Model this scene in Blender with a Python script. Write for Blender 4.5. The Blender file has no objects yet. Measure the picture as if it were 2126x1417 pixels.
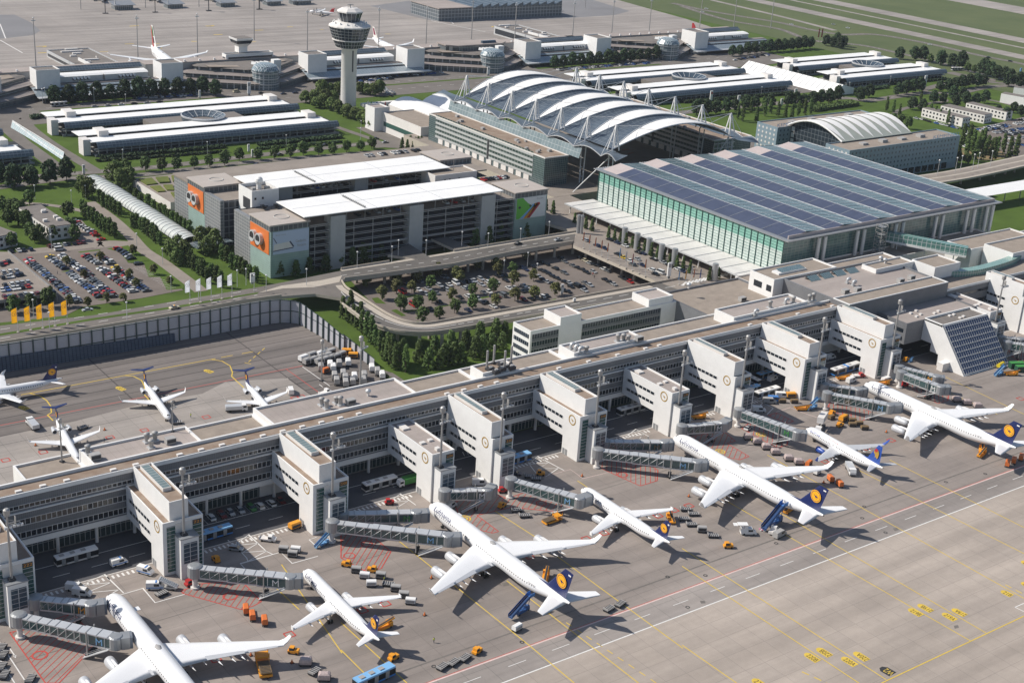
# Airport seen from the air: terminal pier, gate towers, jets, car parks and landside. All geometry is built here in metres.
import bpy,bmesh,math,random
from mathutils import Vector,Matrix
R=random.Random(11)
SC=bpy.context.scene
COL=SC.collection
PI=math.pi
rad=math.radians
FPX,YAW,PITCH,ROLL,HC=2925.56,0.65490754,0.37310864,-0.06697999,220.0
_f=Vector((math.sin(YAW)*math.cos(PITCH),math.cos(YAW)*math.cos(PITCH),-math.sin(PITCH)))
_r=Vector((math.cos(YAW),-math.sin(YAW),0))
_d=_f.cross(_r)
CR=_r*math.cos(ROLL)+_d*math.sin(ROLL)
CD=-_r*math.sin(ROLL)+_d*math.cos(ROLL)
CF=_f
CAM=Vector((0,0,HC))
cd=bpy.data.cameras.new('camera')
cam=bpy.data.objects.new('camera',cd)
COL.objects.link(cam)
m3=Matrix((CR,-CD,-CF)).transposed()
cam.matrix_world=Matrix.Translation(CAM)@m3.to_4x4()
cd.sensor_width=36
cd.lens=36*FPX/2126
cd.clip_start=1
cd.clip_end=20000
SC.camera=cam
V={0:(0,0,1),1:(0,0,710/2126),2:(708,0,710/2126),3:(1416,0,710/2126),4:(0,472,710/2126),5:(708,472,710/2126),6:(1416,472,710/2126),7:(0,944,710/2126),8:(708,944,710/2126),9:(1416,944,710/2126),'A':(780,760,500/2126),'B':(1300,680,500/2126),'C':(1700,560,426/2126),'D':(360,310,400/2024),'E':(740,310,500/2084),'F':(1160,290,500/2126),'G':(0,1040,400/1503),'H':(860,1030,400/1975),'I':(0,720,420/2126),'J':(0,0,420/2126),'K':(400,0,420/2126),'L':(0,280,420/1566),'M':(1540,780,290/2126),'N':(600,700,240/2126),'O':(1560,480,566/2126),'P':(1900,120,226/1067),'Q':(680,220,240/2126),'S':(0,1200,320/2090),'U':(440,1040,220/2126),'W':(1200,480,400/2126)}
def at(k,x,y,z=0.0):
 a=V[k]
 px,py=a[0]+x*a[2]-1063,a[1]+y*a[2]-708.5
 d=CR*px+CD*py+CF*FPX
 t=(z-HC)/d.z
 p=CAM+d*t
 p.z=z
 return p
class MB:
 def __init__(s,o=(0,0,0)):
  s.v,s.f,s.m,s.o=[],[],[],Vector(o)
 def add(s,vs,fs,m=0):
  n=len(s.v)
  s.v+=[tuple(Vector(v)-s.o)for v in vs]
  for f in fs:
   s.f.append([n+i for i in f]);s.m.append(m)
  return s
 def box(s,x0,x1,y0,y1,z0,z1,m=0,top=None,bot=True):
  vs=[(x0,y0,z0),(x1,y0,z0),(x1,y1,z0),(x0,y1,z0),(x0,y0,z1),(x1,y0,z1),(x1,y1,z1),(x0,y1,z1)]
  s.add(vs,[(0,1,5,4),(1,2,6,5),(2,3,7,6),(3,0,4,7)],m)
  s.add(vs[4:],[(0,1,2,3)],m if top is None else top)
  if bot:s.add(vs[:4],[(3,2,1,0)],m)
  return s
 def obox(s,c,sx,sy,sz,rz=0,m=0,ry=0):
  M=Matrix.Translation(c)@Matrix.Rotation(rz,4,'Z')@Matrix.Rotation(ry,4,'Y')
  vs=[M@Vector((a*sx/2,b*sy/2,c2*sz/2))for c2 in(-1,1)for a,b in((-1,-1),(1,-1),(1,1),(-1,1))]
  return s.add(vs,[(0,1,5,4),(1,2,6,5),(2,3,7,6),(3,0,4,7),(4,5,6,7),(3,2,1,0)],m)
 def prism(s,poly,z0,z1,m=0,top=None):
  n=len(poly)
  vs=[(p[0],p[1],z0)for p in poly]+[(p[0],p[1],z1)for p in poly]
  s.add(vs,[(i,(i+1)%n,n+(i+1)%n,n+i)for i in range(n)],m)
  s.add(vs[n:],[tuple(range(n))],m if top is None else top)
  s.add(vs[:n],[tuple(range(n-1,-1,-1))],m)
  return s
 def sheet(s,poly,z=None,m=0):
  return s.add([(p[0],p[1],p[2]if z is None else z)for p in poly],[tuple(range(len(poly)))],m)
 def tube(s,a,b,r,n=6,m=0,r1=None,caps=True):
  a,b=Vector(a),Vector(b)
  d=(b-a).normalized()
  u=d.orthogonal().normalized();w=d.cross(u)
  r1=r if r1 is None else r1
  vs=[a+(u*math.cos(2*PI*i/n)+w*math.sin(2*PI*i/n))*r for i in range(n)]+[b+(u*math.cos(2*PI*i/n)+w*math.sin(2*PI*i/n))*r1 for i in range(n)]
  s.add(vs,[(i,(i+1)%n,n+(i+1)%n,n+i)for i in range(n)],m)
  if caps:s.add(vs,[tuple(range(n-1,-1,-1)),tuple(range(n,2*n))],m)
  return s
 def loft(s,rings,m=0,caps=True,closed=True):
  n=len(rings[0]);vs=[v for r in rings for v in r];fs=[]
  for k in range(len(rings)-1):
   for i in range(n if closed else n-1):
    j=(i+1)%n
    fs.append((k*n+i,k*n+j,(k+1)*n+j,(k+1)*n+i))
  s.add(vs,fs,m)
  if caps:s.add(rings[0],[tuple(range(n-1,-1,-1))],m);s.add(rings[-1],[tuple(range(n))],m)
  return s
 def lathe(s,prof,c=(0,0,0),n=24,m=0,caps=False,ms=None):
  rings=[[(c[0]+r*math.cos(2*PI*i/n),c[1]+r*math.sin(2*PI*i/n),c[2]+z)for i in range(n)]for r,z in prof]
  if ms:
   for k in range(len(rings)-1):s.loft(rings[k:k+2],ms[k],False)
  else:s.loft(rings,m,caps)
  return s
 def strip(s,path,w,z=None,m=0,off=0.0):
  L,Rr=offset(path,w/2+off),offset(path,-w/2+off)
  n=len(path)
  vs=[(p[0],p[1],p[2]if z is None else z)for p in L]+[(p[0],p[1],p[2]if z is None else z)for p in Rr]
  return s.add(vs,[(n+i,n+i+1,i+1,i)for i in range(n-1)],m)
 def build(s,name,mats,parent=None,smooth=False,loc=None,**t):
  me=bpy.data.meshes.new(name)
  me.from_pydata(s.v,[],s.f);
  for mm in(mats if isinstance(mats,(list,tuple))else[mats]):me.materials.append(mm)
  me.polygons.foreach_set('material_index',s.m)
  if smooth:me.polygons.foreach_set('use_smooth',[True]*len(s.f))
  me.update()
  o=bpy.data.objects.new(name,me);COL.objects.link(o)
  if parent:o.parent=parent
  else:o.location=s.o if loc is None else loc
  for k,v in t.items():o[k]=v
  return o
def offset(path,d):
 out=[];n=len(path)
 for i,p in enumerate(path):
  p=Vector(p);a=Vector(path[max(i-1,0)]);b=Vector(path[min(i+1,n-1)])
  t=(b-a);t.z=0;t.normalize()
  nn=Vector((-t.y,t.x,0));k=1.0
  if 0<i<n-1:
   t1=(p-a);t1.z=0;t1.normalize();k=1/max(.5,nn.dot(Vector((-t1.y,t1.x,0))))
  out.append(p+nn*d*k)
 return out
def smooth_path(pts,n=6):
 pts=[Vector(p)for p in pts];out=[]
 for i in range(len(pts)-1):
  p0,p1,p2,p3=pts[max(i-1,0)],pts[i],pts[i+1],pts[min(i+2,len(pts)-1)]
  for k in range(n):
   t=k/n
   out.append(.5*((2*p1)+(p2-p0)*t+(2*p0-5*p1+4*p2-p3)*t*t+(3*p1-p0-3*p2+p3)*t*t*t))
 return out+[pts[-1]]
def tag(o,label,cat,group=None,kind=None):
 if label:o['label']=label
 if cat:o['category']=cat
 if group:o['group']=group
 if kind:o['kind']=kind
 return o
def thing(name,label,cat,loc=(0,0,0),rz=0,group=None):
 o=bpy.data.objects.new(name,None);COL.objects.link(o)
 o.location=loc;o.rotation_euler=(0,0,rz);o.empty_display_size=.5
 return tag(o,label,cat,group)
KIDS={}
def copy_tree(o,loc,rz,label=None,group=None,sc=None,mats=None):
 c=o.copy();COL.objects.link(c);c.location=loc;c.rotation_euler=(0,0,rz)
 if sc:c.scale=sc if isinstance(sc,(tuple,list))else(sc,sc,sc)
 if label:c['label']=label
 if group:c['group']=group
 def rec(a,b):
  for ch in a.children:
   d=ch.copy();COL.objects.link(d);d.parent=b
   rec(ch,d)
 rec(o,c)
 return c
def struct(name,mb,mats):
 return mb.build(name,mats,kind='structure')
def mat(name,col,rough=.75,metal=0,var=.0,scale=.2,spec=.5,col2=None,emit=None,bump=0,detail=4,objvar=0):
 m=bpy.data.materials.new(name);m.use_nodes=True
 nt=m.node_tree;b=nt.nodes['Principled BSDF']
 b.inputs['Roughness'].default_value=rough;b.inputs['Metallic'].default_value=metal
 b.inputs['Specular IOR Level'].default_value=spec
 c=(*col,1);b.inputs['Base Color'].default_value=c
 if var or col2:
  g=nt.nodes.new('ShaderNodeNewGeometry')
  n=nt.nodes.new('ShaderNodeTexNoise');n.inputs['Scale'].default_value=scale;n.inputs['Detail'].default_value=detail;n.inputs['Roughness'].default_value=.65
  nt.links.new(g.outputs['Position'],n.inputs['Vector'])
  mx=nt.nodes.new('ShaderNodeValToRGB')
  mx.color_ramp.elements[0].position=.3;mx.color_ramp.elements[1].position=.7
  a=col2 if col2 else tuple(x*(1-var)for x in col)
  bb=col if col2 else tuple(min(1,x*(1+var))for x in col)
  mx.color_ramp.elements[0].color=(*a,1);mx.color_ramp.elements[1].color=(*bb,1)
  nt.links.new(n.outputs['Fac'],mx.inputs['Fac'])
  out=mx.outputs['Color']
  if objvar:
   oi=nt.nodes.new('ShaderNodeObjectInfo');hs=nt.nodes.new('ShaderNodeHueSaturation')
   mr=nt.nodes.new('ShaderNodeMapRange');mr.inputs['To Min'].default_value=1-objvar;mr.inputs['To Max'].default_value=1+objvar
   mh=nt.nodes.new('ShaderNodeMapRange');mh.inputs['To Min'].default_value=.485;mh.inputs['To Max'].default_value=.51
   nt.links.new(oi.outputs['Random'],mr.inputs['Value']);nt.links.new(oi.outputs['Random'],mh.inputs['Value'])
   nt.links.new(mr.outputs['Result'],hs.inputs['Value']);nt.links.new(mh.outputs['Result'],hs.inputs['Hue'])
   nt.links.new(out,hs.inputs['Color']);out=hs.outputs['Color']
  nt.links.new(out,b.inputs['Base Color'])
 if emit:b.inputs['Emission Color'].default_value=(*col,1);b.inputs['Emission Strength'].default_value=emit
 return m
def N(nt,t,**kw):
 n=nt.nodes.new(t)
 for k,v in kw.items():
  if k in n.inputs:n.inputs[k].default_value=v
  else:setattr(n,k,v)
 return n
def concrete(name,a,b,joint,dark=.55,sx=7.5,sy=7.5,jw=.012,streak=.0,patch=.0,patchcol=None):
 m=bpy.data.materials.new(name);m.use_nodes=True;nt=m.node_tree;L=nt.links.new
 bs=nt.nodes['Principled BSDF'];bs.inputs['Roughness'].default_value=.85;bs.inputs['Specular IOR Level'].default_value=.3
 g=N(nt,'ShaderNodeNewGeometry')
 br=N(nt,'ShaderNodeTexBrick',offset=0.0,squash=1.0);br.inputs['Scale'].default_value=1
 br.inputs['Brick Width'].default_value=sx;br.inputs['Row Height'].default_value=sy
 br.inputs['Mortar Size'].default_value=jw*sx;br.inputs['Mortar Smooth'].default_value=.3;br.inputs['Bias'].default_value=0
 br.inputs['Color1'].default_value=(*a,1);br.inputs['Color2'].default_value=(*b,1)
 br.inputs['Mortar'].default_value=(*[x*dark for x in joint],1)
 L(g.outputs['Position'],br.inputs['Vector'])
 n1=N(nt,'ShaderNodeTexNoise',Scale=.013,Detail=5.0,Roughness=.6);L(g.outputs['Position'],n1.inputs['Vector'])
 mp=N(nt,'ShaderNodeMapping');mp.inputs['Scale'].default_value=(.006,.11,1);L(g.outputs['Position'],mp.inputs['Vector'])
 n2=N(nt,'ShaderNodeTexNoise',Scale=1.0,Detail=4.0,Roughness=.6);L(mp.outputs['Vector'],n2.inputs['Vector'])
 n3=N(nt,'ShaderNodeTexNoise',Scale=.35,Detail=6.0,Roughness=.7);L(g.outputs['Position'],n3.inputs['Vector'])
 def ramp(src,lo,hi,c0,c1):
  r=N(nt,'ShaderNodeMapRange');r.inputs['From Min'].default_value=lo;r.inputs['From Max'].default_value=hi
  r.inputs['To Min'].default_value=c0;r.inputs['To Max'].default_value=c1;L(src,r.inputs['Value']);return r.outputs['Result']
 k1=ramp(n1.outputs['Fac'],.35,.65,.88,1.09);k2=ramp(n2.outputs['Fac'],.4,.62,1-streak,1.03);k3=ramp(n3.outputs['Fac'],.35,.62,.95,1.03)
 m1=N(nt,'ShaderNodeMath',operation='MULTIPLY');L(k1,m1.inputs[0]);L(k2,m1.inputs[1])
 m2=N(nt,'ShaderNodeMath',operation='MULTIPLY');L(m1.outputs[0],m2.inputs[0]);L(k3,m2.inputs[1])
 vm=N(nt,'ShaderNodeVectorMath',operation='SCALE');L(br.outputs['Color'],vm.inputs[0]);L(m2.outputs[0],vm.inputs['Scale'])
 L(vm.outputs['Vector'],bs.inputs['Base Color'])
 return m
def panelled(name,a,joint,px=1.2,py=3.0,jw=.05,rough=.6,metal=0,axis='xz',b=None,spec=.5):
 m=bpy.data.materials.new(name);m.use_nodes=True;nt=m.node_tree;L=nt.links.new
 bs=nt.nodes['Principled BSDF'];bs.inputs['Roughness'].default_value=rough;bs.inputs['Metallic'].default_value=metal;bs.inputs['Specular IOR Level'].default_value=spec
 g=N(nt,'ShaderNodeNewGeometry');sp=N(nt,'ShaderNodeSeparateXYZ');cb=N(nt,'ShaderNodeCombineXYZ')
 L(g.outputs['Position'],sp.inputs[0])
 if axis=='both':
  ad=N(nt,'ShaderNodeMath',operation='ADD');L(sp.outputs[0],ad.inputs[0]);L(sp.outputs[1],ad.inputs[1]);L(ad.outputs[0],cb.inputs[0]);L(sp.outputs[2],cb.inputs[1])
 else:
  L(sp.outputs['XYZ'.index(axis[0].upper())],cb.inputs[0]);L(sp.outputs['XYZ'.index(axis[1].upper())],cb.inputs[1])
 br=N(nt,'ShaderNodeTexBrick',offset=0.0,squash=1.0);br.inputs['Scale'].default_value=1
 br.inputs['Brick Width'].default_value=px;br.inputs['Row Height'].default_value=py;br.inputs['Mortar Size'].default_value=jw
 br.inputs['Mortar Smooth'].default_value=.1;br.inputs['Bias'].default_value=0
 br.inputs['Color1'].default_value=(*a,1);br.inputs['Color2'].default_value=(*(b or a),1);br.inputs['Mortar'].default_value=(*joint,1)
 L(cb.outputs[0],br.inputs['Vector'])
 n=N(nt,'ShaderNodeTexNoise',Scale=.25,Detail=4.0);L(g.outputs['Position'],n.inputs['Vector'])
 r=N(nt,'ShaderNodeMapRange');r.inputs['From Min'].default_value=.3;r.inputs['From Max'].default_value=.7;r.inputs['To Min'].default_value=.9;r.inputs['To Max'].default_value=1.06
 L(n.outputs['Fac'],r.inputs['Value'])
 vm=N(nt,'ShaderNodeVectorMath',operation='SCALE');L(br.outputs['Color'],vm.inputs[0]);L(r.outputs['Result'],vm.inputs['Scale'])
 L(vm.outputs['Vector'],bs.inputs['Base Color'])
 return m
M={}
M['apron']=concrete('apron_concrete',(.305,.262,.234),(.285,.247,.221),(.27,.235,.215),.78,7.5,7.5,.010,.2)
M['apron_open']=concrete('open_apron_concrete',(.41,.35,.30),(.385,.33,.285),(.34,.295,.26),.85,7.5,7.5,.010,.16)
M['apron_far']=concrete('far_apron_concrete',(.335,.30,.275),(.315,.283,.26),(.31,.28,.25),.85,15,15,.012,.2)
M['apron_back']=concrete('dark_apron',(.20,.175,.16),(.185,.163,.15),(.12,.105,.10),.8,60,7.0,.006,.25)
M['apron_light']=concrete('stand_concrete',(.335,.30,.272),(.315,.283,.256),(.25,.225,.205),.8,7.5,7.5,.01,.15)
M['apron_grey']=concrete('grey_strip',(.31,.275,.25),(.295,.262,.24),(.25,.23,.21),.8,7.5,7.5,.012,.2)
M['asphalt']=mat('asphalt',(.09,.088,.09),.9,var=.18,scale=.15,spec=.25)
M['asphalt_dark']=mat('service_road_asphalt',(.085,.085,.092),.9,var=.15,scale=.15,spec=.25)
M['road']=mat('road_asphalt',(.16,.143,.128),.9,var=.14,scale=.08,spec=.25)
M['ring']=mat('ring_road_asphalt',(.125,.115,.105),.9,var=.14,scale=.1,spec=.25)
M['pave']=mat('paving',(.25,.215,.185),.9,var=.12,scale=.12,spec=.3)
M['lot']=mat('car_park_asphalt',(.17,.143,.125),.9,var=.14,scale=.1,spec=.25)
M['grass']=mat('grass',(.082,.132,.022),.95,scale=.05,col2=(.052,.085,.015),spec=.15,detail=8)
M['grass_far']=mat('grass_far',(.115,.135,.06),.95,scale=.012,col2=(.075,.10,.042),spec=.15,detail=8)
M['meadow']=mat('roof_garden_grass',(.16,.17,.045),.95,scale=.12,col2=(.09,.12,.03),spec=.15)
M['kerb']=mat('kerb_stone',(.42,.37,.31),.85,var=.08,scale=.5)
M['white']=mat('white_cladding',(.72,.71,.695),.6,var=.04,scale=.3)
M['offwhite']=mat('offwhite_render',(.66,.63,.60),.7,var=.05,scale=.2)
M['white_roof']=mat('white_sheet_roof',(.80,.79,.77),.55,var=.05,scale=.08)
M['gravel']=mat('gravel_roof',(.285,.24,.20),.95,var=.14,scale=.25,spec=.2,detail=8)
M['gravel_rust']=mat('weathered_gravel_roof',(.31,.25,.20),.95,scale=.18,col2=(.21,.145,.105),spec=.2,detail=8)
M['felt']=concrete('roof_felt',(.36,.31,.285),(.345,.30,.272),(.28,.24,.22),.9,2.4,6,.02,.1)
M['felt_dark']=mat('dark_roof_felt',(.17,.15,.135),.9,var=.12,scale=.3)
M['cladding']=panelled('grey_slat_cladding',(.20,.21,.225),(.10,.105,.115),.6,.28,.05,.55,.1,'xz')
M['cladding2']=panelled('grey_slat_cladding_side',(.22,.225,.235),(.12,.12,.13),.6,.28,.05,.55,.1,'both')
M['glass']=mat('dark_glass',(.012,.018,.026),.08,spec=.8)
M['glass_green']=mat('green_glass',(.03,.085,.075),.12,spec=.8)
M['glass_blue']=mat('blue_glass',(.05,.075,.10),.12,spec=.8)
M['frame']=mat('grey_metal',(.33,.34,.35),.45,.4,var=.05,scale=.4)
M['frame_lt']=mat('light_metal',(.55,.56,.57),.4,.3,var=.05,scale=.4)
M['steel']=mat('galvanised_steel',(.36,.35,.34),.5,.4,var=.08,scale=.6)
M['dark']=mat('dark_metal',(.035,.035,.04),.6)
M['black']=mat('black_rubber',(.012,.012,.012),.8)
M['white_paint']=mat('white_marking',(.68,.66,.63),.8,var=.08,scale=.6)
M['yellow_paint']=mat('yellow_marking',(.62,.43,.055),.8,var=.10,scale=.6)
M['red_paint']=mat('red_marking',(.45,.06,.045),.8,var=.12,scale=.6)
M['black_paint']=mat('black_marking',(.03,.03,.03),.8)
M['pink_paint']=mat('worn_red_white_marking',(.62,.47,.43),.8,var=.1,scale=.6)
M['oil']=mat('oil_stain',(.15,.135,.12),.8,var=.2,scale=.5)
M['plane']=mat('aircraft_white',(.75,.75,.755),.28,var=.015,scale=.5)
M['plane_grey']=mat('aircraft_grey',(.50,.51,.53),.35,.1,var=.03,scale=.6)
M['navy']=mat('navy_paint',(.012,.022,.105),.3)
M['blue_tail']=mat('bright_blue_paint',(.02,.07,.33),.35)
M['tail_orange']=mat('tail_yellow',(.86,.40,.012),.35)
M['gold']=mat('gold_emblem',(.50,.30,.05),.4,.3)
M['orange']=mat('orange_paint',(.72,.30,.02),.5,var=.06,scale=1)
M['orange_red']=mat('orange_red_paint',(.62,.16,.035),.5,var=.05,scale=.4)
M['blue']=mat('blue_paint',(.05,.20,.52),.45,var=.05,scale=.8)
M['stair_blue']=mat('stair_blue_paint',(.022,.085,.25),.45,var=.08,scale=.8)
M['lightblue']=mat('light_blue_paint',(.20,.42,.68),.45)
M['red']=mat('red_paint',(.42,.025,.025),.45)
M['green']=mat('green_paint',(.05,.24,.05),.5)
M['brown']=mat('brown_paint',(.19,.125,.06),.7,var=.15,scale=1)
M['greycan']=mat('grey_box',(.34,.33,.32),.6,var=.08,scale=1)
M['skin']=mat('skin',(.45,.28,.2),.6)
M['hivis']=mat('yellow_vest',(.55,.65,.05),.6)
M['cloth']=mat('dark_cloth',(.03,.035,.06),.8)
M['membrane']=mat('white_membrane',(.80,.78,.75),.5,var=.03,scale=.3)
M['bark']=mat('bark',(.10,.08,.06),.9,var=.2,scale=2)
for k,c,c2 in(('leaf_dark',(.045,.078,.030),(.022,.042,.017)),('leaf',(.10,.15,.04),(.042,.070,.020)),('leaf_pop',(.10,.155,.04),(.045,.075,.020)),('leaf_lt',(.125,.165,.045),(.065,.095,.025)),('leaf_aut',(.14,.14,.045),(.075,.08,.026))):
 M[k]=mat(k,c,.75,scale=.55,col2=c2,spec=.25,objvar=.32,detail=5)
w=bpy.data.worlds.new('World');SC.world=w;w.use_nodes=True
nt=w.node_tree;sky=nt.nodes.new('ShaderNodeTexSky');sky.sky_type='NISHITA';sky.sun_disc=False
SUN_EL,SUN_DIR=rad(42),Vector((-0.743,0.669,0))
sky.sun_elevation=SUN_EL;sky.sun_rotation=math.atan2(SUN_DIR.x,SUN_DIR.y)
nt.links.new(sky.outputs['Color'],nt.nodes['Background'].inputs['Color']);nt.nodes['Background'].inputs["Strength"].default_value=.10
ld=bpy.data.lights.new('sun','SUN');ld.energy=5.0;ld.angle=rad(.6);ld.color=(1,.945,.86)
sun=bpy.data.objects.new('sun',ld);COL.objects.link(sun)
tosun=Vector((SUN_DIR.x*math.cos(SUN_EL),SUN_DIR.y*math.cos(SUN_EL),math.sin(SUN_EL)))
sun.rotation_euler=tosun.to_track_quat('Z','Y').to_euler();sun.location=(0,300,500)
SC.view_settings.view_transform='Standard';SC.view_settings.look='None';SC.view_settings.exposure=0.08;SC.view_settings.gamma=1
SC.render.resolution_x,SC.render.resolution_y=1024,682
def text_mesh(txt,size=1.0,cut=0):
 cu=bpy.data.curves.new('lettering','FONT');cu.body=txt;cu.size=size;cu.align_x='LEFT'
 o=bpy.data.objects.new('lettering',cu)
 me=bpy.data.meshes.new_from_object(o)
 bpy.data.objects.remove(o);bpy.data.curves.remove(cu)
 bm=bmesh.new();bm.from_mesh(me);bpy.data.meshes.remove(me)
 bmesh.ops.triangulate(bm,faces=bm.faces)
 for k in range(1,cut):
  z=size*.75*k/cut
  bmesh.ops.bisect_plane(bm,geom=bm.verts[:]+bm.edges[:]+bm.faces[:],plane_co=(0,z,0),plane_no=(0,1,0))
 vs=[v.co.copy()for v in bm.verts]
 for i,v in enumerate(bm.verts):v.index=i
 fs=[[v.index for v in f.verts]for f in bm.faces]
 bm.free()
 wdt=max(v.x for v in vs)if vs else 0
 return vs,fs,wdt
def text_on(mb,txt,size,o,u,v,m=0,width=None,center=False):
 vs,fs,wd=text_mesh(txt,size)
 o,u,v=Vector(o),Vector(u).normalized(),Vector(v).normalized()
 k=(width/wd)if width else 1
 sh=-wd*k/2 if center else 0
 mb.add([o+u*(p.x*k+sh)+v*p.y for p in vs],fs,m)
 return mb
def P2(k,*pts,z=0.0):return[at(k,x,y,z)for x,y in pts]
struct('ground',MB().sheet([(-900,-900),(3400,-900),(3400,3600),(-900,3600)],-.10),M['grass'])
struct('apron',MB().sheet([(-600,-500),(1300,-500),(1300,371.2),(-600,371.2)],0),M['apron'])
WALLP=P2(4,(-900,1040),(0,895),(600,795),(1000,722),(1290,670),(1500,630),(1700,596),(1800,592),(1870,605),(1930,640),(2000,680),(2126,762))+P2('N',(1000,215),(1200,330),(1400,455),(1560,548))
back=[(WALLP[0].x,371.2),(279,371.2),(279,440)]+[(p.x,p.y)for p in reversed(WALLP)]
struct('back_apron',MB().sheet(back,0.01),M['apron_back'])
stand=P2('I',(-200,990),(0,942),(800,775),(1500,595),(2126,490))+P2(4,(1400,960),(1790,935))+P2('N',(0,780),(470,1110))+[Vector((240,371.5,0)),Vector((40,371.5,0))]
struct('stand_concrete',MB().sheet(stand,.02),M['apron_light'])
def lineY(k,x,y):return at(k,x,y).y
yr=(lineY(9,0,838)+lineY(9,2126,72))/2;yw=(lineY(9,0,995)+lineY(9,2126,190))/2;yj=(lineY(9,0,725)+lineY(9,1130,330))/2
struct('open_apron',MB().sheet([(-600,-500),(1300,-500),(1300,yw),(-600,yw)],.01),M['apron_open'])
struct('taxi_lane_strip',MB().sheet([(-400,yw),(900,yw),(900,yr),(-400,yr)],.01),M['apron_grey'])
pat=MB()
for k,q in((9,[(700,960),(1100,800),(1500,1010),(1000,1180)]),(9,[(1500,700),(1900,560),(2126,660),(1900,840),(1700,740)]),(9,[(900,690),(1700,330),(2000,470),(1280,800)]),(9,[(430,1140),(1300,1416),(900,1416),(380,1160)]),(8,[(1500,1380),(2100,1130),(2126,1300),(1800,1416)])):
 pass
ys0,ys1=at(7,1860,425).y,at(7,1280,430).y
sr=MB();sr.sheet([(-60,350.3),(600,350.3),(600,371.3),(-60,371.3)],.012)
struct('service_road',sr,M['asphalt_dark'])
mk=MB()
def ln(mb,a,b,w=.3,z=.03,m=0):
 return mb.strip([Vector(a),Vector(b)],w,z,m)
def dash(mb,a,b,w,on,gap,z=.03,m=0):
 a,b=Vector(a),Vector(b);d=b-a;L=d.length;d.normalize();t=0
 while t<L:
  mb.strip([a+d*t,a+d*min(L,t+on)],w,z,m);t+=on+gap
W_,Yl,Rd,Bk,Pk,Ol=0,1,2,3,4,5
for y in(349.9,363.0):ln(mk,(-60,y,0),(600,y,0),.25)
dash(mk,(-60,356.4,0),(600,356.4,0),.22,5,6.5)
ln(mk,(-400,yr+.42,0),(900,yr+.42,0),.2,m=2);ln(mk,(-400,yr,0),(900,yr,0),.55,m=4)
ln(mk,(-400,yw,0),(900,yw,0),.42);dash(mk,(-400,(yr+yw)/2+.2,0),(900,(yr+yw)/2+.2,0),.22,6,9)
ln(mk,(-400,yj,0),(900,yj,0),.5,m=5);ln(mk,(-400,yj+55,0),(900,yj+55,0),.2,m=5)
LI=[(9,0,690,1100,1416),(9,0,580,1270,1395),(9,285,290,1795,1155),(9,610,360,1890,1105),(9,530,0,2126,890),(9,1100,95,2126,612),(9,1290,30,2126,450),(8,1030,780,1850,1416),(8,1290,590,2126,1200),(8,1180,1190,1450,1416),(8,330,510,1180,1190),(8,0,1040,410,1416),(8,0,1210,160,1370),(8,960,350,1210,510),(8,1470,160,1560,220),(7,1750,680,2126,1230),(7,1700,810,1860,960),(6,1640,930,2126,1160),(6,1580,990,1960,1160),(9,0,1180,340,1416)]
for k,x0,y0,x1,y1 in LI:ln(mk,at(k,x0,y0),at(k,x1,y1),.32,.032,1)
ln(mk,at(9,1240,1416),at(9,2126,1000),.35,.034,1)
dash(mk,at(8,1400,1040),at(8,1960,1416),.3,2.2,2,.03,1);dash(mk,at(9,745,1345),at(9,900,1416),.4,2.2,1.5,.03,1)
dash(mk,at(9,2010,805),at(9,2126,865),.4,2.2,1.5,.03,1)
for k,pts in((9,[(2070,945),(2126,920)]),(9,[(2070,945),(2126,972)])):ln(mk,at(k,*pts[0]),at(k,*pts[1]),.3)
ln(mk,at(4,130,1040),at(4,1340,815),.4,.04,1);dash(mk,at(4,1375,808),at(4,1610,765),.4,5,4,.04,1);dash(mk,at(4,1645,750),at(4,1540,840),.35,2.5,2,.04,1)
ln(mk,at(4,1520,840),at(4,1560,848),.35,.04,1)
for pts in(((180,1030),(245,1045),(290,1075),(315,1110),(320,1150),(295,1165),(330,1200)),((770,920),(830,925),(880,950),(900,990),(890,1030),(930,1075)),((1310,820),(1380,830),(1430,860),(1445,900),(1440,925),(1520,1000))):
 mk.strip(P2(4,*pts),.42,.045,1)
ln(mk,at(4,0,1230),at(4,1880,860),.35,.04,2);ln(mk,at(4,1780,880),at(4,2010,1045),.3,.04,2);ln(mk,at(4,1880,865),at(4,2050,985),.3,.04,0)
dash(mk,at(4,1985,975),at(4,2060,1035),.3,3,4,.04,0)
for y in range(372,510,17):ln(mk,(0,y+8,0),(262 if y<490 else 230,y+8,0),.18,.03,3)
def ring(mb,c,r,w,z,m,n=24):
 c=Vector(c);vs=[]
 for i in range(n):
  a=2*PI*i/n;e=Vector((math.cos(a),math.sin(a),0));vs+=[c+e*(r-w/2)+Vector((0,0,z)),c+e*(r+w/2)+Vector((0,0,z))]
 mb.add(vs,[(2*i,2*i+1,(2*i+3)%(2*n),(2*i+2)%(2*n))for i in range(n)],m)
def hatch(mb,poly,dirv,step,w=.22,z=.036,m=2,edge=.34):
 n=len(poly)
 for i in range(n):ln(mb,poly[i],poly[(i+1)%n],edge,z+.003,m)
 d=Vector(dirv);d.z=0;d.normalize();nn=Vector((-d.y,d.x,0))
 ts=[p.dot(nn)for p in poly];t=min(ts)+step*.6
 while t<max(ts):
  hits=[]
  for i in range(n):
   a,b=poly[i],poly[(i+1)%n];ta,tb=a.dot(nn)-t,b.dot(nn)-t
   if ta*tb<0:hits.append(a+(b-a)*(ta/(ta-tb)))
  hits.sort(key=lambda p:p.dot(d))
  for i in range(0,len(hits)-1,2):ln(mb,hits[i],hits[i+1],w,z,m)
  t+=step
S_='S'
hd=at(S_,720,690)-at(S_,450,1130)
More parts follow.
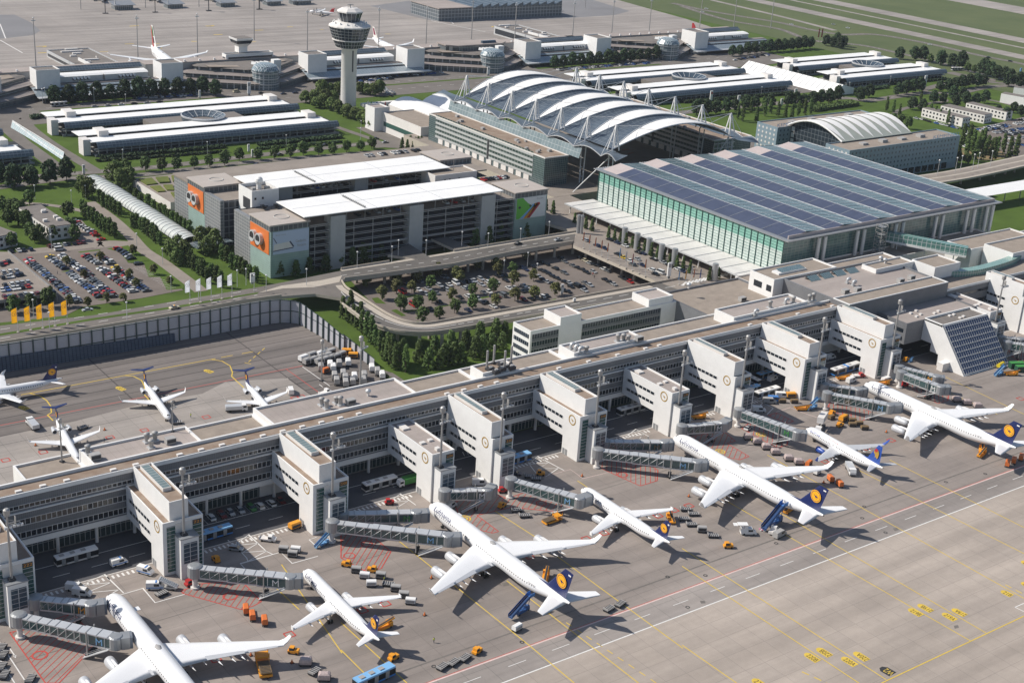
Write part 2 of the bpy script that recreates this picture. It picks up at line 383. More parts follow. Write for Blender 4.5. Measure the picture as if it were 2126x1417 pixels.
hatch(mk,P2(S_,(130,730),(330,690),(990,470),(1330,860),(800,1416),(615,1416)),at(S_,1000,620)-at(S_,450,1130),1.75)
ring(mk,at(S_,540,1040),1.9,.5,.046,2)
hatch(mk,P2(7,(1125,845),(1240,800),(1500,780),(1625,910),(1580,935),(1500,960),(1140,860)),at(7,1400,900)-at(7,1480,790),1.7);ring(mk,at(7,1430,877),1.9,.5,.046,2)
hatch(mk,P2(8,(0,460),(150,465),(310,600),(250,705),(150,720),(0,640)),at(8,250,700)-at(8,310,600),1.7);ring(mk,at(8,160,553),1.7,.4,.046,2);ring(mk,at(8,52,625),1.7,.4,.046,2)
hatch(mk,P2(8,(700,290),(960,240),(1030,270),(1150,230),(1300,260),(1420,325),(1370,355),(1060,325),(845,375),(980,475),(940,485),(760,440)),at(8,1000,330)-at(8,1060,250),1.9)
ring(mk,at(8,1245,300),1.7,.4,.046,2);ring(mk,at(8,768,395),1.9,.5,.046,1);ring(mk,at(8,768,395),.9,.5,.046,1)
hatch(mk,P2(8,(1575,65),(1640,10),(1860,20),(1970,95),(1965,160),(1860,192)),at(8,1850,180)-at(8,1850,40),1.7);ring(mk,at(8,1805,60),1.7,.4,.046,2);ring(mk,at(8,1750,122),1.7,.4,.046,2)
hatch(mk,P2('B',(540,970),(850,905),(965,1000),(890,1020),(1085,1135),(1000,1165),(780,1120)),at('B',830,1000)-at('B',870,910),1.8);ring(mk,at('B',830,1092),1.7,.45,.046,1);ring(mk,at('B',830,1092),.8,.4,.046,1)
hatch(mk,P2('M',(0,800),(160,680),(420,800),(640,960),(705,1000),(690,1050),(540,1095)),at('M',300,990)-at('M',330,790),1.8);ring(mk,at('M',290,890),1.7,.45,.046,1);ring(mk,at('M',290,890),.8,.4,.046,1)
hatch(mk,P2('M',(400,600),(530,560),(790,690),(690,720)),at('M',650,700)-at('M',680,640),1.7)
hatch(mk,P2('M',(1290,500),(1340,420),(1690,420),(1970,550),(1975,630),(1780,700)),at('M',1800,690)-at('M',1790,480),1.7);ring(mk,at('M',1600,578),1.7,.45,.046,2)
hatch(mk,P2('C',(900,1190),(960,1130),(1350,1260),(1340,1350),(1230,1385)),at('C',1200,1370)-at('C',1180,1200),1.7)
hatch(mk,P2('C',(1950,860),(1990,790),(2126,830),(2126,960),(2060,940)),at('C',2050,930)-at('C',2060,820),1.7)
for k,x,y in((7,1800,1115),(7,1340,1268),(8,275,923),(8,135,965),(8,1525,520),(8,1635,485),(8,1970,377),(8,2070,343),(9,43,315),(9,890,42),(6,1300,1322),(6,1140,1372),(4,898,1260),(4,685,1305),(4,268,1395),(4,1283,1178),(4,1833,1060),(4,1873,1050),('I',60,1188),(8,1170,630),('C',2090,1335)):
 c=at(k,x,y);s=1.25;q=[c+Vector(v)*s for v in((-1,-1,0),(1,-1,0),(1,1,0),(-1,1,0))]
 for i in range(4):ln(mk,q[i],q[(i+1)%4],.42,.048,2)
def bound(k,*pts,m=0,w=.3):mk.strip(P2(k,*pts),w,.05,m)
bound('G',(920,735),(1115,678),(1210,790),(1440,725));bound('G',(610,620),(680,740));bound('G',(640,650),(815,570),(965,715));bound('G',(640,655),(865,633));bound('G',(665,715),(865,633));bound('G',(665,715),(925,690));bound('G',(850,730),(925,690))
bound('U',(320,780),(440,890),(735,670),(1090,1000),(1210,1060));bound('U',(440,890),(920,840));bound('U',(610,1030),(920,840));bound('U',(610,1030),(1090,990));bound('U',(720,1200),(1090,1000));bound('U',(590,1020),(700,1140),(720,1200));bound('U',(660,1350),(570,1250),(1380,1020),(1610,1245),(2126,1100));bound('U',(2126,930),(1950,770),(2100,720))
bound('A',(1350,865),(1430,795),(1665,920));bound('A',(1350,865),(1525,850),(1430,905),(1610,900),(1500,975));bound('A',(1360,870),(1430,960))
bound('A',(1480,975),(1720,910),(1830,990),(2060,935),m=4,w=.2)
bound('A',(130,1190),(215,1125),(355,1225));bound('A',(150,1200),(290,1185),(205,1235))
bound('B',(0,960),(85,895),(200,960));bound('B',(0,970),(160,940),(120,975));bound('M',(60,420),(180,335),(480,490),(385,585));bound('M',(225,500),(320,410));bound('M',(520,550),(740,480),(900,550),(1150,635),(1290,600),m=4)
bound('S',(0,870),(360,1416));bound('S',(0,1100),(200,1416));bound('S',(135,950),(205,1055));mk.sheet(P2('S',(175,1050),(222,1035),(215,1080)),.05,0)
for x0,x1 in((106,137),(156,186),(205,230),(268,291),(310,335),(348,368),(382,406),(425,452)):
 x=x0
 while x<x1:mk.box(x,x+.6,347.2,349.0,.02,.05,0,bot=False);x+=1.5
for i in range(12):ln(mk,(158+i*3.0,363.3,0),(158+i*3.0,368.3,0),.12)
for i in range(6):ln(mk,(262+i*1.7,364.2,0),(263.2+i*1.7,367.2,0),.25)
def plate(k,x0,y0,x1,y1,txt,rev=False,h=1.45,dark=False):
 a,b=at(k,x0,y0),at(k,x1,y1);d=(b-a);L=d.length;d.normalize();n=Vector((-d.y,d.x,0))
 mk.add([a-n*h*.35-d*h*.6,a-n*h*.9,b-n*h*.9,b+n*h*.9,a+n*h*.9,a-d*h*.6+n*h*.35],[(0,1,2,3,4,5)],3 if dark else 1)
 for i in range(len(mk.v)-6,len(mk.v)):mk.v[i]=(mk.v[i][0],mk.v[i][1],.052)
 o=(b if rev else a)+(n if rev else-n)*h*.62;o.z=.058
 text_on(mk,txt,h*1.75,o,-d if rev else d,-n if rev else n,1 if dark else 3,width=L*.92)
plate(9,1425,962,1488,998,'219B');plate(9,1483,935,1552,972,'219B',True);plate(9,1635,990,1700,1027,'219A');plate(9,1695,963,1762,998,'219A',True)
plate(9,780,1240,846,1282,'220B');plate(9,855,1208,922,1250,'220B',True);plate(9,1010,1265,1080,1308,'220A');plate(9,1085,1233,1152,1276,'220A',True)
plate(9,2000,850,2050,875,'218');plate(9,455,1400,500,1430,'221');plate(9,1255,1330,1310,1362,'W2',True,1.8,True);plate(9,2126,665,2170,690,'217');plate(9,2126,798,2170,822,'217')
plate('I',1240,425,1305,455,'207',h=1.3);plate('I',220,630,290,655,'208',h=1.3);plate(4,1280,888,1320,902,'206',h=1.3)
for k,x,y in((9,1120,392),(9,1265,482),(9,145,748),(9,35,945),(9,585,548),(9,1640,168),(9,1885,117),(8,577,1313),(8,1125,1162),(8,2030,757),(9,1133,320)):
 ring(mk,at(k,x,y),.55,.3,.05,3,12)
for k,pts in((9,[(1310,455),(1335,450),(1350,465),(1322,472)]),(9,[(110,905),(140,905),(148,920),(118,922)]),(9,[(1690,1060),(1715,1055),(1722,1072),(1695,1078)]),(8,[(1000,795),(1040,790),(1045,810),(1010,815)])):mk.sheet(P2(k,*pts),.03,5)
struct('apron_markings',mk,[M['white_paint'],M['yellow_paint'],M['red_paint'],M['black_paint'],M['pink_paint'],M['oil']])
hz=MB();hz.box(-905,3405,-905,3605,-1.2,232);hm=bpy.data.materials.new('haze');hm.use_nodes=True;hn=hm.node_tree;hn.nodes.remove(hn.nodes['Principled BSDF'])
pv=hn.nodes.new('ShaderNodeVolumePrincipled');pv.inputs['Density'].default_value=.000032;pv.inputs['Color'].default_value=(.80,.88,1,1);hn.links.new(pv.outputs['Volume'],hn.nodes['Material Output'].inputs['Volume']);hz.build('haze',hm,kind='stuff')
struct('far_apron',MB().sheet([(-880,1010),(1040,1010),(1060,1060),(1075,1130),(1090,1260),(1120,1700),(900,3200),(-880,3200)],-.02),M['apron_far'])
fa=MB()
fa.sheet(P2('J',(-300,160),(150,155),(330,240),(425,325),(350,370),(0,408),(-300,420)),.0)
fa.sheet(P2(2,(180,38),(460,0),(1500,-20),(1795,70),(1700,95),(1150,130),(560,130)),.0)
struct('apron_patches',fa,mat('dark_apron_patch',(.19,.185,.19),.9,var=.1,scale=.02))
fl=MB()
for k,a,b in((1,(0,150),(35,240)),(1,(0,250),(140,330)),(2,(560,130),(900,200)),(2,(640,95),(700,150))):ln(fl,at(k,*a),at(k,*b),.9,.03)
for i in range(26):
 x,y=R.uniform(330,900),R.uniform(1120,1230);ln(fl,(x,y,0),(x+R.uniform(3,9),y+R.uniform(-2,2),0),R.uniform(.8,2.2),.03,1)
for y in(1150,1210,1330,1420):ln(fl,(-200,y,0),(1050,y,0),.5,.02,2)
struct('far_apron_markings',fl,[M['white_paint'],M['yellow_paint'],M['oil']])
ls=MB()
ls.sheet([(-200,896),(960,896),(1010,905),(1010,969),(-200,969)],0.0)
struct('terminal_road',ls,M['road'])
gs=MB()
for x0,x1 in((322,430),(735,830)):gs.sheet([(x0,946),(x1,946),(x1,953),(x0,953)],.02)
for x0,x1 in((305,440),(560,680),(760,860)):gs.sheet([(x0,928),(x1,928),(x1,932),(x0,932)],.02)
struct('grass_strip',gs,M['grass'])
rd=MB()
def path(k,*pts,z=0.0):return smooth_path([at(k,x,y,z)for x,y in pts],5)
ROADS=[(path(1,(-200,1150),(60,1112),(440,1080),(950,1040),(1600,965),(2126,908),(2300,890)),8,.02),(path(1,(-200,1190),(100,1150),(440,1108),(900,1085),(1500,1012),(2126,962),(2400,940)),8,.024),(path(1,(-40,770),(40,800),(150,890),(300,1000),(400,1090)),9,.028),(path(1,(60,745),(150,735),(185,790),(330,900),(600,1065)),7,.032),(path(1,(-100,740),(250,715),(600,690)),10,.036),(path(2,(130,790),(250,850),(330,880),(300,900),(200,910)),9,.04),(path(2,(-80,770),(60,820),(180,860),(250,890)),5,.044),(path(2,(200,895),(400,905),(560,880),(620,900)),14,.048),(path(2,(250,810),(330,850),(330,880)),10,.052),(path(1,(2126,690),(2040,640),(1900,570)),9,.056)]
for p,wd,z in ROADS:rd.strip(p,wd,z)
RR=[(path(3,(-300,745),(0,700),(400,660),(980,610),(1150,625),(1400,590),(1560,575),(1700,580),(1900,540),(2126,530)),10,.02),(path(3,(1500,560),(1560,590),(1640,625),(1560,640),(1400,670),(1330,700),(1320,730)),5,.024),(path(3,(1500,560),(1580,535),(1750,500),(2000,520),(2126,545)),8,.028),(path(3,(1900,620),(2000,640),(2126,680)),5,.03),(path(3,(1660,450),(1800,480),(1950,500)),14,.034),(path(3,(-60,20),(120,60),(350,100),(600,140),(800,185),(1000,215),(1200,215),(1500,265),(1850,345),(2126,400),(2600,520)),9,.03),(path(3,(0,40),(280,125),(600,180),(800,250),(1100,280),(1300,320),(1600,390),(1900,470),(2200,520)),8,.034)]
for p,wd,z in RR:rd.strip(p,wd,z)
rd.sheet([(886,790),(928,790),(928,893),(886,893)],.0)
rd.sheet([(693,640),(720,640),(720,790),(693,790)],.0)
struct('landside_roads',rd,M['road'])
rm=MB()
for p,wd,z in ROADS[:2]+RR[:1]+RR[5:]:
 for i in range(0,len(p)-1):
  a,b=p[i],p[i+1];dash(rm,a,b,.25,4,7,z+.03)
dash(rm,(300,915,0),(950,915,0),.3,4,8,.03);dash(rm,(300,938,0),(950,938,0),.3,4,8,.03)
struct('road_markings',rm,M['white_paint'])
tw=MB()
for x0,x1 in((1255,1280),(1318,1324),(1352,1382),(1560,1620)):tw.sheet([(x0,300),(x1,300),(x1+20,3200),(x0+20,3200)],.0)
tw.strip(path(3,(180,0),(560,90),(760,140),(950,190)),8,.02)
struct('taxiways',tw,M['apron_far'])
struct('runway_grass',MB().sheet([(1080,300),(3300,300),(3300,3300),(1130,3300),(1085,1100)],-.05),M['grass_far'])
struct('left_car_park',MB().sheet(P2('L',(-200,905),(170,905),(560,885),(830,820),(930,870),(990,990),(1110,1000),(1420,1200),(1100,1262),(640,1330),(500,1400),(-200,1500)),.02),M['lot'])
pl=MB()
pl.strip(path('L',(690,520),(760,570),(880,660),(1000,770),(1110,890),(1250,980),(1400,1090),(1560,1210)),6.5,.03)
pl.strip(path('L',(0,520),(150,525),(350,540),(500,560),(620,585),(760,620)),4,.026);pl.strip(path('L',(560,660),(650,770),(740,850),(850,840),(1050,850)),9,.034)
pl.strip(path('L',(200,905),(560,870),(740,850)),8,.038)
struct('footpaths',pl,M['pave'])
gi=MB()
for pts in(((600,905),(780,885),(770,895),(620,912)),((825,880),(990,855),(1160,970),(1000,992),(920,905)),((1115,995),(1200,1010),(1430,1165),(1420,1190),(1290,1200),(1240,1100),(1150,1100)),((505,1060),(545,1052),(530,1045),(470,1060)),((740,1025),(790,1015),(770,1030)),((750,1275),(800,1280),(820,1265))):
 gi.sheet(P2('L',*pts),.05)
struct('grass_islands',gi,M['grass'])
bm_=MB()
for a,b in(((1030,1030),(1150,1100)),((1150,1100),(1290,1190))):
 A,B=at('L',*a),at('L',*b)
 for i in range(9):
  p=A+(B-A)*i/8;ln(bm_,p,p+Vector((4.5,0,0)),.15,.06)
for i in range(30):
 p=at('L',200,960)+(at('L',600,1300)-at('L',200,960))*i/30
struct('bay_lines',bm_,M['white_paint'])
struct('ring_car_park',MB().sheet(P2(5,(60,330),(700,190),(1440,80),(1990,330),(1700,450),(600,640),(330,600),(190,470)),.02),M['lot'])
gi=MB()
for pts in(((190,440),(230,435),(280,475),(215,470)),((310,515),(345,508),(405,548),(375,552)),((380,520),(480,508),(540,500),(500,512),(400,530)),((430,590),(480,582),(500,600),(440,600)),((560,500),(700,475),(780,460),(760,470),(600,500)),((840,440),(960,418),(1090,392),(1000,418),(860,446)),((1160,360),(1230,370),(1240,400),(1190,390)),((980,310),(1060,295),(1100,320),(1060,318)),((380,430),(470,415),(460,428),(390,440)),((1120,505),(1340,440),(1330,450),(1150,512))):
 gi.sheet(P2(5,*pts),.05)
struct('planted_islands',gi,M['grass'])
struct('far_right_car_park',MB().sheet(P2('P',(300,600),(600,690),(1067,580),(1400,520),(1400,900),(1067,1000),(900,960),(600,700)),.02),M['lot'])
struct('hotel_garden',MB().sheet(P2('P',(400,900),(700,850),(1067,830),(1067,960),(700,1010),(400,960)),.01),mat('garden_soil',(.26,.16,.09),.95,col2=(.11,.13,.04),scale=.15))
def deck(name,poly,zt,th=1.3,m='ring'):
 return MB().prism([(p[0],p[1])for p in poly],zt-th,zt,1,0).build(name,[M[m],M['kerb']],kind='structure')
Z7=7.0
near=P2(4,(-900,870),(0,722),(600,625),(1200,520),(1500,462),(1750,428),z=Z7)
farl=P2(4,(1600,372),(1130,450),(600,538),(0,592),(-900,680),z=Z7)
deck('raised_road',near+P2(4,(1960,412),(2126,440),(2126,268),z=Z7)+farl,Z7,1.3,'road')
outer=path(5,(0,468),(70,520),(150,575),(260,622),(400,652),(560,655),(750,628),(1100,568),(1600,484),(2126,392),(2300,362),z=Z7)
inner=path(5,(0,335),(30,378),(110,430),(200,490),(300,550),(400,588),(520,602),(700,575),(1100,505),(1600,415),(1970,348),(2126,318),z=Z7)
deck('ring_road',outer+list(reversed(inner)),Z7+.02)
up0=P2(5,(0,262),(300,215),(700,150),(1100,85),(1460,28),z=Z7);up1=P2(5,(1445,92),(1100,150),(700,232),(200,300),(20,322),(0,335),z=Z7)
deck('garage_road',up0+up1,Z7+.04)
fA,fB=at('F',128,930,Z7),at('F',840,1240,Z7)
deck('forecourt',[fA,fB,(fB.x+4,425),(495,425),(495,600),(449.8,600),(449.8,562),at(5,1460,28,Z7)],Z7+.06,1.6,'pave')
deck('forum_plaza',[(484,600.5),(640,600.5),(640,760),(484,760)],Z7,7.05,'pave')
for q in(((290,170),(420,100),(560,190),(480,205),(400,185)),((560,70),(660,60),(830,130),(770,142),(690,130))):
 deck('garage_ramp',P2(5,*q,z=Z7),Z7+.08)
def rail(name,pth,z,h=.95,wd=.35,m='kerb'):
 mb=MB();L=offset(pth,wd/2);Rr=offset(pth,-wd/2)
 rings=[[(l[0],l[1],z),(r[0],r[1],z),(r[0],r[1],z+h),(l[0],l[1],z+h)]for l,r in zip(L,Rr)]
 mb.loft(rings)
 return mb
pr=MB()
for pth in(offset(outer,-.3),offset(inner,.3),near,P2(5,(1445,92),(1100,150),(700,232),(200,300),(20,322),z=Z7),P2(5,(0,262),(300,215),z=Z7),P2(5,(700,150),(1100,85),(1460,28),z=Z7)):
 q=rail('',pth,Z7+.03);pr.add(q.v,q.f)
struct('road_parapets',pr,M['kerb'])
wl=MB()
wl.strip(offset(inner,-2.0)[3:-6],3.0,Z7+.05,1);wl.strip(offset(outer,.9),1.2,Z7+.05,1)
wl.sheet(P2(4,(1600,408),(1760,380),(1950,372),(2110,340),(2126,300),(1990,330),(1750,362),z=Z7),Z7+.06,1)
ctr=[(a+b)/2 for a,b in zip(outer,[inner[min(len(inner)-1,round(i*(len(inner)-1)/(len(outer)-1)))]for i in range(len(outer))])]
for i in range(len(ctr)-1):dash(wl,ctr[i],ctr[i+1],.3,3,4,Z7+.07,0)
for a,b,c,d in((0,690,1600,420),(0,635,1600,385)):dash(wl,at(4,a,b,Z7),at(4,c,d,Z7),.3,4,6,Z7+.05,0)
dash(wl,at(5,0,300,Z7),at(5,700,190,Z7),.3,3,4,Z7+.07,0);dash(wl,at(5,700,190,Z7),at(5,1460,58,Z7),.3,3,4,Z7+.07,0)
wl.strip(P2(5,(0,268),(300,222),(700,156),(1100,90),(1460,34),z=Z7),2.2,Z7+.065,1)
for i in range(14):ln(wl,at('W',1150+i*40,600-i*9,Z7),at('W',1200+i*40,560-i*9,Z7),1.2,Z7+.09,0)
struct('road_lines',wl,[M['white_paint'],M['kerb']])
struct('median_grass',MB().sheet(P2(4,(-900,815),(0,660),(600,560),(1100,487),(1610,402),(1600,412),(1100,500),(600,573),(0,674),(-900,830),z=Z7),Z7+.04),M['grass'])
struct('verge_grass',MB().sheet(P2(4,(-300,640),(0,592),(600,528),(1100,455),(1130,450),(600,543),(0,610),z=Z7),Z7+.03),M['grass'])
op=path('P',(-40,1200),(100,1190),(400,1145),(700,1085),(900,1040),(1067,1005),(1400,930),z=Z7)
o2=MB();o2.loft([[(a.x,a.y,Z7-1.2),(b.x,b.y,Z7-1.2),(b.x,b.y,Z7),(a.x,a.y,Z7)]for a,b in zip(offset(op,9),offset(op,-9))])
struct('overpass_road',o2,M['kerb'])
o3=MB();o3.strip(op,6,Z7+.03,0,4);o3.strip(op,6,Z7+.03,0,-4);struct('overpass_lanes',o3,M['pave'])
def shell(root,x0,x1,y0,y1,z0,z1,wall,roof=None,par=.7,pw=.45,nm='wall',wm=0,o=None,rn='roof',label=None):
 o=o if o is not None else root.location
 mb=MB(o)
 vs=[(x0,y0,z0),(x1,y0,z0),(x1,y1,z0),(x0,y1,z0),(x0,y0,z1),(x1,y0,z1),(x1,y1,z1),(x0,y1,z1)]
 mb.add(vs,[(0,1,5,4),(1,2,6,5),(2,3,7,6),(3,0,4,7)],wm)
 i=[(x0+pw,y0+pw),(x1-pw,y0+pw),(x1-pw,y1-pw),(x0+pw,y1-pw)]
 mb.add(vs[4:]+[(a,b,z1)for a,b in i]+[(a,b,z1-par)for a,b in i],[(0,1,5,4),(1,2,6,5),(2,3,7,6),(3,0,4,7),(4,5,9,8),(5,6,10,9),(6,7,11,10),(7,4,8,11)],wm)
 w_=mb.build(nm,wall,root)
 if label:w_['label']=label
 r=MB(o);r.add([(a,b,z1-par)for a,b in i],[(0,1,2,3)])
 r.build(rn,roof or M['gravel'],root)
 return w_
def part(root,name,mb_fn,mats,o=None):
 mb=MB(o if o is not None else root.location);mb_fn(mb);return mb.build(name,mats,root)
pier=thing('terminal_pier','long terminal pier with flat gravel roof and grey slatted facade behind the white gate towers','terminal',(300,370,0))
PX0,PX1=-30,527
shell(pier,PX0,PX1,369,376,6.0,22.5,[M['cladding']],M['gravel_rust'],nm='facade')
def pb(mb):
 mb.box(PX0,PX1,368.7,369,21.2,22.55);mb.box(PX0,PX1,368.75,369,5.4,7.2);mb.box(PX0,PX1,368.55,369,16.2,16.6);mb.box(PX0,PX1,375.5,376.2,21.8,22.8)
part(pier,'parapet',pb,M['white'])
for z0,z1 in((17.6,18.7),(12.2,14.0),(8.0,9.8)):
 def wb(mb):
  mb.box(PX0,PX1,368.86,369,z0,z1,0)
 g=part(pier,'window_band',wb,M['glass'])
 def mu(mb):
  x=PX0
  while x<PX1:mb.box(x-.09,x+.09,368.78,368.9,z0-.1,z1+.1);x+=1.55
  mb.box(PX0,PX1,368.76,368.87,z0-.22,z0);mb.box(PX0,PX1,368.76,368.87,z1,z1+.18)
 part(g,'window_frame',mu,M['frame_lt'],pier.location)
def gf(mb):
 mb.box(PX0,PX1,372,375,0,6,0)
part(pier,'ground_floor',gf,panelled('ground_floor_glazing',(.03,.05,.055),(.35,.36,.36),1.6,3.0,.12,.15,0,'xz'))
for x0,x1 in((186,206),(262,282),(348,368),(450,470)):
 part(pier,'ground_floor_wall',lambda mb:mb.box(x0,x1,371.5,371.95,0,5.4),M['offwhite'])
for i in range(46):part(pier,'column',lambda mb:mb.tube((PX0+6+i*11.9,369.6,0),(PX0+6+i*11.9,369.6,5.45),.55,8),M['offwhite'])
for i,x in enumerate([108+i*7.1 for i in range(58)]):
 if R.random()<.62:
  part(pier,'skylight',lambda mb:mb.box(x,x+1.8,370.6,371.7,21.8,22.4),M['offwhite'])
for x0,x1,y0,y1,z,rf in((115,133.5,376.4,396,18,'gravel'),(133.5,168.8,376.6,389.6,22,'felt'),(168.8,193.6,376.4,392,20,'gravel'),(193.6,249,376.6,391.6,22.3,'felt'),(249,277,376.4,392,20,'gravel'),(277,292,376.6,384.5,24,'gravel_rust'),(292,319,376.4,392,20,'gravel'),(319,354,376.6,386,24,'felt'),(354,411,376.4,392,20,'gravel'),(403,447,376.6,388,24,'felt')):
 if x0==277:shell(pier,x0,x1,384.6,392,0,20,[M['white']],M['gravel'],nm='rear_wing')
 if x0==319:shell(pier,x0,x1,386.1,392,0,20,[M['white']],M['gravel'],nm='rear_wing')
 shell(pier,x0+.02,x1-.02,y0,y1,0,z,[M['white']],M[rf],nm='rear_wing',pw=.6)
shell(pier,460,527,364.5,403,6,24,[M['cladding2']],M['felt'],nm='central_block',pw=.7)
shell(pier,460.1,526.9,364.6,374,21.8,24.4,[M['white']],M['gravel'],nm='central_front_roof')
shell(pier,454,495,403.1,418,0,24.4,[M['white']],M['gravel'],nm='north_block')
shell(pier,495.1,541,396,414,0,22,[M['white']],M['gravel'],nm='north_wing')
shell(pier,507,534,390,398.5,20,25.4,[M['white']],M['gravel'],nm='plant_room')
shell(pier,534.1,553,378,391.5,6,26,[M['white']],M['gravel'],nm='plant_room')
shell(pier,411,459.9,388.1,430.5,0,16,[M['cladding2']],M['gravel'],nm='north_wing',pw=.8)
shell(pier,460,640,418.1,432.4,0,16,[M['offwhite']],M['gravel'],nm='hall_link')
RLM=[panelled('rooflight_glass',(.03,.10,.12),(.6,.6,.6),.9,8,.09,.15,0,'xy'),M['white']]
for i in range(4):
 x,y=470+i*8.5,395.5-i*.1
 part(pier,'rooflight',lambda mb:(mb.add([(x,y,23.4),(x+6.5,y,23.4),(x+6.5,y+3.4,24.9),(x,y+3.4,24.9)],[(0,1,2,3)],0),mb.add([(x,y+3.4,24.9),(x+6.5,y+3.4,24.9),(x+6.5,y+4.4,23.4),(x,y+4.4,23.4)],[(0,1,2,3)],1)),RLM)
x,y=462,408
part(pier,'rooflight',lambda mb:(mb.box(x,x+18,y,y+4.4,23.7,24.6,1),mb.add([(x+2,y+.2,24.65),(x+17.5,y+.2,24.65),(x+17.5,y+4.2,25.3),(x+2,y+4.2,25.3)],[(0,1,2,3)],0)),RLM)
for x,y in((512,415),(520,417),(540,410)):part(pier,'rooflight',lambda mb:mb.add([(x,y,16.5),(x+5,y,16.5),(x+5,y+4,18.5),(x,y+4,18.5)],[(0,1,2,3)],0),RLM)
for y0,y1,z0,z1 in((410,415,18.2,21),(404.2,407.2,18.2,21)):part(pier,'side_window',lambda mb:mb.box(453.9,454.0,y0,y1,z0,z1,0),M['glass'])
shell(pier,527.1,760,366,378,0,20,[M['cladding']],M['gravel'],nm='east_facade')
for z0,z1 in((15.2,16.4),(10,11.8)):part(pier,'window_band',lambda mb:mb.box(540,760,365.85,366,z0,z1),M['glass'])
part(pier,'parapet',lambda mb:mb.box(527.2,760,365.7,366,19,20.1),M['white'])
shell(pier,588,640,397,412,0,22,[M['white']],M['gravel'],nm='east_block')
shell(pier,596,650,379,396,0,24,[M['white']],M['gravel'],nm='east_block')
shell(pier,640.2,760,380,410,0,20,[M['white']],M['gravel'],nm='east_block')
def vent(x,y,z,kind,k=1.0):
 if kind==0:
  t=thing('roof_ventilator','','',(x,y,z))
  a=MB();a.lathe([(.75,0),(.75,2.4*k),(1.0,2.5*k),(1.0,2.9*k),(.3,3.3*k),(0,3.3*k)],n=10);a.build('stack',M['greycan'],t,True)
  b=MB();b.box(-1.1,1.1,-1.1,1.1,0,.4);b.build('base',M['frame_lt'],t)
 elif kind==1:
  t=thing('air_handling_unit','','',(x,y,z))
  a=MB();a.box(-1.6*k,1.6*k,-1.1,1.1,.3,2.0);a.build('casing',M['greycan'],t)
  b=MB();b.box(-1.4*k,1.4*k,-1.14,-1.1,.6,1.7);b.build('louvre',M['dark'],t);c=MB();c.box(-1.6*k,1.6*k,-.8,.8,0,.3);c.build('base',M['frame'],t)
 elif kind==2:
  t=thing('bent_duct','','',(x,y,z))
  a=MB();pts=[Vector((0,0,0)),Vector((0,0,1.6*k)),Vector((.5*k,0,2.2*k)),Vector((1.5*k,0,2.2*k)),Vector((2.0*k,0,1.5*k))]
  for p,q in zip(pts,pts[1:]):a.tube(p,q,.6*k,8)
  a.build('duct',M['frame_lt'],t);b=MB();b.box(-.9,.9,-.9,.9,0,.35);b.build('base',M['greycan'],t)
 else:
  t=thing('roof_cowl','','',(x,y,z))
  a=MB();a.tube((0,0,0),(0,0,1.2),.45,8);a.build('stem',M['offwhite'],t);b=MB();b.lathe([(0,1.2),(.9,1.4),(1.05,2.0),(.7,2.5),(0,2.7)],n=10);b.build('cowl',M['frame_lt'],t,True)
 return t
VT=[('I',1545,1000,21.3,0,'behind the T-tail jets','leftmost of the cluster'),('I',1590,1060,21.3,0,'behind the T-tail jets','nearest of the cluster'),('I',1630,985,21.3,0,'behind the T-tail jets','rearmost of the cluster'),('I',1790,1010,21.3,1,'behind the T-tail jets','beside the drum cluster'),('I',925,1120,21.3,0,'at the west roof end','beside the parapet'),('I',1000,1180,21.3,1,'at the west roof end','by the inner corner'),('N',600,1250,21.6,0,'above the baggage trailers','leftmost of the group'),('N',690,1310,21.6,0,'above the baggage trailers','nearest of the group'),('N',870,1215,21.6,0,'above the baggage trailers','tallest of the group'),('N',945,1245,21.6,0,'above the baggage trailers','beside the tallest one'),('N',1130,1230,21.6,1,'above the baggage trailers','alone by the inner parapet'),('N',1455,1075,21.6,3,'above the baggage trailers','alone near the far corner'),(5,1428,755,23.3,2,'by the admin wing','first of the bent row'),(5,1455,768,23.3,2,'by the admin wing','second of the bent row'),(5,1480,780,23.3,2,'by the admin wing','last of the bent row'),(5,1525,775,23.3,0,'by the admin wing','right of the bent row'),(5,1720,710,23.3,0,'by the admin wing','tallest of the far cluster'),(5,1755,705,23.3,0,'by the admin wing','middle of the far cluster'),(5,1785,710,23.3,0,'by the admin wing','lowest of the far cluster'),(5,1850,705,23.3,1,'by the admin wing','near the east parapet'),(6,545,500,23.3,0,'before the central block','beside the inner parapet'),(6,640,475,23.3,2,'before the central block','with its bend to the east'),(6,690,470,23.3,0,'before the central block','in the middle of the pink roof'),(6,790,460,23.3,0,'before the central block','east end, nearer drum'),(6,815,455,23.3,0,'before the central block','east end, farther drum'),(6,450,545,23.3,2,'before the central block','nearest the south parapet'),(6,255,575,19.3,3,'before the central block','on the lower gravel roof'),('O',745,405,23.3,2,'on the central block','left of the pair of elbows'),('O',790,425,23.3,2,'on the central block','right of the pair of elbows'),('O',730,485,23.3,1,'on the central block','left box near the front parapet'),('O',825,470,23.3,1,'on the central block','right box near the front parapet'),('O',1160,400,23.6,1,'on the central block','louvred box west of its twin'),('O',1245,375,23.6,1,'on the central block','louvred box east of its twin'),('O',1005,235,24.7,3,'on the plant room','west cowl'),('O',1040,250,24.7,3,'on the plant room','east cowl'),('W',1810,770,15.3,1,'on the wide gravel roof','beside the pink roof'),('W',1220,630,19.3,3,'on the white roof box','by the forecourt')]
for i,(k,x,y,z,kd,where,pos)in enumerate(VT):
 p=at(k,x,y,z);t=vent(p.x,p.y,z,kd,1 if kd else R.uniform(.8,1.15))
 tag(t,('round grey vent drum','boxy grey air handling unit','bent grey air duct','small round roof cowl')[kd]+' '+where+', '+pos,'roof vent','ventilation units on the pier roof')
ch=[thing('chimney_stack','','',at(5,x,y,23.2))for x,y in((905,885),(948,850),(1015,885),(1055,855))]
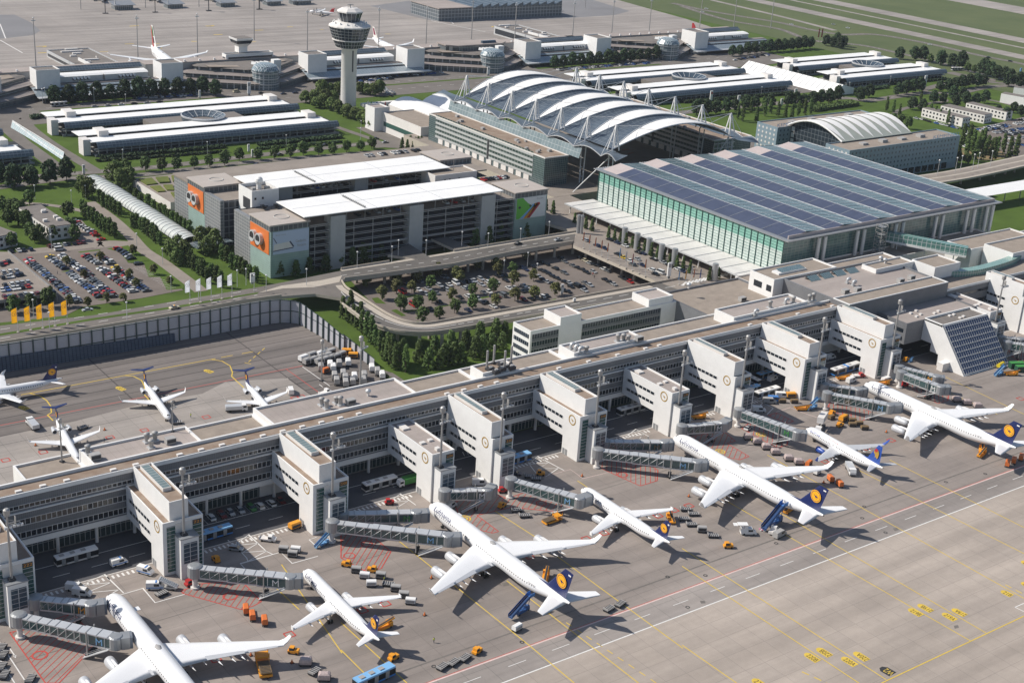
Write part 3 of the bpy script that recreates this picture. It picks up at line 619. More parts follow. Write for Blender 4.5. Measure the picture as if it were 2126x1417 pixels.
for i,c in enumerate(ch):
 MB().lathe([(.42,0),(.42,7.5),(.34,7.6),(0,7.6)],n=8).build('flue',M['steel'],c);MB().lathe([(.7,0),(.7,.9),(.45,1.1)],n=8).build('collar',M['dark'],c)
 tag(c,'slim grey flue on the black plant roof, '+('front left one','rear left one','front right one','rear right one')[i],'chimney','four slim flues on the pier roof')
for k,x,y in((5,930,890),(5,965,905),(5,1000,890),(5,1030,875),(5,1000,860),(5,1060,880)):
 p=at(k,x,y,23.3);t=thing('cooling_unit','dark cooling unit under the four flues, '+('left row front','left row middle','centre row front','centre row rear','back row','right row')[[930,965,1000,1030,1000,1060].index(x)if x!=1000 else(2 if y==890 else 4)],'roof vent',p,0,'dark units on the plant roof')
 MB().box(-1.3,1.3,-1,1,0,1.3).build('casing',M['dark'],t);MB().lathe([(.7,1.3),(.7,1.7),(0,1.7)],n=10).build('fan',M['greycan'],t)
adm=thing('office_wing','white office wing with banded grey windows on the car park side of the pier','office building',(370,425,0))
shell(adm,331,410.9,419,431,0,16,[M['white']],M['gravel'])
for z in(2.2,5.6,9.0,12.4):
 part(adm,'window_band',lambda mb:(mb.box(332,345.5,418.86,419,z,z+1.9),mb.box(358,402,418.86,419,z,z+1.9),mb.box(330.86,331,420,430,z,z+1.7)),panelled('office_windows%d'%z,(.02,.03,.045),(.4,.42,.44),1.4,4,.08,.1,0,'both'))
 part(adm,'spandrel',lambda mb:(mb.box(332,345.5,418.8,419,z-1.3,z-.1),mb.box(358,402,418.8,419,z-1.3,z-.1)),M['cladding'])
shell(adm,346,357,418.7,430,15.4,19.5,[M['white']],M['felt'],nm='stair_head')
shell(adm,395,409,419.5,430.6,15.4,19,[M['white']],M['felt'],nm='stair_head')
CR_S=[(-.95,-.55),(-.1,-.12),(.05,.1),(.32,-.02),(.62,.1),(.98,-.12),(.6,-.05),(.4,-.22),(.12,-.3),(-.05,-.28),(-.3,-.62),(-.22,-.3)]
def crane(mb,c,u,v,s,m=0,lift=None):
 c,u,v=Vector(c),Vector(u),Vector(v)
 pts=[(-.72,.52),(-.2,.06),(.02,.12),(.2,.32),(.12,.05),(.42,.02),(.78,-.24),(.36,-.16),(.12,-.2),(.5,-.72),(-.02,-.26),(-.22,-.1)]
 mb.add([c+u*(p[0]*s)+v*(p[1]*s)for p in pts],[tuple(range(len(pts)))],m)
def gate_tower(x0,w,tall,num,label,yf=341.0):
 t=thing('gate_tower',label,'gate tower',(x0+w/2,yf+14,0),0,'white gate towers along the pier')
 o=t.location;x1=x0+w;yb=368.4;ZT=17.4
 def wl(mb):
  pr=[(yf,0),(yf,ZT),(yb,ZT),(yb,6.8),(yf+8.8,6.8),(yf+8.8,0)]
  mb.add([(x0,y,z)for y,z in pr]+[(x1,y,z)for y,z in pr],[(5,4,3,2,1,0),(6,7,8,9,10,11)]+[(i,(i+1)%6,6+(i+1)%6,6+i)for i in(0,2,3,4)],0)
  q=[(x0,yf,ZT),(x1,yf,ZT),(x1,yb,ZT),(x0,yb,ZT)];i=[(x0+.4,yf+.4),(x1-.4,yf+.4),(x1-.4,yb),(x0+.4,yb)]
  mb.add(q+[(a,b,ZT)for a,b in i]+[(a,b,ZT-.6)for a,b in i],[(0,1,5,4),(1,2,6,5),(3,0,4,7),(4,5,9,8),(5,6,10,9),(7,4,8,11)],0)
 part(t,'wall',wl,M['white'])
 part(t,'roof',lambda mb:mb.sheet([(x0+.4,yf+.4),(x1-.4,yf+.4),(x1-.4,yb),(x0+.4,yb)],ZT-.6),M['gravel_rust' if tall else 'felt'])
 for z in(13.0,9.2):
  g=part(t,'window_band',lambda mb:(mb.box(x0-.04,x0,yf+9.3,yb-2.2,z,z+1.05),mb.box(x1,x1+.04,yf+9.3,yb-2.2,z,z+1.05)),M['glass'])
  part(g,'window_frame',lambda mb:[mb.box(xx-.07,xx+.07,yf+9.3+i*2.2,yf+9.55+i*2.2,z,z+1.05)for i in range(9)for xx in(x0,x1)],M['white'],o)
 wide=w>10
 def gl(mb):
  if wide:mb.box(x0+1.2,x0+3.9,yf-.06,yf,1.0,15.9)
  mb.box(x1-3.3,x1-.5,yf-.06,yf,1.0,16.2)
 g=part(t,'front_glazing',gl,M['glass_green'])
 part(g,'rails',lambda mb:[mb.box(a,b,yf-.14,yf-.07,z-.06,z+.06)for z in[2+i*1.25 for i in range(12)]for a,b in((([(x0+1.2,x0+3.9)]if wide else[])+[(x1-3.3,x1-.5)]))],M['frame_lt'],o)
 lx0,lx1=(x0+3.6,x0+9.2)if wide else(x0+.7,x0+6.6)
 part(t,'lift_shaft',lambda mb:mb.box(lx0,lx1,yf-4.2,yf-.15,0,13.0),M['white'])
 part(t,'lift_roof',lambda mb:(mb.box(lx0-.15,lx1+.15,yf-4.4,yf-.2,13.0,13.35),),M['frame'])
 g=part(t,'lift_glazing',lambda mb:mb.box(lx0+.9,lx1-.5,yf-4.26,yf-4.2,5.0,11.6),M['glass_blue'])
 part(g,'rails',lambda mb:[mb.box(lx0+.9,lx1-.5,yf-4.32,yf-4.27,z-.06,z+.06)for z in(5.8,7.2,8.6,10,11.3)]+[mb.box((lx0+lx1)/2-.05,(lx0+lx1)/2+.15,yf-4.33,yf-4.27,5,11.6)],M['frame_lt'],o)
 part(t,'grey_panel',lambda mb:mb.box(lx0+.2,x1-3.5,yf-.08,yf,13.6,16.4),M['offwhite'])
 sg=part(t,'stand_sign',lambda mb:mb.box(x1-3.2,x1-.5,yf-.22,yf-.1,15.0,16.2),M['dark'])
 part(sg,'stand_number',lambda mb:text_on(mb,num,1.35,(x1-3.1,yf-.24,15.12),(1,0,0),(0,0,1),0,2.4),M['orange'],o)
 def lg(mb):
  c=Vector((x0-.08,yf+4.2,14.6));n=20;vs=[]
  for i in range(n):
   e=Vector((0,-math.cos(2*PI*i/n),math.sin(2*PI*i/n)));vs+=[c+e*1.55,c+e*1.95]
  mb.add(vs,[(2*i,2*i+1,(2*i+3)%(2*n),(2*i+2)%(2*n))for i in range(n)]);crane(mb,c,(0,-1,0),(0,0,1),1.35)
 part(t,'emblem',lg,M['gold'])
 if tall:
  bx0,bx1=(x0+2.6,x0+8.4)if wide else(x0-.03,x0+5.3)
  shell(t,bx0,bx1,yf+1.0,368.4,ZT-.6 if wide else ZT-.02,23.2,[M['white']],M['gravel_rust'],nm='upper_block',pw=.3)
  part(t,'rooflight',lambda mb:(mb.box(bx0+1.6,bx1-1.6,yf+9,367,22.4,23.6,1),mb.add([(bx0+1.7,yf+9.2,23.62),(bx1-1.7,yf+9.2,23.62),(bx1-1.7,366.8,23.62),(bx0+1.7,366.8,23.62)],[(0,1,2,3)],0)),[panelled('tower_rooflight%d'%int(x0),(.15,.20,.20),(.42,.42,.40),4,1.6,.1,.2,0,'xy'),M['offwhite']])
 else:
  for a,b,c,d in((1.5,3.3,9,10.4),(5,6.6,9.6,11),(2,4.6,21,25)):part(t,'rooflight',lambda mb:mb.box(x0+a,x0+b,yf+c,yf+d,16.8,17.4),M['offwhite'])
  part(t,'roof_hatch',lambda mb:mb.box(x0+3.4,x0+4.8,yf+2.5,yf+4,16.8,17.8),M['offwhite'])
 for q in range(2):part(t,'door',lambda mb:mb.box(x0-.05,x0,yf+5.6+q*1.5,yf+6.8+q*1.5,0,2.3),M['frame'])
 return t
GT=[(90.4,12.5,1,'222','at the west end with the four-engined jet'),(139.9,12.5,1,'221','beside the police van'),(188.8,12.5,1,'220B','left of the fully seen four-engined jet'),(232.5,8.7,0,'220A','low narrow one above the white bus'),(256.6,8.6,1,'220','narrow one right beside the low tower'),(294.2,12.3,1,'219B','with broad ledge, left of the empty hatching'),(337.6,8.7,0,'219A','low narrow one by the second four-engined jet'),(369.9,8.6,1,'219','narrow one above the blue-tailed jet'),(408.5,12.5,1,'218','above the cream bus and vans'),(454.1,12.5,1,'217B','next to the solar wall'),(528.0,8.6,0,'217A','low one behind the solar wall'),(560.5,8.6,1,'217','last one at the east edge')]
for x0,w_,tall,num,where in GT:
 gate_tower(x0,w_,tall,num,'white gate tower '+where,346.5 if x0>555 else 341.0)
def mast_proto():
 t=thing('floodlight_mast','','')
 MB().tube((0,0,0),(0,0,19.5),.42,8,r1=.30).build('pole',M['steel'],t)
 MB().box(-.9,.9,-.9,.9,0,.5).tube((-.8,-.8,.4),(0,0,1.6),.12,4).tube((.8,.8,.4),(0,0,1.6),.12,4).build('base',M['dark'],t)
 MB().lathe([(.55,19.5),(.9,19.8),(.9,21.3),(.5,21.7),(0,21.7)],n=12).build('beacon_drum',M['steel'],t)
 h=MB();h.obox((1.6,0,16.6),3.8,.2,.2).obox((1.6,.9,16.6),3.4,.15,.15).obox((0,.4,16.6),.3,1.6,.2).obox((2.2,.4,17.6),.15,1.0,2.0).tube((0,0,18.4),(3,.5,16.7),.08,4)
 a=h.build('lamp_arm',M['steel'],t)
 for i in range(4):
  MB().obox((.6+i*1.0,-.35,16.2),.75,.5,.6,.2).build('floodlight',M['frame_lt'],a)
 MB().obox((-.5,-.2,15.9),.9,.6,.7).build('floodlight',M['frame_lt'],a)
 return t
mp0=mast_proto()
for i,(x0,w_,tall,num,where)in enumerate(GT):
 loc=(x0+(5.6 if w_>10 else 1.9),(346.5 if x0>555 else 341.0)-2.0,13.35)
 lab='grey floodlight mast on the white gate tower '+where
 if i==0:mp0.location=loc;tag(mp0,lab,'floodlight mast','floodlight masts along the pier')
 else:copy_tree(mp0,loc,0,lab)
for(x,y,z),lab,sc in(((129.1,392.6,17.4),'short floodlight mast on the low west roof beside a T-tail jet',.68),((164,388.9,21.3),'floodlight mast on the pink roof near the middle T-tail jet',.5),((259.9,433.1,0),'floodlight mast among the parked baggage trailers',1.0),(tuple(at('N',600,800)),'floodlight mast in front of the third T-tail jet',.8)):
 copy_tree(mp0,(x,y,z),.4,lab,'floodlight masts along the pier',sc)
sol=thing('solar_building','white block with a steep wall of blue solar panels beside the last gate tower','building',(507,345,0))
def sw(mb):
 a=[(324,0),(339,18),(348.5,18),(348.5,8.5),(343,8.5),(343,5),(338.5,5),(338.5,0)]
 n=len(a)
 mb.add([(491.4,y,z)for y,z in a]+[(522.5,y,z)for y,z in a],[tuple(range(n-1,-1,-1)),tuple(range(n,2*n))]+[(i,(i+1)%n,n+(i+1)%n,n+i)for i in range(n)if i not in(1,)],0)
part(sol,'wall',sw,M['white'])
part(sol,'roof',lambda mb:(mb.sheet([(491.9,339.6),(522,339.6),(522,348),(491.9,348)],17.6),),M['felt_dark'])
part(sol,'parapet',lambda mb:(mb.box(491.4,522.5,348,348.5,17.4,18.5),mb.box(491.4,491.9,339,348,17.4,18.5),mb.box(522,522.5,339,348,17.4,18.5),mb.box(491.4,522.5,338.9,339.5,17.2,18.3)),M['white'])
def sp_(mb):
 def pt(u,t):return(492+u*30,324+t*15-.25,18*t+.3*.65)
 mb.add([pt(0,.03),pt(1,.03),pt(1,.98),pt(0,.98)],[(0,1,2,3)],0)
 for i in range(21):a,b=pt(i/20,.03),pt(i/20,.98);mb.tube((a[0],a[1]-.08,a[2]+.05),(b[0],b[1]-.1,b[2]+.08),.13,4,1)
 for j in range(10):
  t=.03+.95*j/9;a,b=pt(0,t),pt(1,t);mb.tube((a[0],a[1]-.08,a[2]+.05),(b[0],b[1]-.1,b[2]+.08),.15,4,1)
part(sol,'solar_panel',sp_,[mat('solar_cells',(.055,.07,.14),.2,spec=.7,var=.06,scale=.1),M['frame_lt']])
shell(sol,480,528,348.6,365.5,8,17.6,[M['cladding2']],M['felt'],nm='rear_hall')
for z in(9.4,13):part(sol,'window_band',lambda mb:mb.box(479.9,480,350,363,z,z+1.7),M['glass'])
for x,y in((492,353),(496,354),(493,357),(498,358),(503,352),(507,353),(505,345.5),(508,345.6),(507,341.5),(510,342)):part(sol,'rooflight',lambda mb:mb.box(x,x+1.2,y,y+1.2,16.9 if y>348 else 17.6,17.5 if y>348 else 18.2),M['offwhite'])
gb=thing('glass_link_bridge','curved green glass bridge bending round the back of the pier','glass bridge',(560,378,0))
pth=smooth_path([(543,382,0),(556,377.5,0),(568,376.2,0),(590,378,0),(606,382,0),(640,392,0)],5)
mb=MB(gb.location);mb.loft([[(a.x,a.y,17.4),(b.x,b.y,17.4),(b.x,b.y,22),(a.x,a.y,22)]for a,b in zip(offset(pth,2.2),offset(pth,-2.2))],0);mb.build('glazing',panelled('bridge_glazing',(.16,.30,.26),(.5,.54,.52),1.5,2.3,.12,.2,0,'xz'),gb)
mb=MB(gb.location);mb.loft([[(a.x,a.y,16),(b.x,b.y,16),(b.x,b.y,17.38),(a.x,a.y,17.38)]for a,b in zip(offset(pth,2.5),offset(pth,-2.5))]);mb.build('deck',M['frame'],gb)
g2=thing('glass_footbridge','straight green glass footbridge running from the solar roofed hall','glass bridge',(575,415,0))
a,b=Vector((566,432.8,20)),Vector((586,398,19))
mb=MB(g2.location);d=(b-a).normalized();n=Vector((-d.y,d.x,0))
mb.loft([[p+n*2.2,p-n*2.2,p-n*2.2+Vector((0,0,4)),p+n*2.2+Vector((0,0,4))]for p in(a,b)]);mb.build('glazing',panelled('footbridge_glazing',(.12,.25,.22),(.55,.58,.56),2.0,2.2,.14,.2,0,'yz'),g2)
mb=MB(g2.location);mb.loft([[p+n*2.5-Vector((0,0,1)),p-n*2.5-Vector((0,0,1)),p-n*2.5-Vector((0,0,.02)),p+n*2.5-Vector((0,0,.02))]for p in(a,b)])
for t in(.15,.5,.85):q=a+(b-a)*t;mb.tube((q.x,q.y,15.5),(q.x,q.y,19),.3,6)
mb.build('deck',M['white'],g2)
hall=thing('departure_hall','large glass departure hall roofed with rows of blue solar panels','terminal',(573,500,7))
HX0,HX1,HY0,HY1,HZ=491,655,433,571,29.5
part(hall,'body',lambda mb:mb.box(HX0+.3,HX1-.3,HY0+.3,HY1-.3,7,HZ-.8),M['glass_green'])
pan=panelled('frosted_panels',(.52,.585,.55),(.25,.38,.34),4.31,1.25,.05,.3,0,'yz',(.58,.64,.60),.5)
pan2=panelled('green_panels',(.21,.42,.35),(.08,.22,.18),4.31,1.25,.05,.3,0,'yz',(.26,.48,.40),.5)  # upper green mixes printed glass with reflection put into the colour
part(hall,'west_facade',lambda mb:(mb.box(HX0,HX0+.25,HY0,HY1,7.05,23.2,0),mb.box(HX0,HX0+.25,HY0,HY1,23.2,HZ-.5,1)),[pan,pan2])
part(hall,'west_mullions',lambda mb:[mb.box(HX0-.35,HX0-.01,HY0+i*4.3125-.16,HY0+i*4.3125+.16,7.05,HZ-.4)for i in range(33)],mat('dark_green_mullion',(.02,.07,.06),.5))
part(hall,'west_transoms',lambda mb:[mb.box(HX0-.12,HX0-.02,HY0,HY1,12.5+i*1.42,12.62+i*1.42)for i in range(12)],mat('green_transom',(.05,.16,.13),.5))
sf=panelled('south_panels',(.05,.11,.11),(.20,.25,.24),2.7,1.4,.10,.2,0,'xz',(.09,.17,.16),.7)
part(hall,'south_facade',lambda mb:mb.box(HX0,HX1,HY0,HY0+.25,7.05,HZ-.5),sf)
part(hall,'east_facade',lambda mb:mb.box(HX1-.25,HX1,HY0,HY1,7.05,HZ-.5),M['glass_green'])
part(hall,'north_facade',lambda mb:mb.box(HX0,HX1,HY1-.25,HY1,7.05,HZ-.5),M['glass_green'])
for x in(513,517.5,541,546,570,575.5,602,607.5,628,634,645,650):part(hall,'column',lambda mb:mb.tube((x,HY0-2.2,14),(x,HY0-2.2,28.3),1.0,10),M['frame_lt'])
part(hall,'eaves',lambda mb:(mb.box(HX0-1,HX1+1,HY0-3.4,HY1+3,HZ-.5,HZ),),M['frame'])
part(hall,'louvre_edge',lambda mb:[mb.box(HX0-1+i*1.6,HX0-.4+i*1.6,HY1+3,HY1+4.2,HZ-.4,HZ-.1)for i in range(103)],M['frame_lt'])
BAY=(HX1-HX0-4)/6
solm=panelled('roof_solar',(.055,.065,.105),(.085,.095,.14),5.2,1.3,.06,.3,0,'xy',(.065,.075,.12),.6)
glm=panelled('roof_lattice_glass',(.04,.085,.105),(.24,.30,.32),30,2.4,.42,.25,0,'xy',(.06,.12,.14),.7)
for i in range(6):
 xa=HX0+2+i*BAY;s=part(hall,'roof_bay',lambda mb:(mb.add([(xa,HY0,HZ+.05),(xa+BAY*.46,HY0,HZ+2.2),(xa+BAY*.46,HY1-12,HZ+2.2),(xa,HY1-12,HZ+.05)],[(0,1,2,3)],0),mb.add([(xa+BAY*.46,HY0,HZ+2.2),(xa+BAY,HY0,HZ+1.2),(xa+BAY,HY1-1,HZ+1.2),(xa+BAY*.46,HY1-1,HZ+2.2)],[(0,1,2,3)],1),mb.add([(xa,HY1-12,HZ+.04),(xa+BAY*.46,HY1-12,HZ+2.19),(xa+BAY*.46,HY1,HZ+2.19),(xa,HY1,HZ+.04)],[(0,1,2,3)],2),mb.box(xa+BAY-.5,xa+BAY,HY0,HY1,HZ,HZ+1.5,3),mb.box(xa+BAY*.46-.12,xa+BAY*.46+.12,HY0,HY1,HZ+1.9,HZ+2.3,3),mb.box(xa,xa+BAY,HY0-.4,HY0,HZ,HZ+1.6,2),mb.add([(xa,HY1,HZ),(xa+BAY*.46,HY1,HZ+2.19),(xa+BAY,HY1,HZ+1.2),(xa+BAY,HY1,HZ)],[(0,1,2,3)],2)),[solm,glm,mat('pinkish_sheet',(.47,.40,.38),.6,var=.06,scale=.2)if i==0 else bpy.data.materials['pinkish_sheet'],M['frame_lt']])
 part(s,'panel_breaks',lambda mb:[mb.obox((xa+BAY*.25,HY0+6+j*11.2,HZ+1.30),BAY*.5,.16,.1,0,0,-.165)for j in range(11)]+[mb.obox((xa+BAY*.73,HY0+2+j*5.2,HZ+1.80),BAY*.5,.2,.1,0,0,.07)for j in range(26)],M['frame_lt'],hall.location)
can=thing('entrance_canopy','long white canopy on slender columns in front of the departure hall','canopy',(481,507,7))
part(can,'roof',lambda mb:mb.box(470.5,490.5,440,574,11.75,12.2),mat('canopy_sheet',(.62,.60,.57),.5,var=.10,scale=.12))
part(can,'seams',lambda mb:[mb.box(471,490.4,443+i*9.6,443.2+i*9.6,12.2,12.42)for i in range(14)]+[mb.box(470.3,470.5,440,574,11.6,12.3)],M['frame_lt'])
for i in range(12):part(can,'column',lambda mb:mb.tube((472.6,447+i*11.3,7.06),(472.6,447+i*11.3,11.75),.32,8),M['white'])
cl=thing('curved_roof_canopy','white strip roof of a station canopy beyond the solar roofed hall','canopy',(790,500,0))
part(cl,'roof',lambda mb:mb.add([(700,492,8),(790,490,8),(900,482,8),(900,494,9),(790,504,9),(712,505,9)],[(0,1,4,5),(1,2,3,4)]),M['white_roof'])
for i in range(8):part(cl,'column',lambda mb:mb.tube((712+i*16,497,0),(712+i*16,497,8.2),.35,6),M['frame'])
lt_=thing('lattice_tower','grey open lattice mast standing against the shaded front of the departure hall','lattice tower',(553,426,16))
def ltf(mb):
 for a,b in((-2,-2),(2,-2),(2,2),(-2,2)):mb.tube((553+a,426+b,15.3),(553+a,426+b,31),.16,4)
 for z in range(17,32,2):
  for a in(-2,2):mb.box(551,555,426+a-.1,426+a+.1,z-.1,z+.1);mb.box(553+a-.1,553+a+.1,424,428,z-.1,z+.1)
  mb.tube((551,424,z-2),(555,424,z),.09,4);mb.tube((555,428,z-2),(551,428,z),.09,4)
part(lt_,'frame',ltf,M['steel']);part(lt_,'platform',lambda mb:[mb.box(551.2,554.8,424.2,427.8,z,z+.12)for z in(18,22,26,30)],M['frame'])
nw_=thing('noise_wall','tall noise barrier of pale panels and dark posts curving round the back apron','noise wall',tuple(WALLP[4]))
wp=smooth_path(WALLP,4);acc=[0]
for a,b in zip(wp,wp[1:]):acc.append(acc[-1]+(b-a).length)
def wh(s):
 L=acc[-1];return 11.0 if s<L-78 else 11.0-7.2*((s-(L-78))/78)**1.4
mb=MB(nw_.location);mb.loft([[(p.x,p.y-.15,0),(p.x,p.y-.15,wh(s)),(p.x+.1,p.y+.25,wh(s)),(p.x+.1,p.y+.25,0)]for p,s in zip(wp,acc)],0);mb.build('panel',mat('wall_panel',(.40,.40,.43),.6,var=.06,scale=.3),nw_)
mp_=MB(nw_.location);mr=MB(nw_.location);s=0;i=0
GREEN_D=mat('dark_green_steel',(.035,.06,.06),.5)
posts=[]
for j in range(len(wp)-1):
 while s<acc[j+1]:
  t=(s-acc[j])/(acc[j+1]-acc[j]);p=wp[j]+(wp[j+1]-wp[j])*t;d=(wp[j+1]-wp[j]).normalized();n=Vector((d.y,-d.x,0))
  if n.y>0 and abs(d.x)>.5:n=-n
  if d.y<-.3:n=Vector((-abs(d.y),-abs(d.x),0))
  q=p+n*.4;posts.append((q,math.atan2(d.y,d.x),wh(s)));s+=4.6
posts=[q for q in posts if q[0].x>95][:100]
for q,a,h in posts:MB(nw_.location).obox((q.x,q.y,h/2+.15),.45,.5,h+.3,a).build('post',GREEN_D,nw_)
for z in(5.6,10.95):
 mr.loft([[(p.x,p.y-.4,min(z,wh(s))-.25),(p.x,p.y-.1,min(z,wh(s))-.25),(p.x,p.y-.1,min(z,wh(s))+.1),(p.x,p.y-.4,min(z,wh(s))+.1)]for p,s in zip(wp,acc)])
mr.build('rail',GREEN_D,nw_)
gab=MB(nw_.location);xs=[]
for p in wp:
 if p.x<222:xs.append(p)
gab.loft([[(p.x,p.y-1.6,0),(p.x,p.y-.9,6.2-max(0,(p.x-150))*.035),(p.x,p.y-.5,6.2-max(0,(p.x-150))*.035),(p.x,p.y-.5,0)]for p in xs])
gab.build('sound_absorber',panelled('absorber_blocks',(.07,.095,.14),(.02,.03,.05),1.5,.8,.16,.8,0,'xz',(.09,.12,.17)),nw_)
gar=thing('parking_garage','multi-storey car park with two white sheet roofs and orange posters on its corners','car park building',(368,600,0))
CONC=mat('grey_concrete',(.36,.35,.33),.8,var=.08,scale=.2)
SLAT=panelled('garage_slats',(.20,.21,.22),(.40,.40,.40),2.3,1.64,.16,.5,.2,'both')
GSL=panelled('green_glass_slats',(.30,.40,.37),(.20,.28,.26),40,1.1,.08,.3,0,'both')
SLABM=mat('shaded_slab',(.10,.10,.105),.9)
INNER_SHADE=mat('painted_inner_shade',(.022,.024,.03),.9)  # near-black colour stands in for shade inside decks and openings
for(ya,yb_,front)in((563.1,601.4,1),(616.6,654.4,0)):
 part(gar,'shade_core',lambda mb:mb.box(290.5,447,ya+9,yb_-9,.1,22.0),INNER_SHADE)  # dark filler box blocks see-through and paints the shade behind the floors
 for i in range(7):
  z=2.6+i*3.28
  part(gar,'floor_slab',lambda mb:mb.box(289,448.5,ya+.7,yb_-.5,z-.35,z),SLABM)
  part(gar,'guard_rail',lambda mb:(mb.box(308.5,428,ya,ya+.18,z+.66,z+.82),mb.box(308.5,428,ya,ya+.18,z-.2,z-.04)),M['frame_lt'])
 for i in range(12):part(gar,'column',lambda mb:mb.box(311+i*10.6,311.25+i*10.6,ya+.02,ya+.45,.1,22.8),M['frame'])
 part(gar,'bright_band',lambda mb:mb.box(327.2,428,ya-.12,ya-.02,9.1,10.0),M['frame'])
 part(gar,'shade_backing',lambda mb:mb.box(308.5,428,ya+4.5,ya+4.8,.1,22),INNER_SHADE)  # dark sheet painted in for the shade between floors
 part(gar,'roof_deck',lambda mb:mb.box(289,448.5,ya+.7,yb_-.5,22.3,22.62),M['pave'])
 for x0,x1 in((319,327),(363.2,371.2),(406.5,415)):part(gar,'stair_tower',lambda mb:mb.box(x0,x1,ya-1.0,ya+6,0,26.4),mat('stair_concrete',(.42,.42,.41),.75,var=.06,scale=.3)if x0==319 and front else bpy.data.materials['stair_concrete'])
part(gar,'roof_deck',lambda mb:mb.box(289,449,654.6,676,21.6,22.62),M['pave'])
part(gar,'rear_wall',lambda mb:mb.box(289.5,448.5,655,675.5,0,21.6),SLAT)
part(gar,'sheet_roof',lambda mb:mb.box(304.6,419.6,561.8,590.2,27.7,28.1),M['white_roof'])
part(gar,'sheet_roof',lambda mb:mb.box(306,420,611.6,639.6,27.7,28.1),M['white_roof'])
for y0,y1 in((561.8,590.2),(611.6,639.6)):
 part(gar,'roof_seam',lambda mb:[mb.box(x,x+.35,y0+.5,y1-.5,28.1,28.2)for x in(344,382)]+[mb.box(306,419,(y0+y1)/2-.12,(y0+y1)/2+.12,28.1,28.16)],M['frame_lt'])
 part(gar,'roof_ladder',lambda mb:[mb.box(338+k*.0,338.9,y0+2+k*1.6,y0+2.2+k*1.6,28.1,29.0)for k in range(14)]+[mb.box(338,338.15,y0+2,y1-2,28.9,29.05)],M['steel'])
 for i in range(12):part(gar,'roof_post',lambda mb:(mb.tube((308+i*10.1,y0+1.5,22.6),(308+i*10.1,y0+1.5,27.7),.16,5),mb.tube((308+i*10.1,y1-1.5,22.6),(308+i*10.1,y1-1.5,27.7),.16,5)),M['frame'])
def dish(mb,cx,cy,z,r):
 mb.lathe([(r,0),(r-.3,.25),(r*.72,-.5),(r*.5,-1.0),(0,-1.15)],(cx,cy,z),28)
def ctower(x0,x1,y0,y1,z1,west,south):
 w_=part(gar,'corner_tower',lambda mb:mb.box(x0,x1,y0,y1,0,z1-.6),west)
 part(gar,'corner_roof',lambda mb:mb.box(x0-.5,x1+.5,y0-.5,y1+.5,z1-.58,z1),mat('corner_roof_slab',(.40,.355,.32),.85,var=.06,scale=.2)if 'corner_roof_slab' not in bpy.data.materials else bpy.data.materials['corner_roof_slab'])
 part(gar,'roof_dish',lambda mb:dish(mb,(x0+x1)/2+1,(y0+y1)/2,z1+.02,3.8),CONC)
 part(gar,'glazed_band',lambda mb:(mb.box(x0-.06,x1+.06,y0-.06,y1+.06,z1-3.2,z1-.62),),panelled('band_glass',(.10,.11,.12),(.36,.37,.37),2.5,5,.12,.2,0,'both')if 'band_glass' not in bpy.data.materials else bpy.data.materials['band_glass'])
ctower(287.8,308,563.1,583.8,25.8,[GSL],None);ctower(287.8,308,634.6,654.4,25.9,[GSL],None);ctower(428.4,449.4,563.1,584,25.6,[GSL],None);ctower(428.4,449.4,634,654.4,25.9,[GSL],None)
for y0,y1 in((583.82,601.4),(616.6,634.58)):part(gar,'slatted_side',lambda mb:mb.box(287.9,290,y0,y1,0,23.3),SLAT)
for y0 in(601.2,616.6):part(gar,'inner_side',lambda mb:mb.box(290.02,306,y0,y0+.25,0,23),panelled('inner_grid',(.03,.035,.05),(.22,.23,.25),3.4,3.2,.22,.3,0,'xz'))
pw_=thing('stair_head_tower','white roof tower carrying a white radome on the car park','roof tower',(299,607,22))
shell(pw_,297.5,312,601.5,616,18,31,[M['white']],M['felt_dark'],par=1.6)
part(pw_,'window',lambda mb:(mb.box(298.8,299.8,601.4,601.5,26.5,27.6),mb.box(302.8,303.8,601.4,601.5,26.5,27.6)),M['glass'])
part(pw_,'doorway',lambda mb:mb.box(297.4,297.5,603.5,611,21,26.5),M['dark'])
part(pw_,'radome',lambda mb:mb.lathe([(1.2,29.4),(1.2,32),(1.7,32.6),(1.95,33.6),(1.75,34.8),(1.0,35.6),(0,35.8)],(305,609,0),16),M['white'])
part(pw_,'plant',lambda mb:(mb.box(300,302,606,608,29.4,31.2),mb.box(307.5,310,607,608.5,29.4,30.8)),M['greycan'])
ps=thing('garage_plant_house','low white plant house standing on the car park deck near the glass offices','roof house',(420,606,22))
shell(ps,405,432,603.5,617,20,27,[M['offwhite']],M['gravel'])
part(ps,'porthole',lambda mb:[mb.box(x,x+.8,603.35,603.5,23.5,24.4)for x in(411,414,420)],M['dark']);part(ps,'antenna',lambda mb:mb.tube((421,610,26.4),(421,610,33),.15,5),M['steel'])
def poster_west(y0,y1,z0,z1,lab):
 t=thing('poster',lab,'poster',(287.6,(y0+y1)/2,z0),0,'orange posters with exhaust pipes')
 part(t,'sheet',lambda mb:mb.box(287.45,287.72,y0,y1,z0,z1),M['orange_red'])
 for yy in(y0+(y1-y0)*.42,y0+(y1-y0)*.74):
  e=part(t,'exhaust_pipe',lambda mb:mb.tube((287.5,yy,(z0+z1)/2),(285.6,yy,(z0+z1)/2+.2),2.8,20),M['frame_lt'])
  part(e,'bore',lambda mb:mb.tube((285.75,yy,(z0+z1)/2+.2),(285.5,yy,(z0+z1)/2+.2),2.0,20),M['black'],t.location)
 return t
poster_west(564.2,583.2,11.2,22.4,'orange poster with twin exhaust pipes on the nearer corner of the car park');poster_west(635.4,653.6,11.6,22.8,'orange poster with twin exhaust pipes on the farther corner of the car park')
t=thing('billboard','pale blue billboard of a flat reading device with grey words on the car park front','billboard',(298,562.9,11.4))
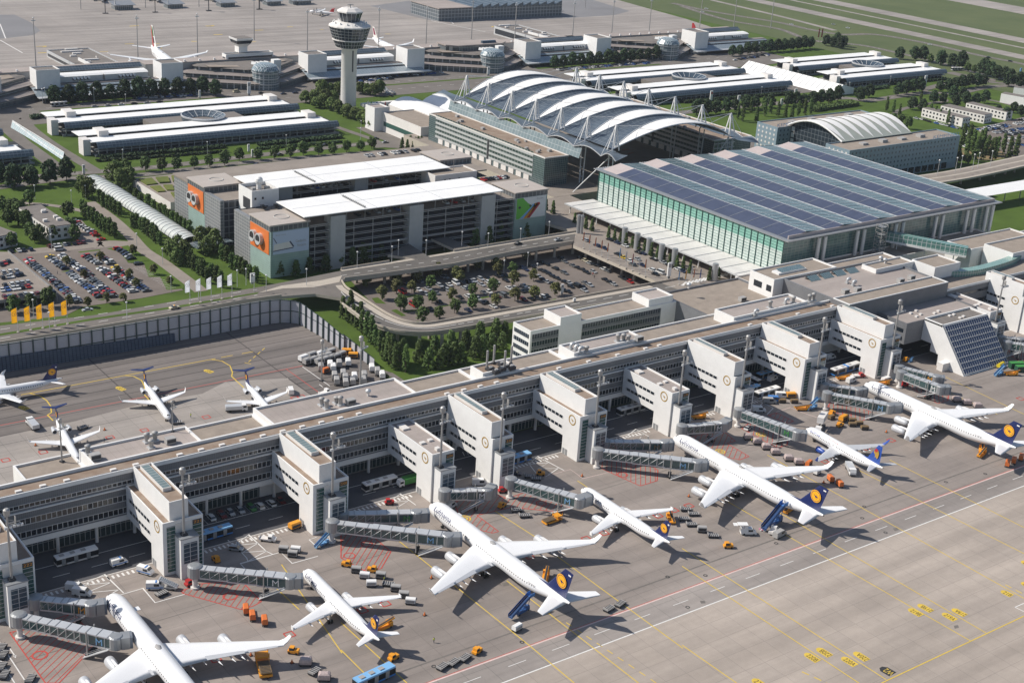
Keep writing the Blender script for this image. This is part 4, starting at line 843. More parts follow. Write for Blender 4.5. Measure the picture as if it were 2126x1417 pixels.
part(t,'sheet',lambda mb:mb.box(288.9,307.6,562.75,562.95,11.4,22.3),mat('billboard_pale',(.46,.53,.66),.6))
part(t,'device_picture',lambda mb:(mb.add([(289,562.7,13.4),(299.2,562.7,14.0),(297.2,562.7,16.9),(289.6,562.7,16.4)],[(0,1,2,3)],0),mb.add([(299.3,562.7,14.0),(300,562.7,14.2),(298,562.7,17.1),(297.3,562.7,16.9)],[(0,1,2,3)],1),mb.add([(289,562.7,12.9),(299.6,562.7,13.5),(299.3,562.7,13.95),(289,562.7,13.35)],[(0,1,2,3)],1),mb.add([(289,562.7,19.5),(290.6,562.7,16.8),(291,562.7,16.9),(289.3,562.7,19.7)],[(0,1,2,3)],1)),[M['offwhite'],mat('device_dark',(.05,.05,.10),.4)])
part(t,'slogan',lambda mb:(text_on(mb,'Gedacht.',1.9,(300.6,562.68,16.0),(1,0,0),(0,0,1),0,5.8),text_on(mb,'Notiert.',1.9,(301.4,562.68,13.9),(1,0,0),(0,0,1),0,4.9),text_on(mb,'Read more.',1.0,(290.2,562.68,20.4),(1,0,0),(0,0,1),0,5.5)),M['frame'])
t=thing('billboard','green and white billboard with blue, yellow and red stripes on the car park corner','billboard',(438,562.9,11))
part(t,'sheet',lambda mb:mb.box(429.2,448.4,562.75,562.95,11.0,22.4),M['white'])
cv=lambda pts:[(p[0],562.7,p[1])for p in pts]
part(t,'green_field',lambda mb:mb.add(cv([(429.3,11.1),(431.5,11.1),(439.5,17.5),(436.5,19.3),(434.3,21.2),(433.2,22.3),(429.3,22.3)]),[tuple(range(7))]),mat('poster_green',(.13,.46,.05),.6))
for i,(c,x)in enumerate(((M['lightblue'],0),(M['orange'],1.9),(M['red'],3.6))):
 part(t,'colour_stripe',lambda mb:mb.add(cv([(431.7+x*1.25,11.1),(434.0+x*1.2,11.1),(441.5+x*.9,17.6+i*.25),(441.2+x*.8,18.6+i*.2),(439.3+x*.8,18.2+i*.3),(438.9+x*.75,17.2+i*.2)]),[tuple(range(6))]),c)
part(t,'dark_spots',lambda mb:[mb.lathe([(0,0),(.7-.12*i,0)],(0,0,0),12)if 0 else mb.add([(a+math.cos(q*PI/6)*(.9-.16*i),562.69,b+math.sin(q*PI/6)*(.65-.1*i))for q in range(12)],[tuple(range(12))])for i,(a,b)in enumerate(((431.3,17.3),(438.2,17.6),(441.0,17.2),(443.4,17.4)))],M['dark'])
part(t,'words',lambda mb:text_on(mb,'Punkt.',1.3,(442.2,562.68,20.6),(1,0,0),(0,0,1),0,4.6),M['frame'])
an=thing('garden_roof_annexe','low annexe with planted beds on its roof behind the car park corner','annexe',tuple(at('L',1250,420)))
q=P2('L',(1025,340),(1440,292),(1452,505),(1320,522),z=4.5)
mb=MB(an.location);mb.prism([(p.x,p.y)for p in q],0,4.5,0,1);mb.build('wall',[M['offwhite'],M['pave']],an)
qq=P2('L',(1050,345),(1430,305),(1440,500),(1325,512),z=4.5)
def lerp4(u,v):a=qq[0]+(qq[1]-qq[0])*u;b=qq[3]+(qq[2]-qq[3])*u;return a+(b-a)*v
for i in range(3):
 for j in range(3):
  if R.random()<.9:
   mb=MB(an.location);e=.05*R.random()
   c=[lerp4(i/3+.03+e,j/3+.04),lerp4((i+1)/3-.03,j/3+.04+e),lerp4((i+1)/3-.03-e,(j+1)/3-.04),lerp4(i/3+.03,(j+1)/3-.04-e)]
   mb.prism([(p.x,p.y)for p in c],4.5,5.1+.3*R.random());mb.build('planted_bed',M['meadow'],an)
wk=thing('vaulted_walkway','long pale ribbed vault roof over a moving walkway between clipped trees','covered walkway',tuple(at('L',1100,600)))
vp=smooth_path(P2('L',(720,375),(860,455),(1000,545),(1150,640),(1300,740),(1480,860)),7)
def vault(p,rr,z0=1.5,n=9):
 i=vp.index(p);d=(vp[min(i+1,len(vp)-1)]-vp[max(i-1,0)]).normalized();u=Vector((-d.y,d.x,0))
 return[p+u*(rr*math.cos(PI*k/n))+Vector((0,0,z0+rr*.62*math.sin(PI*k/n)))for k in range(n+1)]
mb=MB(wk.location);mb.loft([vault(p,5.4)for p in vp],0,False,False);mb.build('roof',mat('vault_sheet',(.52,.53,.51),.5,col2=(.40,.44,.42),scale=.25),wk,True)
for p in vp[::1]:
 v=vault(p,5.55);mb=MB(wk.location)
 for a,b in zip(v,v[1:]):mb.tube(a,b,.16,4)
 mb.build('rib',M['frame_lt'],wk)
mb=MB(wk.location);mb.loft([[p+Vector((0,0,1.5))+(vault(p,5.3)[0]-p-Vector((0,0,1.5))),p+(vault(p,5.3)[0]-p)*Vector((1,1,0))]for p in vp],0,False,False);mb.build('side_glazing',M['glass_blue'],wk)
lk=thing('glass_link_roof','flat dark glass link roof between the vaulted walkway and the car park','glass link',tuple(at(4,1230,100)))
mb=MB(lk.location);mb.prism([(p.x,p.y)for p in P2(4,(1170,95),(1290,75),(1400,60),(1455,85),(1330,105),(1230,130),z=4)],3.4,4.0);mb.build('roof',panelled('link_glass',(.09,.12,.14),(.3,.32,.33),3,3,.15,.2,0,'xy'),lk)
def office(x0,x1,y0,y1,z0,z1,label,lean,west):
 t=thing('glass_office_block',label,'office building',((x0+x1)/2,(y0+y1)/2,z0))
 def w(mb):
  mb.add([(x0,y0+lean,z0),(x1,y0+lean,z0),(x1,y1-lean*0,z0),(x0,y1,z0),(x0,y0,z1),(x1,y0,z1),(x1,y1,z1),(x0,y1,z1)],[(0,1,5,4),(1,2,6,5),(2,3,7,6),(3,0,4,7)])
 part(t,'wall',w,panelled('office_curtain_wall%d'%x0,(.03,.055,.065),(.20,.25,.25),1.35,1.25,.12,.2,0,'both',(.05,.08,.085),.8))
 part(t,'roof',lambda mb:mb.box(x0+.3,x1-.3,y0+.3,y1-.3,z1-.6,z1-.25),M['gravel_rust'])
 part(t,'parapet',lambda mb:(mb.box(x0-.3,x0+.3,y0-.3,y1+.3,z1-.5,z1+.25),mb.box(x1-.3,x1+.3,y0-.3,y1+.3,z1-.5,z1+.25),mb.box(x0+.31,x1-.31,y0-.3,y0+.3,z1-.5,z1+.25),mb.box(x0+.31,x1-.31,y1-.3,y1+.3,z1-.5,z1+.25)),M['offwhite'])
 xs_=x0-.25 if west else x1+.25
 for k in range(5):
  z=z0+3.6+k*2.9
  part(t,'spandrel',lambda mb:mb.box(x0-.28,x0-.02,y0+11,y1-8,z,z+1.35),M['frame_lt'])
  part(t,'window_band',lambda mb:mb.box(x0-.14,x0-.02,y0+11,y1-8,z+1.37,z+2.88),panelled('office_band%d%d'%(x0,k),(.03,.05,.05),(.45,.47,.47),2.9,9,.12,.15,0,'yz',(.06,.09,.08)))
 for k in range(13):part(t,'ground_window',lambda mb:mb.box(x0-.3,x0-.05,y0+14+k*7.6,y0+19+k*7.6,z0+.3,z0+3.4),M['offwhite'])
 part(t,'stair_slot',lambda mb:mb.box(x0-.34,x0-.30,y0+55,y0+57,z0+3,z1-2),M['dark'])
 for k in range(12):
  xx,yy=R.uniform(x0+3,x1-3),R.uniform(y0+8,y1-10);s=R.uniform(.5,1.2)
  part(t,'roof_vent',lambda mb:mb.box(xx-s,xx+s,yy-s,yy+s*1.4,z1-.25,z1+.4+s*.7),M['greycan'])
 return t
office(492,509,621,743,7,24,'long glass office block with white bands on the car park side of the tent roof',.0,True)
ofe=office(622,655,617,735,7,23.6,'glass office block behind the tent roof with its pale gridded front',0,False)
part(ofe,'white_grid',lambda mb:[mb.box(622+i*3.3,622.4+i*3.3,616.5,616.9,7,22)for i in range(6)]+[mb.box(622,640,616.4,616.6,9+k*3,9.5+k*3)for k in range(5)],M['offwhite'])
tent=thing('tent_roof','white and glass tent roof of seven arches hung from masts over the open forum','tent roof',(565,668,7))
TZ,TX0,TX1=33.0,519.0,611.0
TY=[743-24.9*i for i in range(7)]
def arc(y0,t,bulge,z0=TZ,h=12.5):
 x=TX0+(TX1-TX0)*t;return Vector((x,y0+bulge*math.sin(PI*t)**.9,z0+h*math.sin(PI*t)**.92))
for i,y in enumerate(TY):
 mb=MB(tent.location);NS,NT=20,8
 mb.loft([[arc(y,s/NS,-7.0+14*t/NT,TZ,12.5+.8*math.sin(PI*t/NT))for t in range(NT+1)]for s in range(NS+1)],0,False,False);a=mb.build('membrane_arch',M['membrane'],tent,True)
 mb=MB(tent.location)
 for side in(-7.15,7.15):
  q=[arc(y,s/20,side)+Vector((0,0,.15))for s in range(21)]
  for p0,p1 in zip(q,q[1:]):mb.tube(p0,p1,.38,5)
 for s in(4,7,10,13,16):mb.tube(arc(y,s/20,-7)+Vector((0,0,.2)),arc(y,s/20,7)+Vector((0,0,.2)),.22,4)
 mb.build('edge_truss',M['frame_lt'],a)
TGL=panelled('tent_glass',(.055,.072,.095),(.18,.21,.235),3.2,2.4,.10,.25,.0,'xy',(.085,.105,.125),.6)
for y0,y1 in zip(TY,TY[1:]):
 mb=MB(tent.location);mb.loft([[arc(y1,s/20,7)*(t/6)+arc(y0,s/20,-7)*(1-t/6)-Vector((0,0,2.2*math.sin(PI*t/6)*math.sin(PI*s/20)))for t in range(7)]for s in range(0,21)],0,False,False);mb.build('glass_saddle',TGL,tent,True)
YN=TY+[TY[-1]-13]
EG=panelled('eave_glass',(.10,.125,.15),(.17,.195,.22),2.4,2.4,.05,.3,.0,'xy')
for side,xn,xo in((0,TX0,510.3),(1,TX1,624)):
 for i in range(len(TY)+1):
  ya=(TY[i-1]if i else TY[0]+25);yb2=(TY[i]if i<len(TY)else TY[-1]-13)
  mb=MB(tent.location);rows=[]
  for s in range(7):
   u=s/6;x=xn+(xo-xn)*u;zz=TZ-2.6*u-.5
   rows.append([Vector((x,ya+(yb2-ya)*t/8,zz+2.4*math.sin(PI*t/8)*(u*.9+.25)-1.2*(1-u)*math.sin(PI*t/8)))for t in range(9)])
  mb.loft(rows,0,False,False);e=mb.build('eave_shell',EG,tent,True)
  mb=MB(tent.location)
  for p0,p1 in zip(rows[-1],rows[-1][1:]):mb.tube(p0,p1,.3,4)
  mb.build('eave_edge',M['frame_lt'],e)
for i,y in enumerate(TY):
 for xn,xo,sg in((TX0,510.3,-1),(TX1,624,1)):
  mb=MB(tent.location);top=Vector((xn-sg*.8,y,TZ+13.6))
  for a,b in((-2.6,-2.2),(2.6,-2.2),(2.6,2.2),(-2.6,2.2)):mb.tube((xn+a,y+b,TZ-.5),top+Vector((a*.06,b*.06,0)),.42,6)
  for z in(4,8):
   f=1-z/13.6;mb.box(xn-2.4*f,xn+2.4*f,y-2*f-.1,y-2*f+.1,TZ+z-.1,TZ+z+.1);mb.box(xn-2.4*f,xn+2.4*f,y+2*f-.1,y+2*f+.1,TZ+z-.1,TZ+z+.1)
  mb.build('mast',M['white'],tent)
  mb=MB(tent.location)
  for q in((xo,y,TZ-2.8),(xn-sg*26,y+6,TZ+10),(xn-sg*26,y-6,TZ+10)):mb.tube(top,q,.14,4)
  mb.tube((xn,y,TZ-.3),(xo,y,TZ-2.8),.3,5);mb.build('cable',M['frame_lt'],tent)
for i,y in enumerate(TY):
 for xn in(TX0-1,TX1+1):
  if xn>600 and i<4:continue
  mb=MB(tent.location)
  for a in(-1.3,1.3):mb.tube((xn,y+a,7.05),(xn,y+a*1.6,TZ-1.5),.42,6)
  for k in range(4):mb.box(xn-.15,xn+.15,y-1.4,y+1.4,11+k*5.5,11.25+k*5.5)
  mb.build('support_leg',M['white'],tent)
mb=MB(tent.location);mb.tube((TX0+1,TY[-1]-1,TZ-1),(501,604.5,7.05),.34,6);mb.tube((TX1,TY[-1],TZ-1),(600,601.5,7.05),.4,6);mb.build('guy_strut',M['white'],tent)
part(tent,'side_glazing',lambda mb:mb.add([(509.6,612,24.2),(509.6,748,24.2),(511.2,748,30.2),(511.2,612,30.2)],[(0,1,2,3)]),panelled('tent_side_glass',(.14,.19,.21),(.36,.40,.41),3,3,.12,.2,0,'yz',(.18,.23,.25)))
fm=MB()
for i in range(26):
 x,y=R.uniform(526,612),R.uniform(606,720);fm.sheet([(x,y),(x+R.uniform(3,9),y+1),(x+R.uniform(3,9),y+3),(x+1,y+3)],7.02+.002*i)
struct('forum_floor_pattern',fm,mat('red_paving',(.27,.12,.085),.85,var=.2,scale=.3))
hot=thing('hotel','blue grey hotel of two long wings joined by a white vaulted atrium roof','hotel',(748,610,0))
HB=panelled('hotel_cladding',(.235,.315,.37),(.17,.23,.275),1.7,3.05,.05,.5,.1,'both',(.25,.33,.385))
for x0,x1,y0,y1,nm in((696,800,633,652,'north_wing'),(693,804,568,588,'south_wing')):
 shell(hot,x0,x1,y0,y1,0,22,[HB],M['gravel'],nm=nm)
 part(hot,'window',lambda mb:[mb.box(x0+2.5+i*3.55,x0+3.6+i*3.55,y0-.08,y0,z,z+1.3)for i in range(int((x1-x0-4)/3.55))for z in(6.6,9.7,12.8,15.9,19.0)],M['glass_blue'])
 part(hot,'window',lambda mb:[mb.box(x0-.08,x0,y0+2+i*3.5,y0+3.2+i*3.5,z,z+1.3)for i in range(5)for z in(3.4,6.6,9.7,12.8,15.9,19.0)],M['offwhite'])
 part(hot,'ground_glazing',lambda mb:[mb.box(x0+14+i*6.8,x0+19.4+i*6.8,y0-.1,y0,.6,4.6)for i in range(13)],M['glass'])
 for k in range(4):part(hot,'roof_plant',lambda mb:mb.box(x0+22+k*19,x0+27+k*19,y0+8,y0+12,21.3,22.6+.5*(k%2)),M['greycan'])
mb=MB(hot.location);rows=[]
for s in range(25):
 x=706+s*2.9;rows.append([Vector((x,634.5+(586-634.5)*t/14,22.2+7.4*math.sin(PI*(t/14)**.92)))for t in range(15)])
mb.loft(rows,0,False,False);mb.build('atrium_roof',mat('atrium_glass',(.36,.38,.33),.4,var=.06,scale=.3),hot,True)
for k in range(8):
 mb=MB(hot.location);x=706+k*9.3
 L_=[[Vector((x+.6+4.2*math.sin(PI*t/14)*(w*2-1)*.9+3,634.5+(586-634.5)*t/14,22.45+7.5*math.sin(PI*(t/14)**.92)))for t in range(15)]for w in(0,1)]
 mb.loft(L_,0,False,False);mb.build('membrane_strip',M['membrane'],hot,True)
part(hot,'edge_arch',lambda mb:[mb.tube(a,b,.6,6)for a,b in zip(rows[0],rows[0][1:])],M['white'])
part(hot,'atrium_front',lambda mb:mb.add([(709,634,0)]+[(709,p.y,p.z-.5)for p in rows[0]]+[(709,586,0)],[tuple(range(17))]),panelled('atrium_glazing',(.025,.035,.045),(.16,.18,.2),3,3,.12,.15,0,'yz'))
part(hot,'stair_frame',lambda mb:[mb.box(708.5,708.8,629.5,632,3+k*4,6+k*4)for k in range(5)],M['offwhite'])
part(hot,'roof_letters',lambda mb:(text_on(mb,'KEMPINSKI',3.2,(775,568.2,22.1),(1,0,0),(0,0,1),0,27),text_on(mb,'KEMPINSKI',3.2,(696.1,634,22.1),(1,0.02,0),(0,0,1),0,24)),M['lightblue'])
tw_=thing('control_tower','tall pale control tower with dark glass collar and glazed cab','control tower',(503,864.4,0))
mb=MB((503,864.4,0));mb.lathe([(5.5,0),(5.45,42.5),(6.3,43.6),(6.3,44.6)],(503,864.4,0),28,caps=True);mb.build('shaft',mat('tower_concrete',(.62,.60,.58),.7,var=.04,scale=.2),tw_,True)
part(tw_,'shaft_window',lambda mb:mb.box(502.4,503.3,858.75,859.0,28,43.4),M['dark'])
TG=mat('tower_glass',(.025,.035,.05),.12,spec=.8)
mb=MB((503,864.4,0));mb.lathe([(9.2,44.6),(11.4,49.6)],(503,864.4,0),16);mb.lathe([(11.6,50.4),(14.3,58.8)],(503,864.4,0),16);mb.build('collar_glazing',TG,tw_)
mb=MB((503,864.4,0));mb.lathe([(6,44.4),(9.6,44.4),(9.6,44.7)],(503,864.4,0),16);mb.lathe([(11.5,49.6),(12.3,49.7),(12.3,50.3),(11.6,50.4)],(503,864.4,0),16);mb.lathe([(14.3,58.8),(14.8,58.9),(14.7,59.7),(9.5,62.2),(6.5,62.4)],(503,864.4,0),16);mb.build('collar_deck',M['offwhite'],tw_)
mb=MB((503,864.4,0))
for k in range(32):
 a=2*PI*k/32;c=Vector((math.cos(a),math.sin(a),0));o=Vector((503,864.4,0))
 mb.tube(o+c*9.3+Vector((0,0,44.7)),o+c*11.5+Vector((0,0,49.6)),.12,4);mb.tube(o+c*11.75+Vector((0,0,50.4)),o+c*14.45+Vector((0,0,58.8)),.12,4)
for r0,z in((10.3,46.9),(12.45,52.5),(13.15,54.6),(13.85,56.7)):mb.lathe([(r0,z),(r0+.2,z),(r0+.2,z+.25),(r0,z+.25)],(503,864.4,0),32)
mb.build('collar_mullions',M['frame'],tw_)
mb=MB((503,864.4,0));mb.lathe([(6.7,62.4),(8.8,68.6)],(503,864.4,0),8);mb.build('cab_glazing',TG,tw_)
mb=MB((503,864.4,0));mb.lathe([(8.9,68.6),(9.3,68.8),(9.1,69.6),(5.5,71.5),(0,71.7)],(503,864.4,0),8);mb.build('cab_roof',M['offwhite'],tw_)
mb=MB((503,864.4,0))
for k in range(16):
 a=2*PI*k/16;c=Vector((math.cos(a),math.sin(a),0));o=Vector((503,864.4,0));mb.tube(o+c*6.75+Vector((0,0,62.4)),o+c*8.8+Vector((0,0,68.6)),.13,4)
mb.build('cab_mullions',M['frame_lt'],tw_)
mb=MB((503,864.4,0));mb.tube((503,864.4,71.5),(503,864.4,74),.5,6);mb.box(500.5,505.5,864,864.8,73.4,73.9)
for a,b in((500,862),(506,866),(504,861)):mb.tube((a,b,71),(a,b,73.5),.15,4)
mb.build('antennas',M['greycan'],tw_)
mb=MB((503,864.4,0))
for k in range(14):
 a=2*PI*k/14;mb.box(503+math.cos(a)*11.5-.4,503+math.cos(a)*11.5+.4,864.4+math.sin(a)*11.5-.4,864.4+math.sin(a)*11.5+.4,61.2,62.3)
mb.build('deck_lamps',M['white'],tw_)
GLZ=panelled('sloped_garage_glass',(.055,.08,.105),(.19,.22,.245),2.2,1.4,.12,.3,.1,'xz',(.075,.105,.13),.6)
def low_garage(x0,x1,ya,label,gap=29,depth=31):
 t=thing('low_parking_building',label,'car park building',((x0+x1)/2,ya+depth,0),0,'low white roofed parking buildings')
 for b in(0,1):
  y0=ya+b*(depth+gap-5);y1=y0+depth
  part(t,'interior',lambda mb:mb.box(x0+4,x1-2,y0+4,y1-2,0,7.2),INNER_SHADE)
  for z in(0.3,3.0):part(t,'floor_slab',lambda mb:mb.box(x0+1,x1,y0+1,y1,z,z+.3),CONC)
  part(t,'column',lambda mb:[mb.box(x0+2+i*5.1,x0+2.5+i*5.1,y0+.4,y0+.9,0,5)for i in range(int((x1-x0-3)/5.1))]+[mb.box(x0,x1,y0+.35,y0+.95,4.6,5.0),mb.box(x0,x1,y0+.4,y0+.9,0,1.1)],M['frame'])
  part(t,'sloped_glazing',lambda mb:mb.loft([[(x,y0,4.9),(x,y0+.5,6.6),(x,y0+1.8,7.9),(x,y0+3.4,8.4)]for x in(x0+1.5,x1)],0,False,False),GLZ)
  part(t,'roof',lambda mb:(mb.box(x0-1,x1-6,y0+3.4,y0+15,8.1,8.5),mb.box(x0-3,x1-14,y0+18,y1,8.9,9.3)),M['white_roof'])
  part(t,'roof_gutter',lambda mb:mb.box(x0,x1-4,y0+15.02,y0+17.98,7.6,8.0),M['frame'])
  part(t,'stair_tower',lambda mb:mb.box(x0-5,x0-.5,y0+6,y0+14,0,9.6),M['offwhite'])
  part(t,'roof_house',lambda mb:(mb.box(x0+8,x0+14,y0+14.5,y0+25,8.5,12),mb.box(x1-16,x1-10,y0+14.5,y0+24,8.5,12)),M['offwhite'])
 cy=ya+depth+(gap-5)/2
 part(t,'deck',lambda mb:mb.box(x0+52,x1-50,ya+depth-1.5,ya+depth+gap-6,0,7.4),M['felt_dark'])
 cx=(x0+x1)/2+4
 part(t,'spiral_drum',lambda mb:mb.lathe([(13.5,5),(14.2,10.6),(13.7,10.8),(13.2,10.4),(9,8.0),(8.2,7.6)],(cx,cy-4,0),40),GLZ if x0<700 else M['glass_blue'])
 part(t,'drum_rim',lambda mb:mb.lathe([(14.15,9.9),(14.3,10.8),(13.8,11.0),(13.5,10.3)],(cx,cy-4,0),40),M['frame_lt'])
 part(t,'drum_ribs',lambda mb:[mb.tube((cx+13.6*math.cos(a),cy-4+13.6*math.sin(a),10.6),(cx+8.5*math.cos(a),cy-4+8.5*math.sin(a),7.9),.25,4)for a in[k*PI/8 for k in range(16)]],M['frame_lt'])
 return t
low_garage(295,461,803,'low parking building with glass drum in front of the tree row by the control tower')
low_garage(717,890,799,'low parking building with glass drum beyond the tent roof')
low_garage(945,1082,790,'low parking building with glass drum beside the far right lawns')
low_garage(90,258,801,'low parking building cut off by the left edge of the photo')
sh_=thing('sloping_shed','white shed with one long sloping roof between two low parking buildings','shed',(908,820,0))
mb=MB(sh_.location);mb.loft([[(909,y,.1),(911,y,2),(921,y,8.5),(935,y,5),(935,y,.1)]for y in(772,882)]);mb.build('roof',M['white_roof'],sh_)
mb=MB(sh_.location)
for k in range(18):mb.tube((911,774+k*6.2,2.2),(921,774+k*6.2,8.7),.16,4)
mb.build('ribs',M['frame_lt'],sh_)
for lab,pts,ww in(('long low glass canopy over a ramp beside the avenue',((80,785),(240,880),(400,985)),4.5),):
 t=thing('ramp_canopy',lab,'glass canopy',tuple(at(1,240,880)));pp=smooth_path(P2(1,*pts),5)
 mb=MB(t.location);mb.loft([[p+Vector((-ww*.6,-ww,.3)),p+Vector((0,0,3.6)),p+Vector((ww*.6,ww,.3))]for p in pp],0,False,False);mb.build('glazing',panelled('ramp_glass',(.36,.44,.45),(.62,.63,.62),3,3,.2,.25,0,'xy'),t)
 mb=MB(t.location)
 for p in pp[::1]:mb.tube(p+Vector((-ww*.6,-ww,.35)),p+Vector((0,0,3.65)),.18,4)
 mb.tube(pp[0]+Vector((0,0,3.7)),pp[-1]+Vector((0,0,3.7)),.25,4);mb.build('ribs',M['white'],t)
st=thing('station_building','white saw-roofed building in front of the control tower forum','building',(500,790,0))
shell(st,492,517,752,800,0,13,[M['offwhite']],M['gravel']);part(st,'window_band',lambda mb:mb.box(491.9,492,754,798,4,7),M['glass_green'])
shell(st,486,497,800.1,812,0,16,[M['white']],M['felt'],nm='tower_block')
for k in range(2):part(st,'vault_roof',lambda mb:mb.loft([[(519+k*27+26*j/8,y,9+4.5*math.sin(PI*j/8)**.8)for j in range(9)]for y in(770,835)]),M['white_roof'])
part(st,'hall_wall',lambda mb:mb.box(518,572,770.5,834.5,0,9),M['offwhite'])
un=thing('tunnel_portal','grey concrete portal with ramp walls at the foot of the control tower','portal',(520,846,0))
part(un,'lintel',lambda mb:mb.box(508,545,852,856,4.2,6.2),M['offwhite']);part(un,'wall',lambda mb:(mb.box(509,511,820,852,0,4.2),mb.box(528,529,812,852,0,3.5),mb.box(536,537,812,852,0,3.5)),M['offwhite']);part(un,'opening',lambda mb:mb.box(511,545,853,855,0,4.18),INNER_SHADE)
ROOFB=panelled('brown_standing_seam',(.27,.235,.215),(.20,.17,.155),.9,30,.06,.6,.1,'xy')
BAND=panelled('module_windows',(.05,.065,.075),(.40,.41,.41),1.6,3.2,.14,.2,0,'both',(.08,.10,.11))
def module(cx,label,west=True,east=True):
 t=thing('terminal_module',label,'terminal',(cx,965,0),0,'terminal modules of the older terminal')
 O=t.location
 lv=[(0,4.6,952,60,15),(5.6,8.6,960,50,12),(9.4,12.2,968,40,10)]
 for z0,z1,yf,hw,c in lv:
  pg=lambda e:[(cx-10+e,yf-6+e),(cx-hw+e,yf+hw*.42),(cx-hw+e,1000),(cx+hw-e,1000),(cx+hw-e,yf+hw*.42),(cx+10-e,yf-6+e)]
  part(t,'window_storey',lambda mb:mb.prism(pg(0),z0,z1),BAND)
  a,b=pg(-1.5),pg(3.2)
  part(t,'sloped_roof',lambda mb:(mb.loft([[(p[0],p[1],z1)for p in a],[(p[0],p[1],z1+.9)for p in b]],0),),ROOFB if z0<9 else M['felt_dark'])
 part(t,'roof_patch',lambda mb:(mb.sheet([(cx-34,975),(cx-12,968),(cx-12,974),(cx-34,984)],13.2),mb.sheet([(cx+14,972),(cx+32,980),(cx+32,992),(cx+14,990)],13.2)),M['gravel'])
 part(t,'stair_drum',lambda mb:(mb.lathe([(10,0),(10,13.4)],(cx,951,0),16),),panelled('drum_glazing%d'%cx,(.10,.14,.16),(.40,.43,.44),1.9,1.9,.16,.2,0,'both'))
 part(t,'drum_dome',lambda mb:mb.lathe([(10.4,13.4),(10.4,14),(8.5,17),(5,18.4),(0,18.6)],(cx,951,0),16),panelled('dome_glazing%d'%cx,(.10,.16,.19),(.45,.48,.5),1.6,1.6,.2,.2,0,'xy'))
 part(t,'drum_rings',lambda mb:[mb.lathe([(10.1,z),(10.5,z),(10.5,z+.4),(10.1,z+.4)],(cx,951,0),16)for z in(4,8,12)],M['frame_lt'])
 part(t,'roof_scoop',lambda mb:[mb.obox((cx-4+k*3.4,962,16.5),1.4,4,2.2,.5,0,.4)for k in range(4)],M['white'])
 part(t,'white_tower',lambda mb:mb.box(cx+10,cx+16,957,962,8,19),M['white'])
 for xb,zt in((-76,20),(43,20)):
  if(xb<0 and not west)or(xb>0 and not east):continue
  shell(t,cx+xb,cx+xb+16.5,966-.09*(cx-317)*.1,980,0,zt,[M['white']],M['felt_dark'],nm='white_block')
 if east:
  part(t,'low_front',lambda mb:mb.box(cx+59.6,cx+129,976,986,0,8.6),M['frame_lt'])
  part(t,'low_roof',lambda mb:mb.box(cx+40,cx+146,970,976,7.6,8.2),ROOFB)
  part(t,'sloped_glazing',lambda mb:mb.add([(cx+40,969.8,7.8),(cx+146,969.8,7.8),(cx+146,958,3.4),(cx+40,958,3.4)],[(3,2,1,0)]),panelled('module_slope%d'%cx,(.23,.28,.31),(.42,.45,.47),2.4,1.5,.1,.25,.1,'xy'))
  part(t,'canopy',lambda mb:mb.box(cx+40,cx+150,953,958,3.0,3.5),M['frame_lt']);part(t,'front_shade',lambda mb:mb.box(cx+41,cx+149,966,969.5,0,7),INNER_SHADE)
  for k in(0,1):
   xa=cx+61+k*33.5
   h=part(t,'white_hall',lambda mb:mb.box(xa,xa+32,974.5,986,8.6,12.6),M['frame_lt']);part(h,'hall_roof',lambda mb:mb.loft([[(xa+e,974.3,12.6),(xa+e,977,13.6),(xa+e,983,13.9),(xa+e,987,12.6)]for e in(-.4,32.4)]),M['white_roof'],O)
   part(h,'porthole',lambda mb:[mb.tube((xa+11+i*2.6,974.5,10.6),(xa+11+i*2.6,973.4,10.9),1.0,10)for i in range(5)],M['dark'],O)
   part(h,'porthole_rim',lambda mb:[mb.tube((xa+11.2+i*2.6,974.5,11.0),(xa+11.2+i*2.6,973.3,11.3),.95,10)for i in range(5)],M['white'],O)
  part(t,'ridge_glazing',lambda mb:mb.add([(cx+60,987.5,14),(cx+128,987.5,14),(cx+128,992,16.6),(cx+60,992,16.6)],[(0,1,2,3)]),GLZ)
 part(t,'rear_pier',lambda mb:mb.box(cx-77,cx+128,992,1006,0,14),M['frame']);part(t,'rear_roof',lambda mb:mb.box(cx-77,cx+128,991.5,1006.5,14,14.5),M['felt'])
 part(t,'roof_stub',lambda mb:[mb.box(cx-70+i*12,cx-68.8+i*12,993,994.2,14.5,15.8)for i in range(17)],M['white'])
 return t
module(482,'older terminal module with glass drum and small ramp tower left of the control tower');module(690,'older terminal module with glass drum directly behind the tent roof');module(886,'older terminal module with glass drum at the right before the grass',True,True)
module(273,'older terminal module with its drum cut off by the left edge of the photo')
rt=thing('ramp_tower','small white ramp control tower with flared glass cab on the older terminal','control tower',(484,1000,12))
shell(rt,470,510,993,1000,6,18,[M['white']],M['felt_dark'],nm='admin_block');part(rt,'window_band',lambda mb:(mb.box(472,508,992.9,993,14,15.6),mb.box(469.9,470,994,999,14,15.6)),M['glass'])
def flare(mb,z0,z1,s0,s1):mb.loft([[(486+a*s0,1000+b*s0,z0)for a,b in((-1,-1),(1,-1),(1,1),(-1,1))],[(486+a*s1,1000+b*s1,z1)for a,b in((-1,-1),(1,-1),(1,1),(-1,1))]])
part(rt,'stem',lambda mb:(flare(mb,18,22.5,3.6,3.6),flare(mb,22.5,25,3.6,5.6)),M['white']);part(rt,'cab',lambda mb:flare(mb,25,27.6,5.6,6.6),M['glass']);part(rt,'cab_roof',lambda mb:(flare(mb,27.6,29,6.7,7.0),),M['white']);part(rt,'cab_deck',lambda mb:flare(mb,29.02,29.3,6.2,6.2),M['felt_dark'])
oc=thing('octagon_block','stepped octagonal block with glass bay on the roof of the older terminal','terminal',(693,985,12))
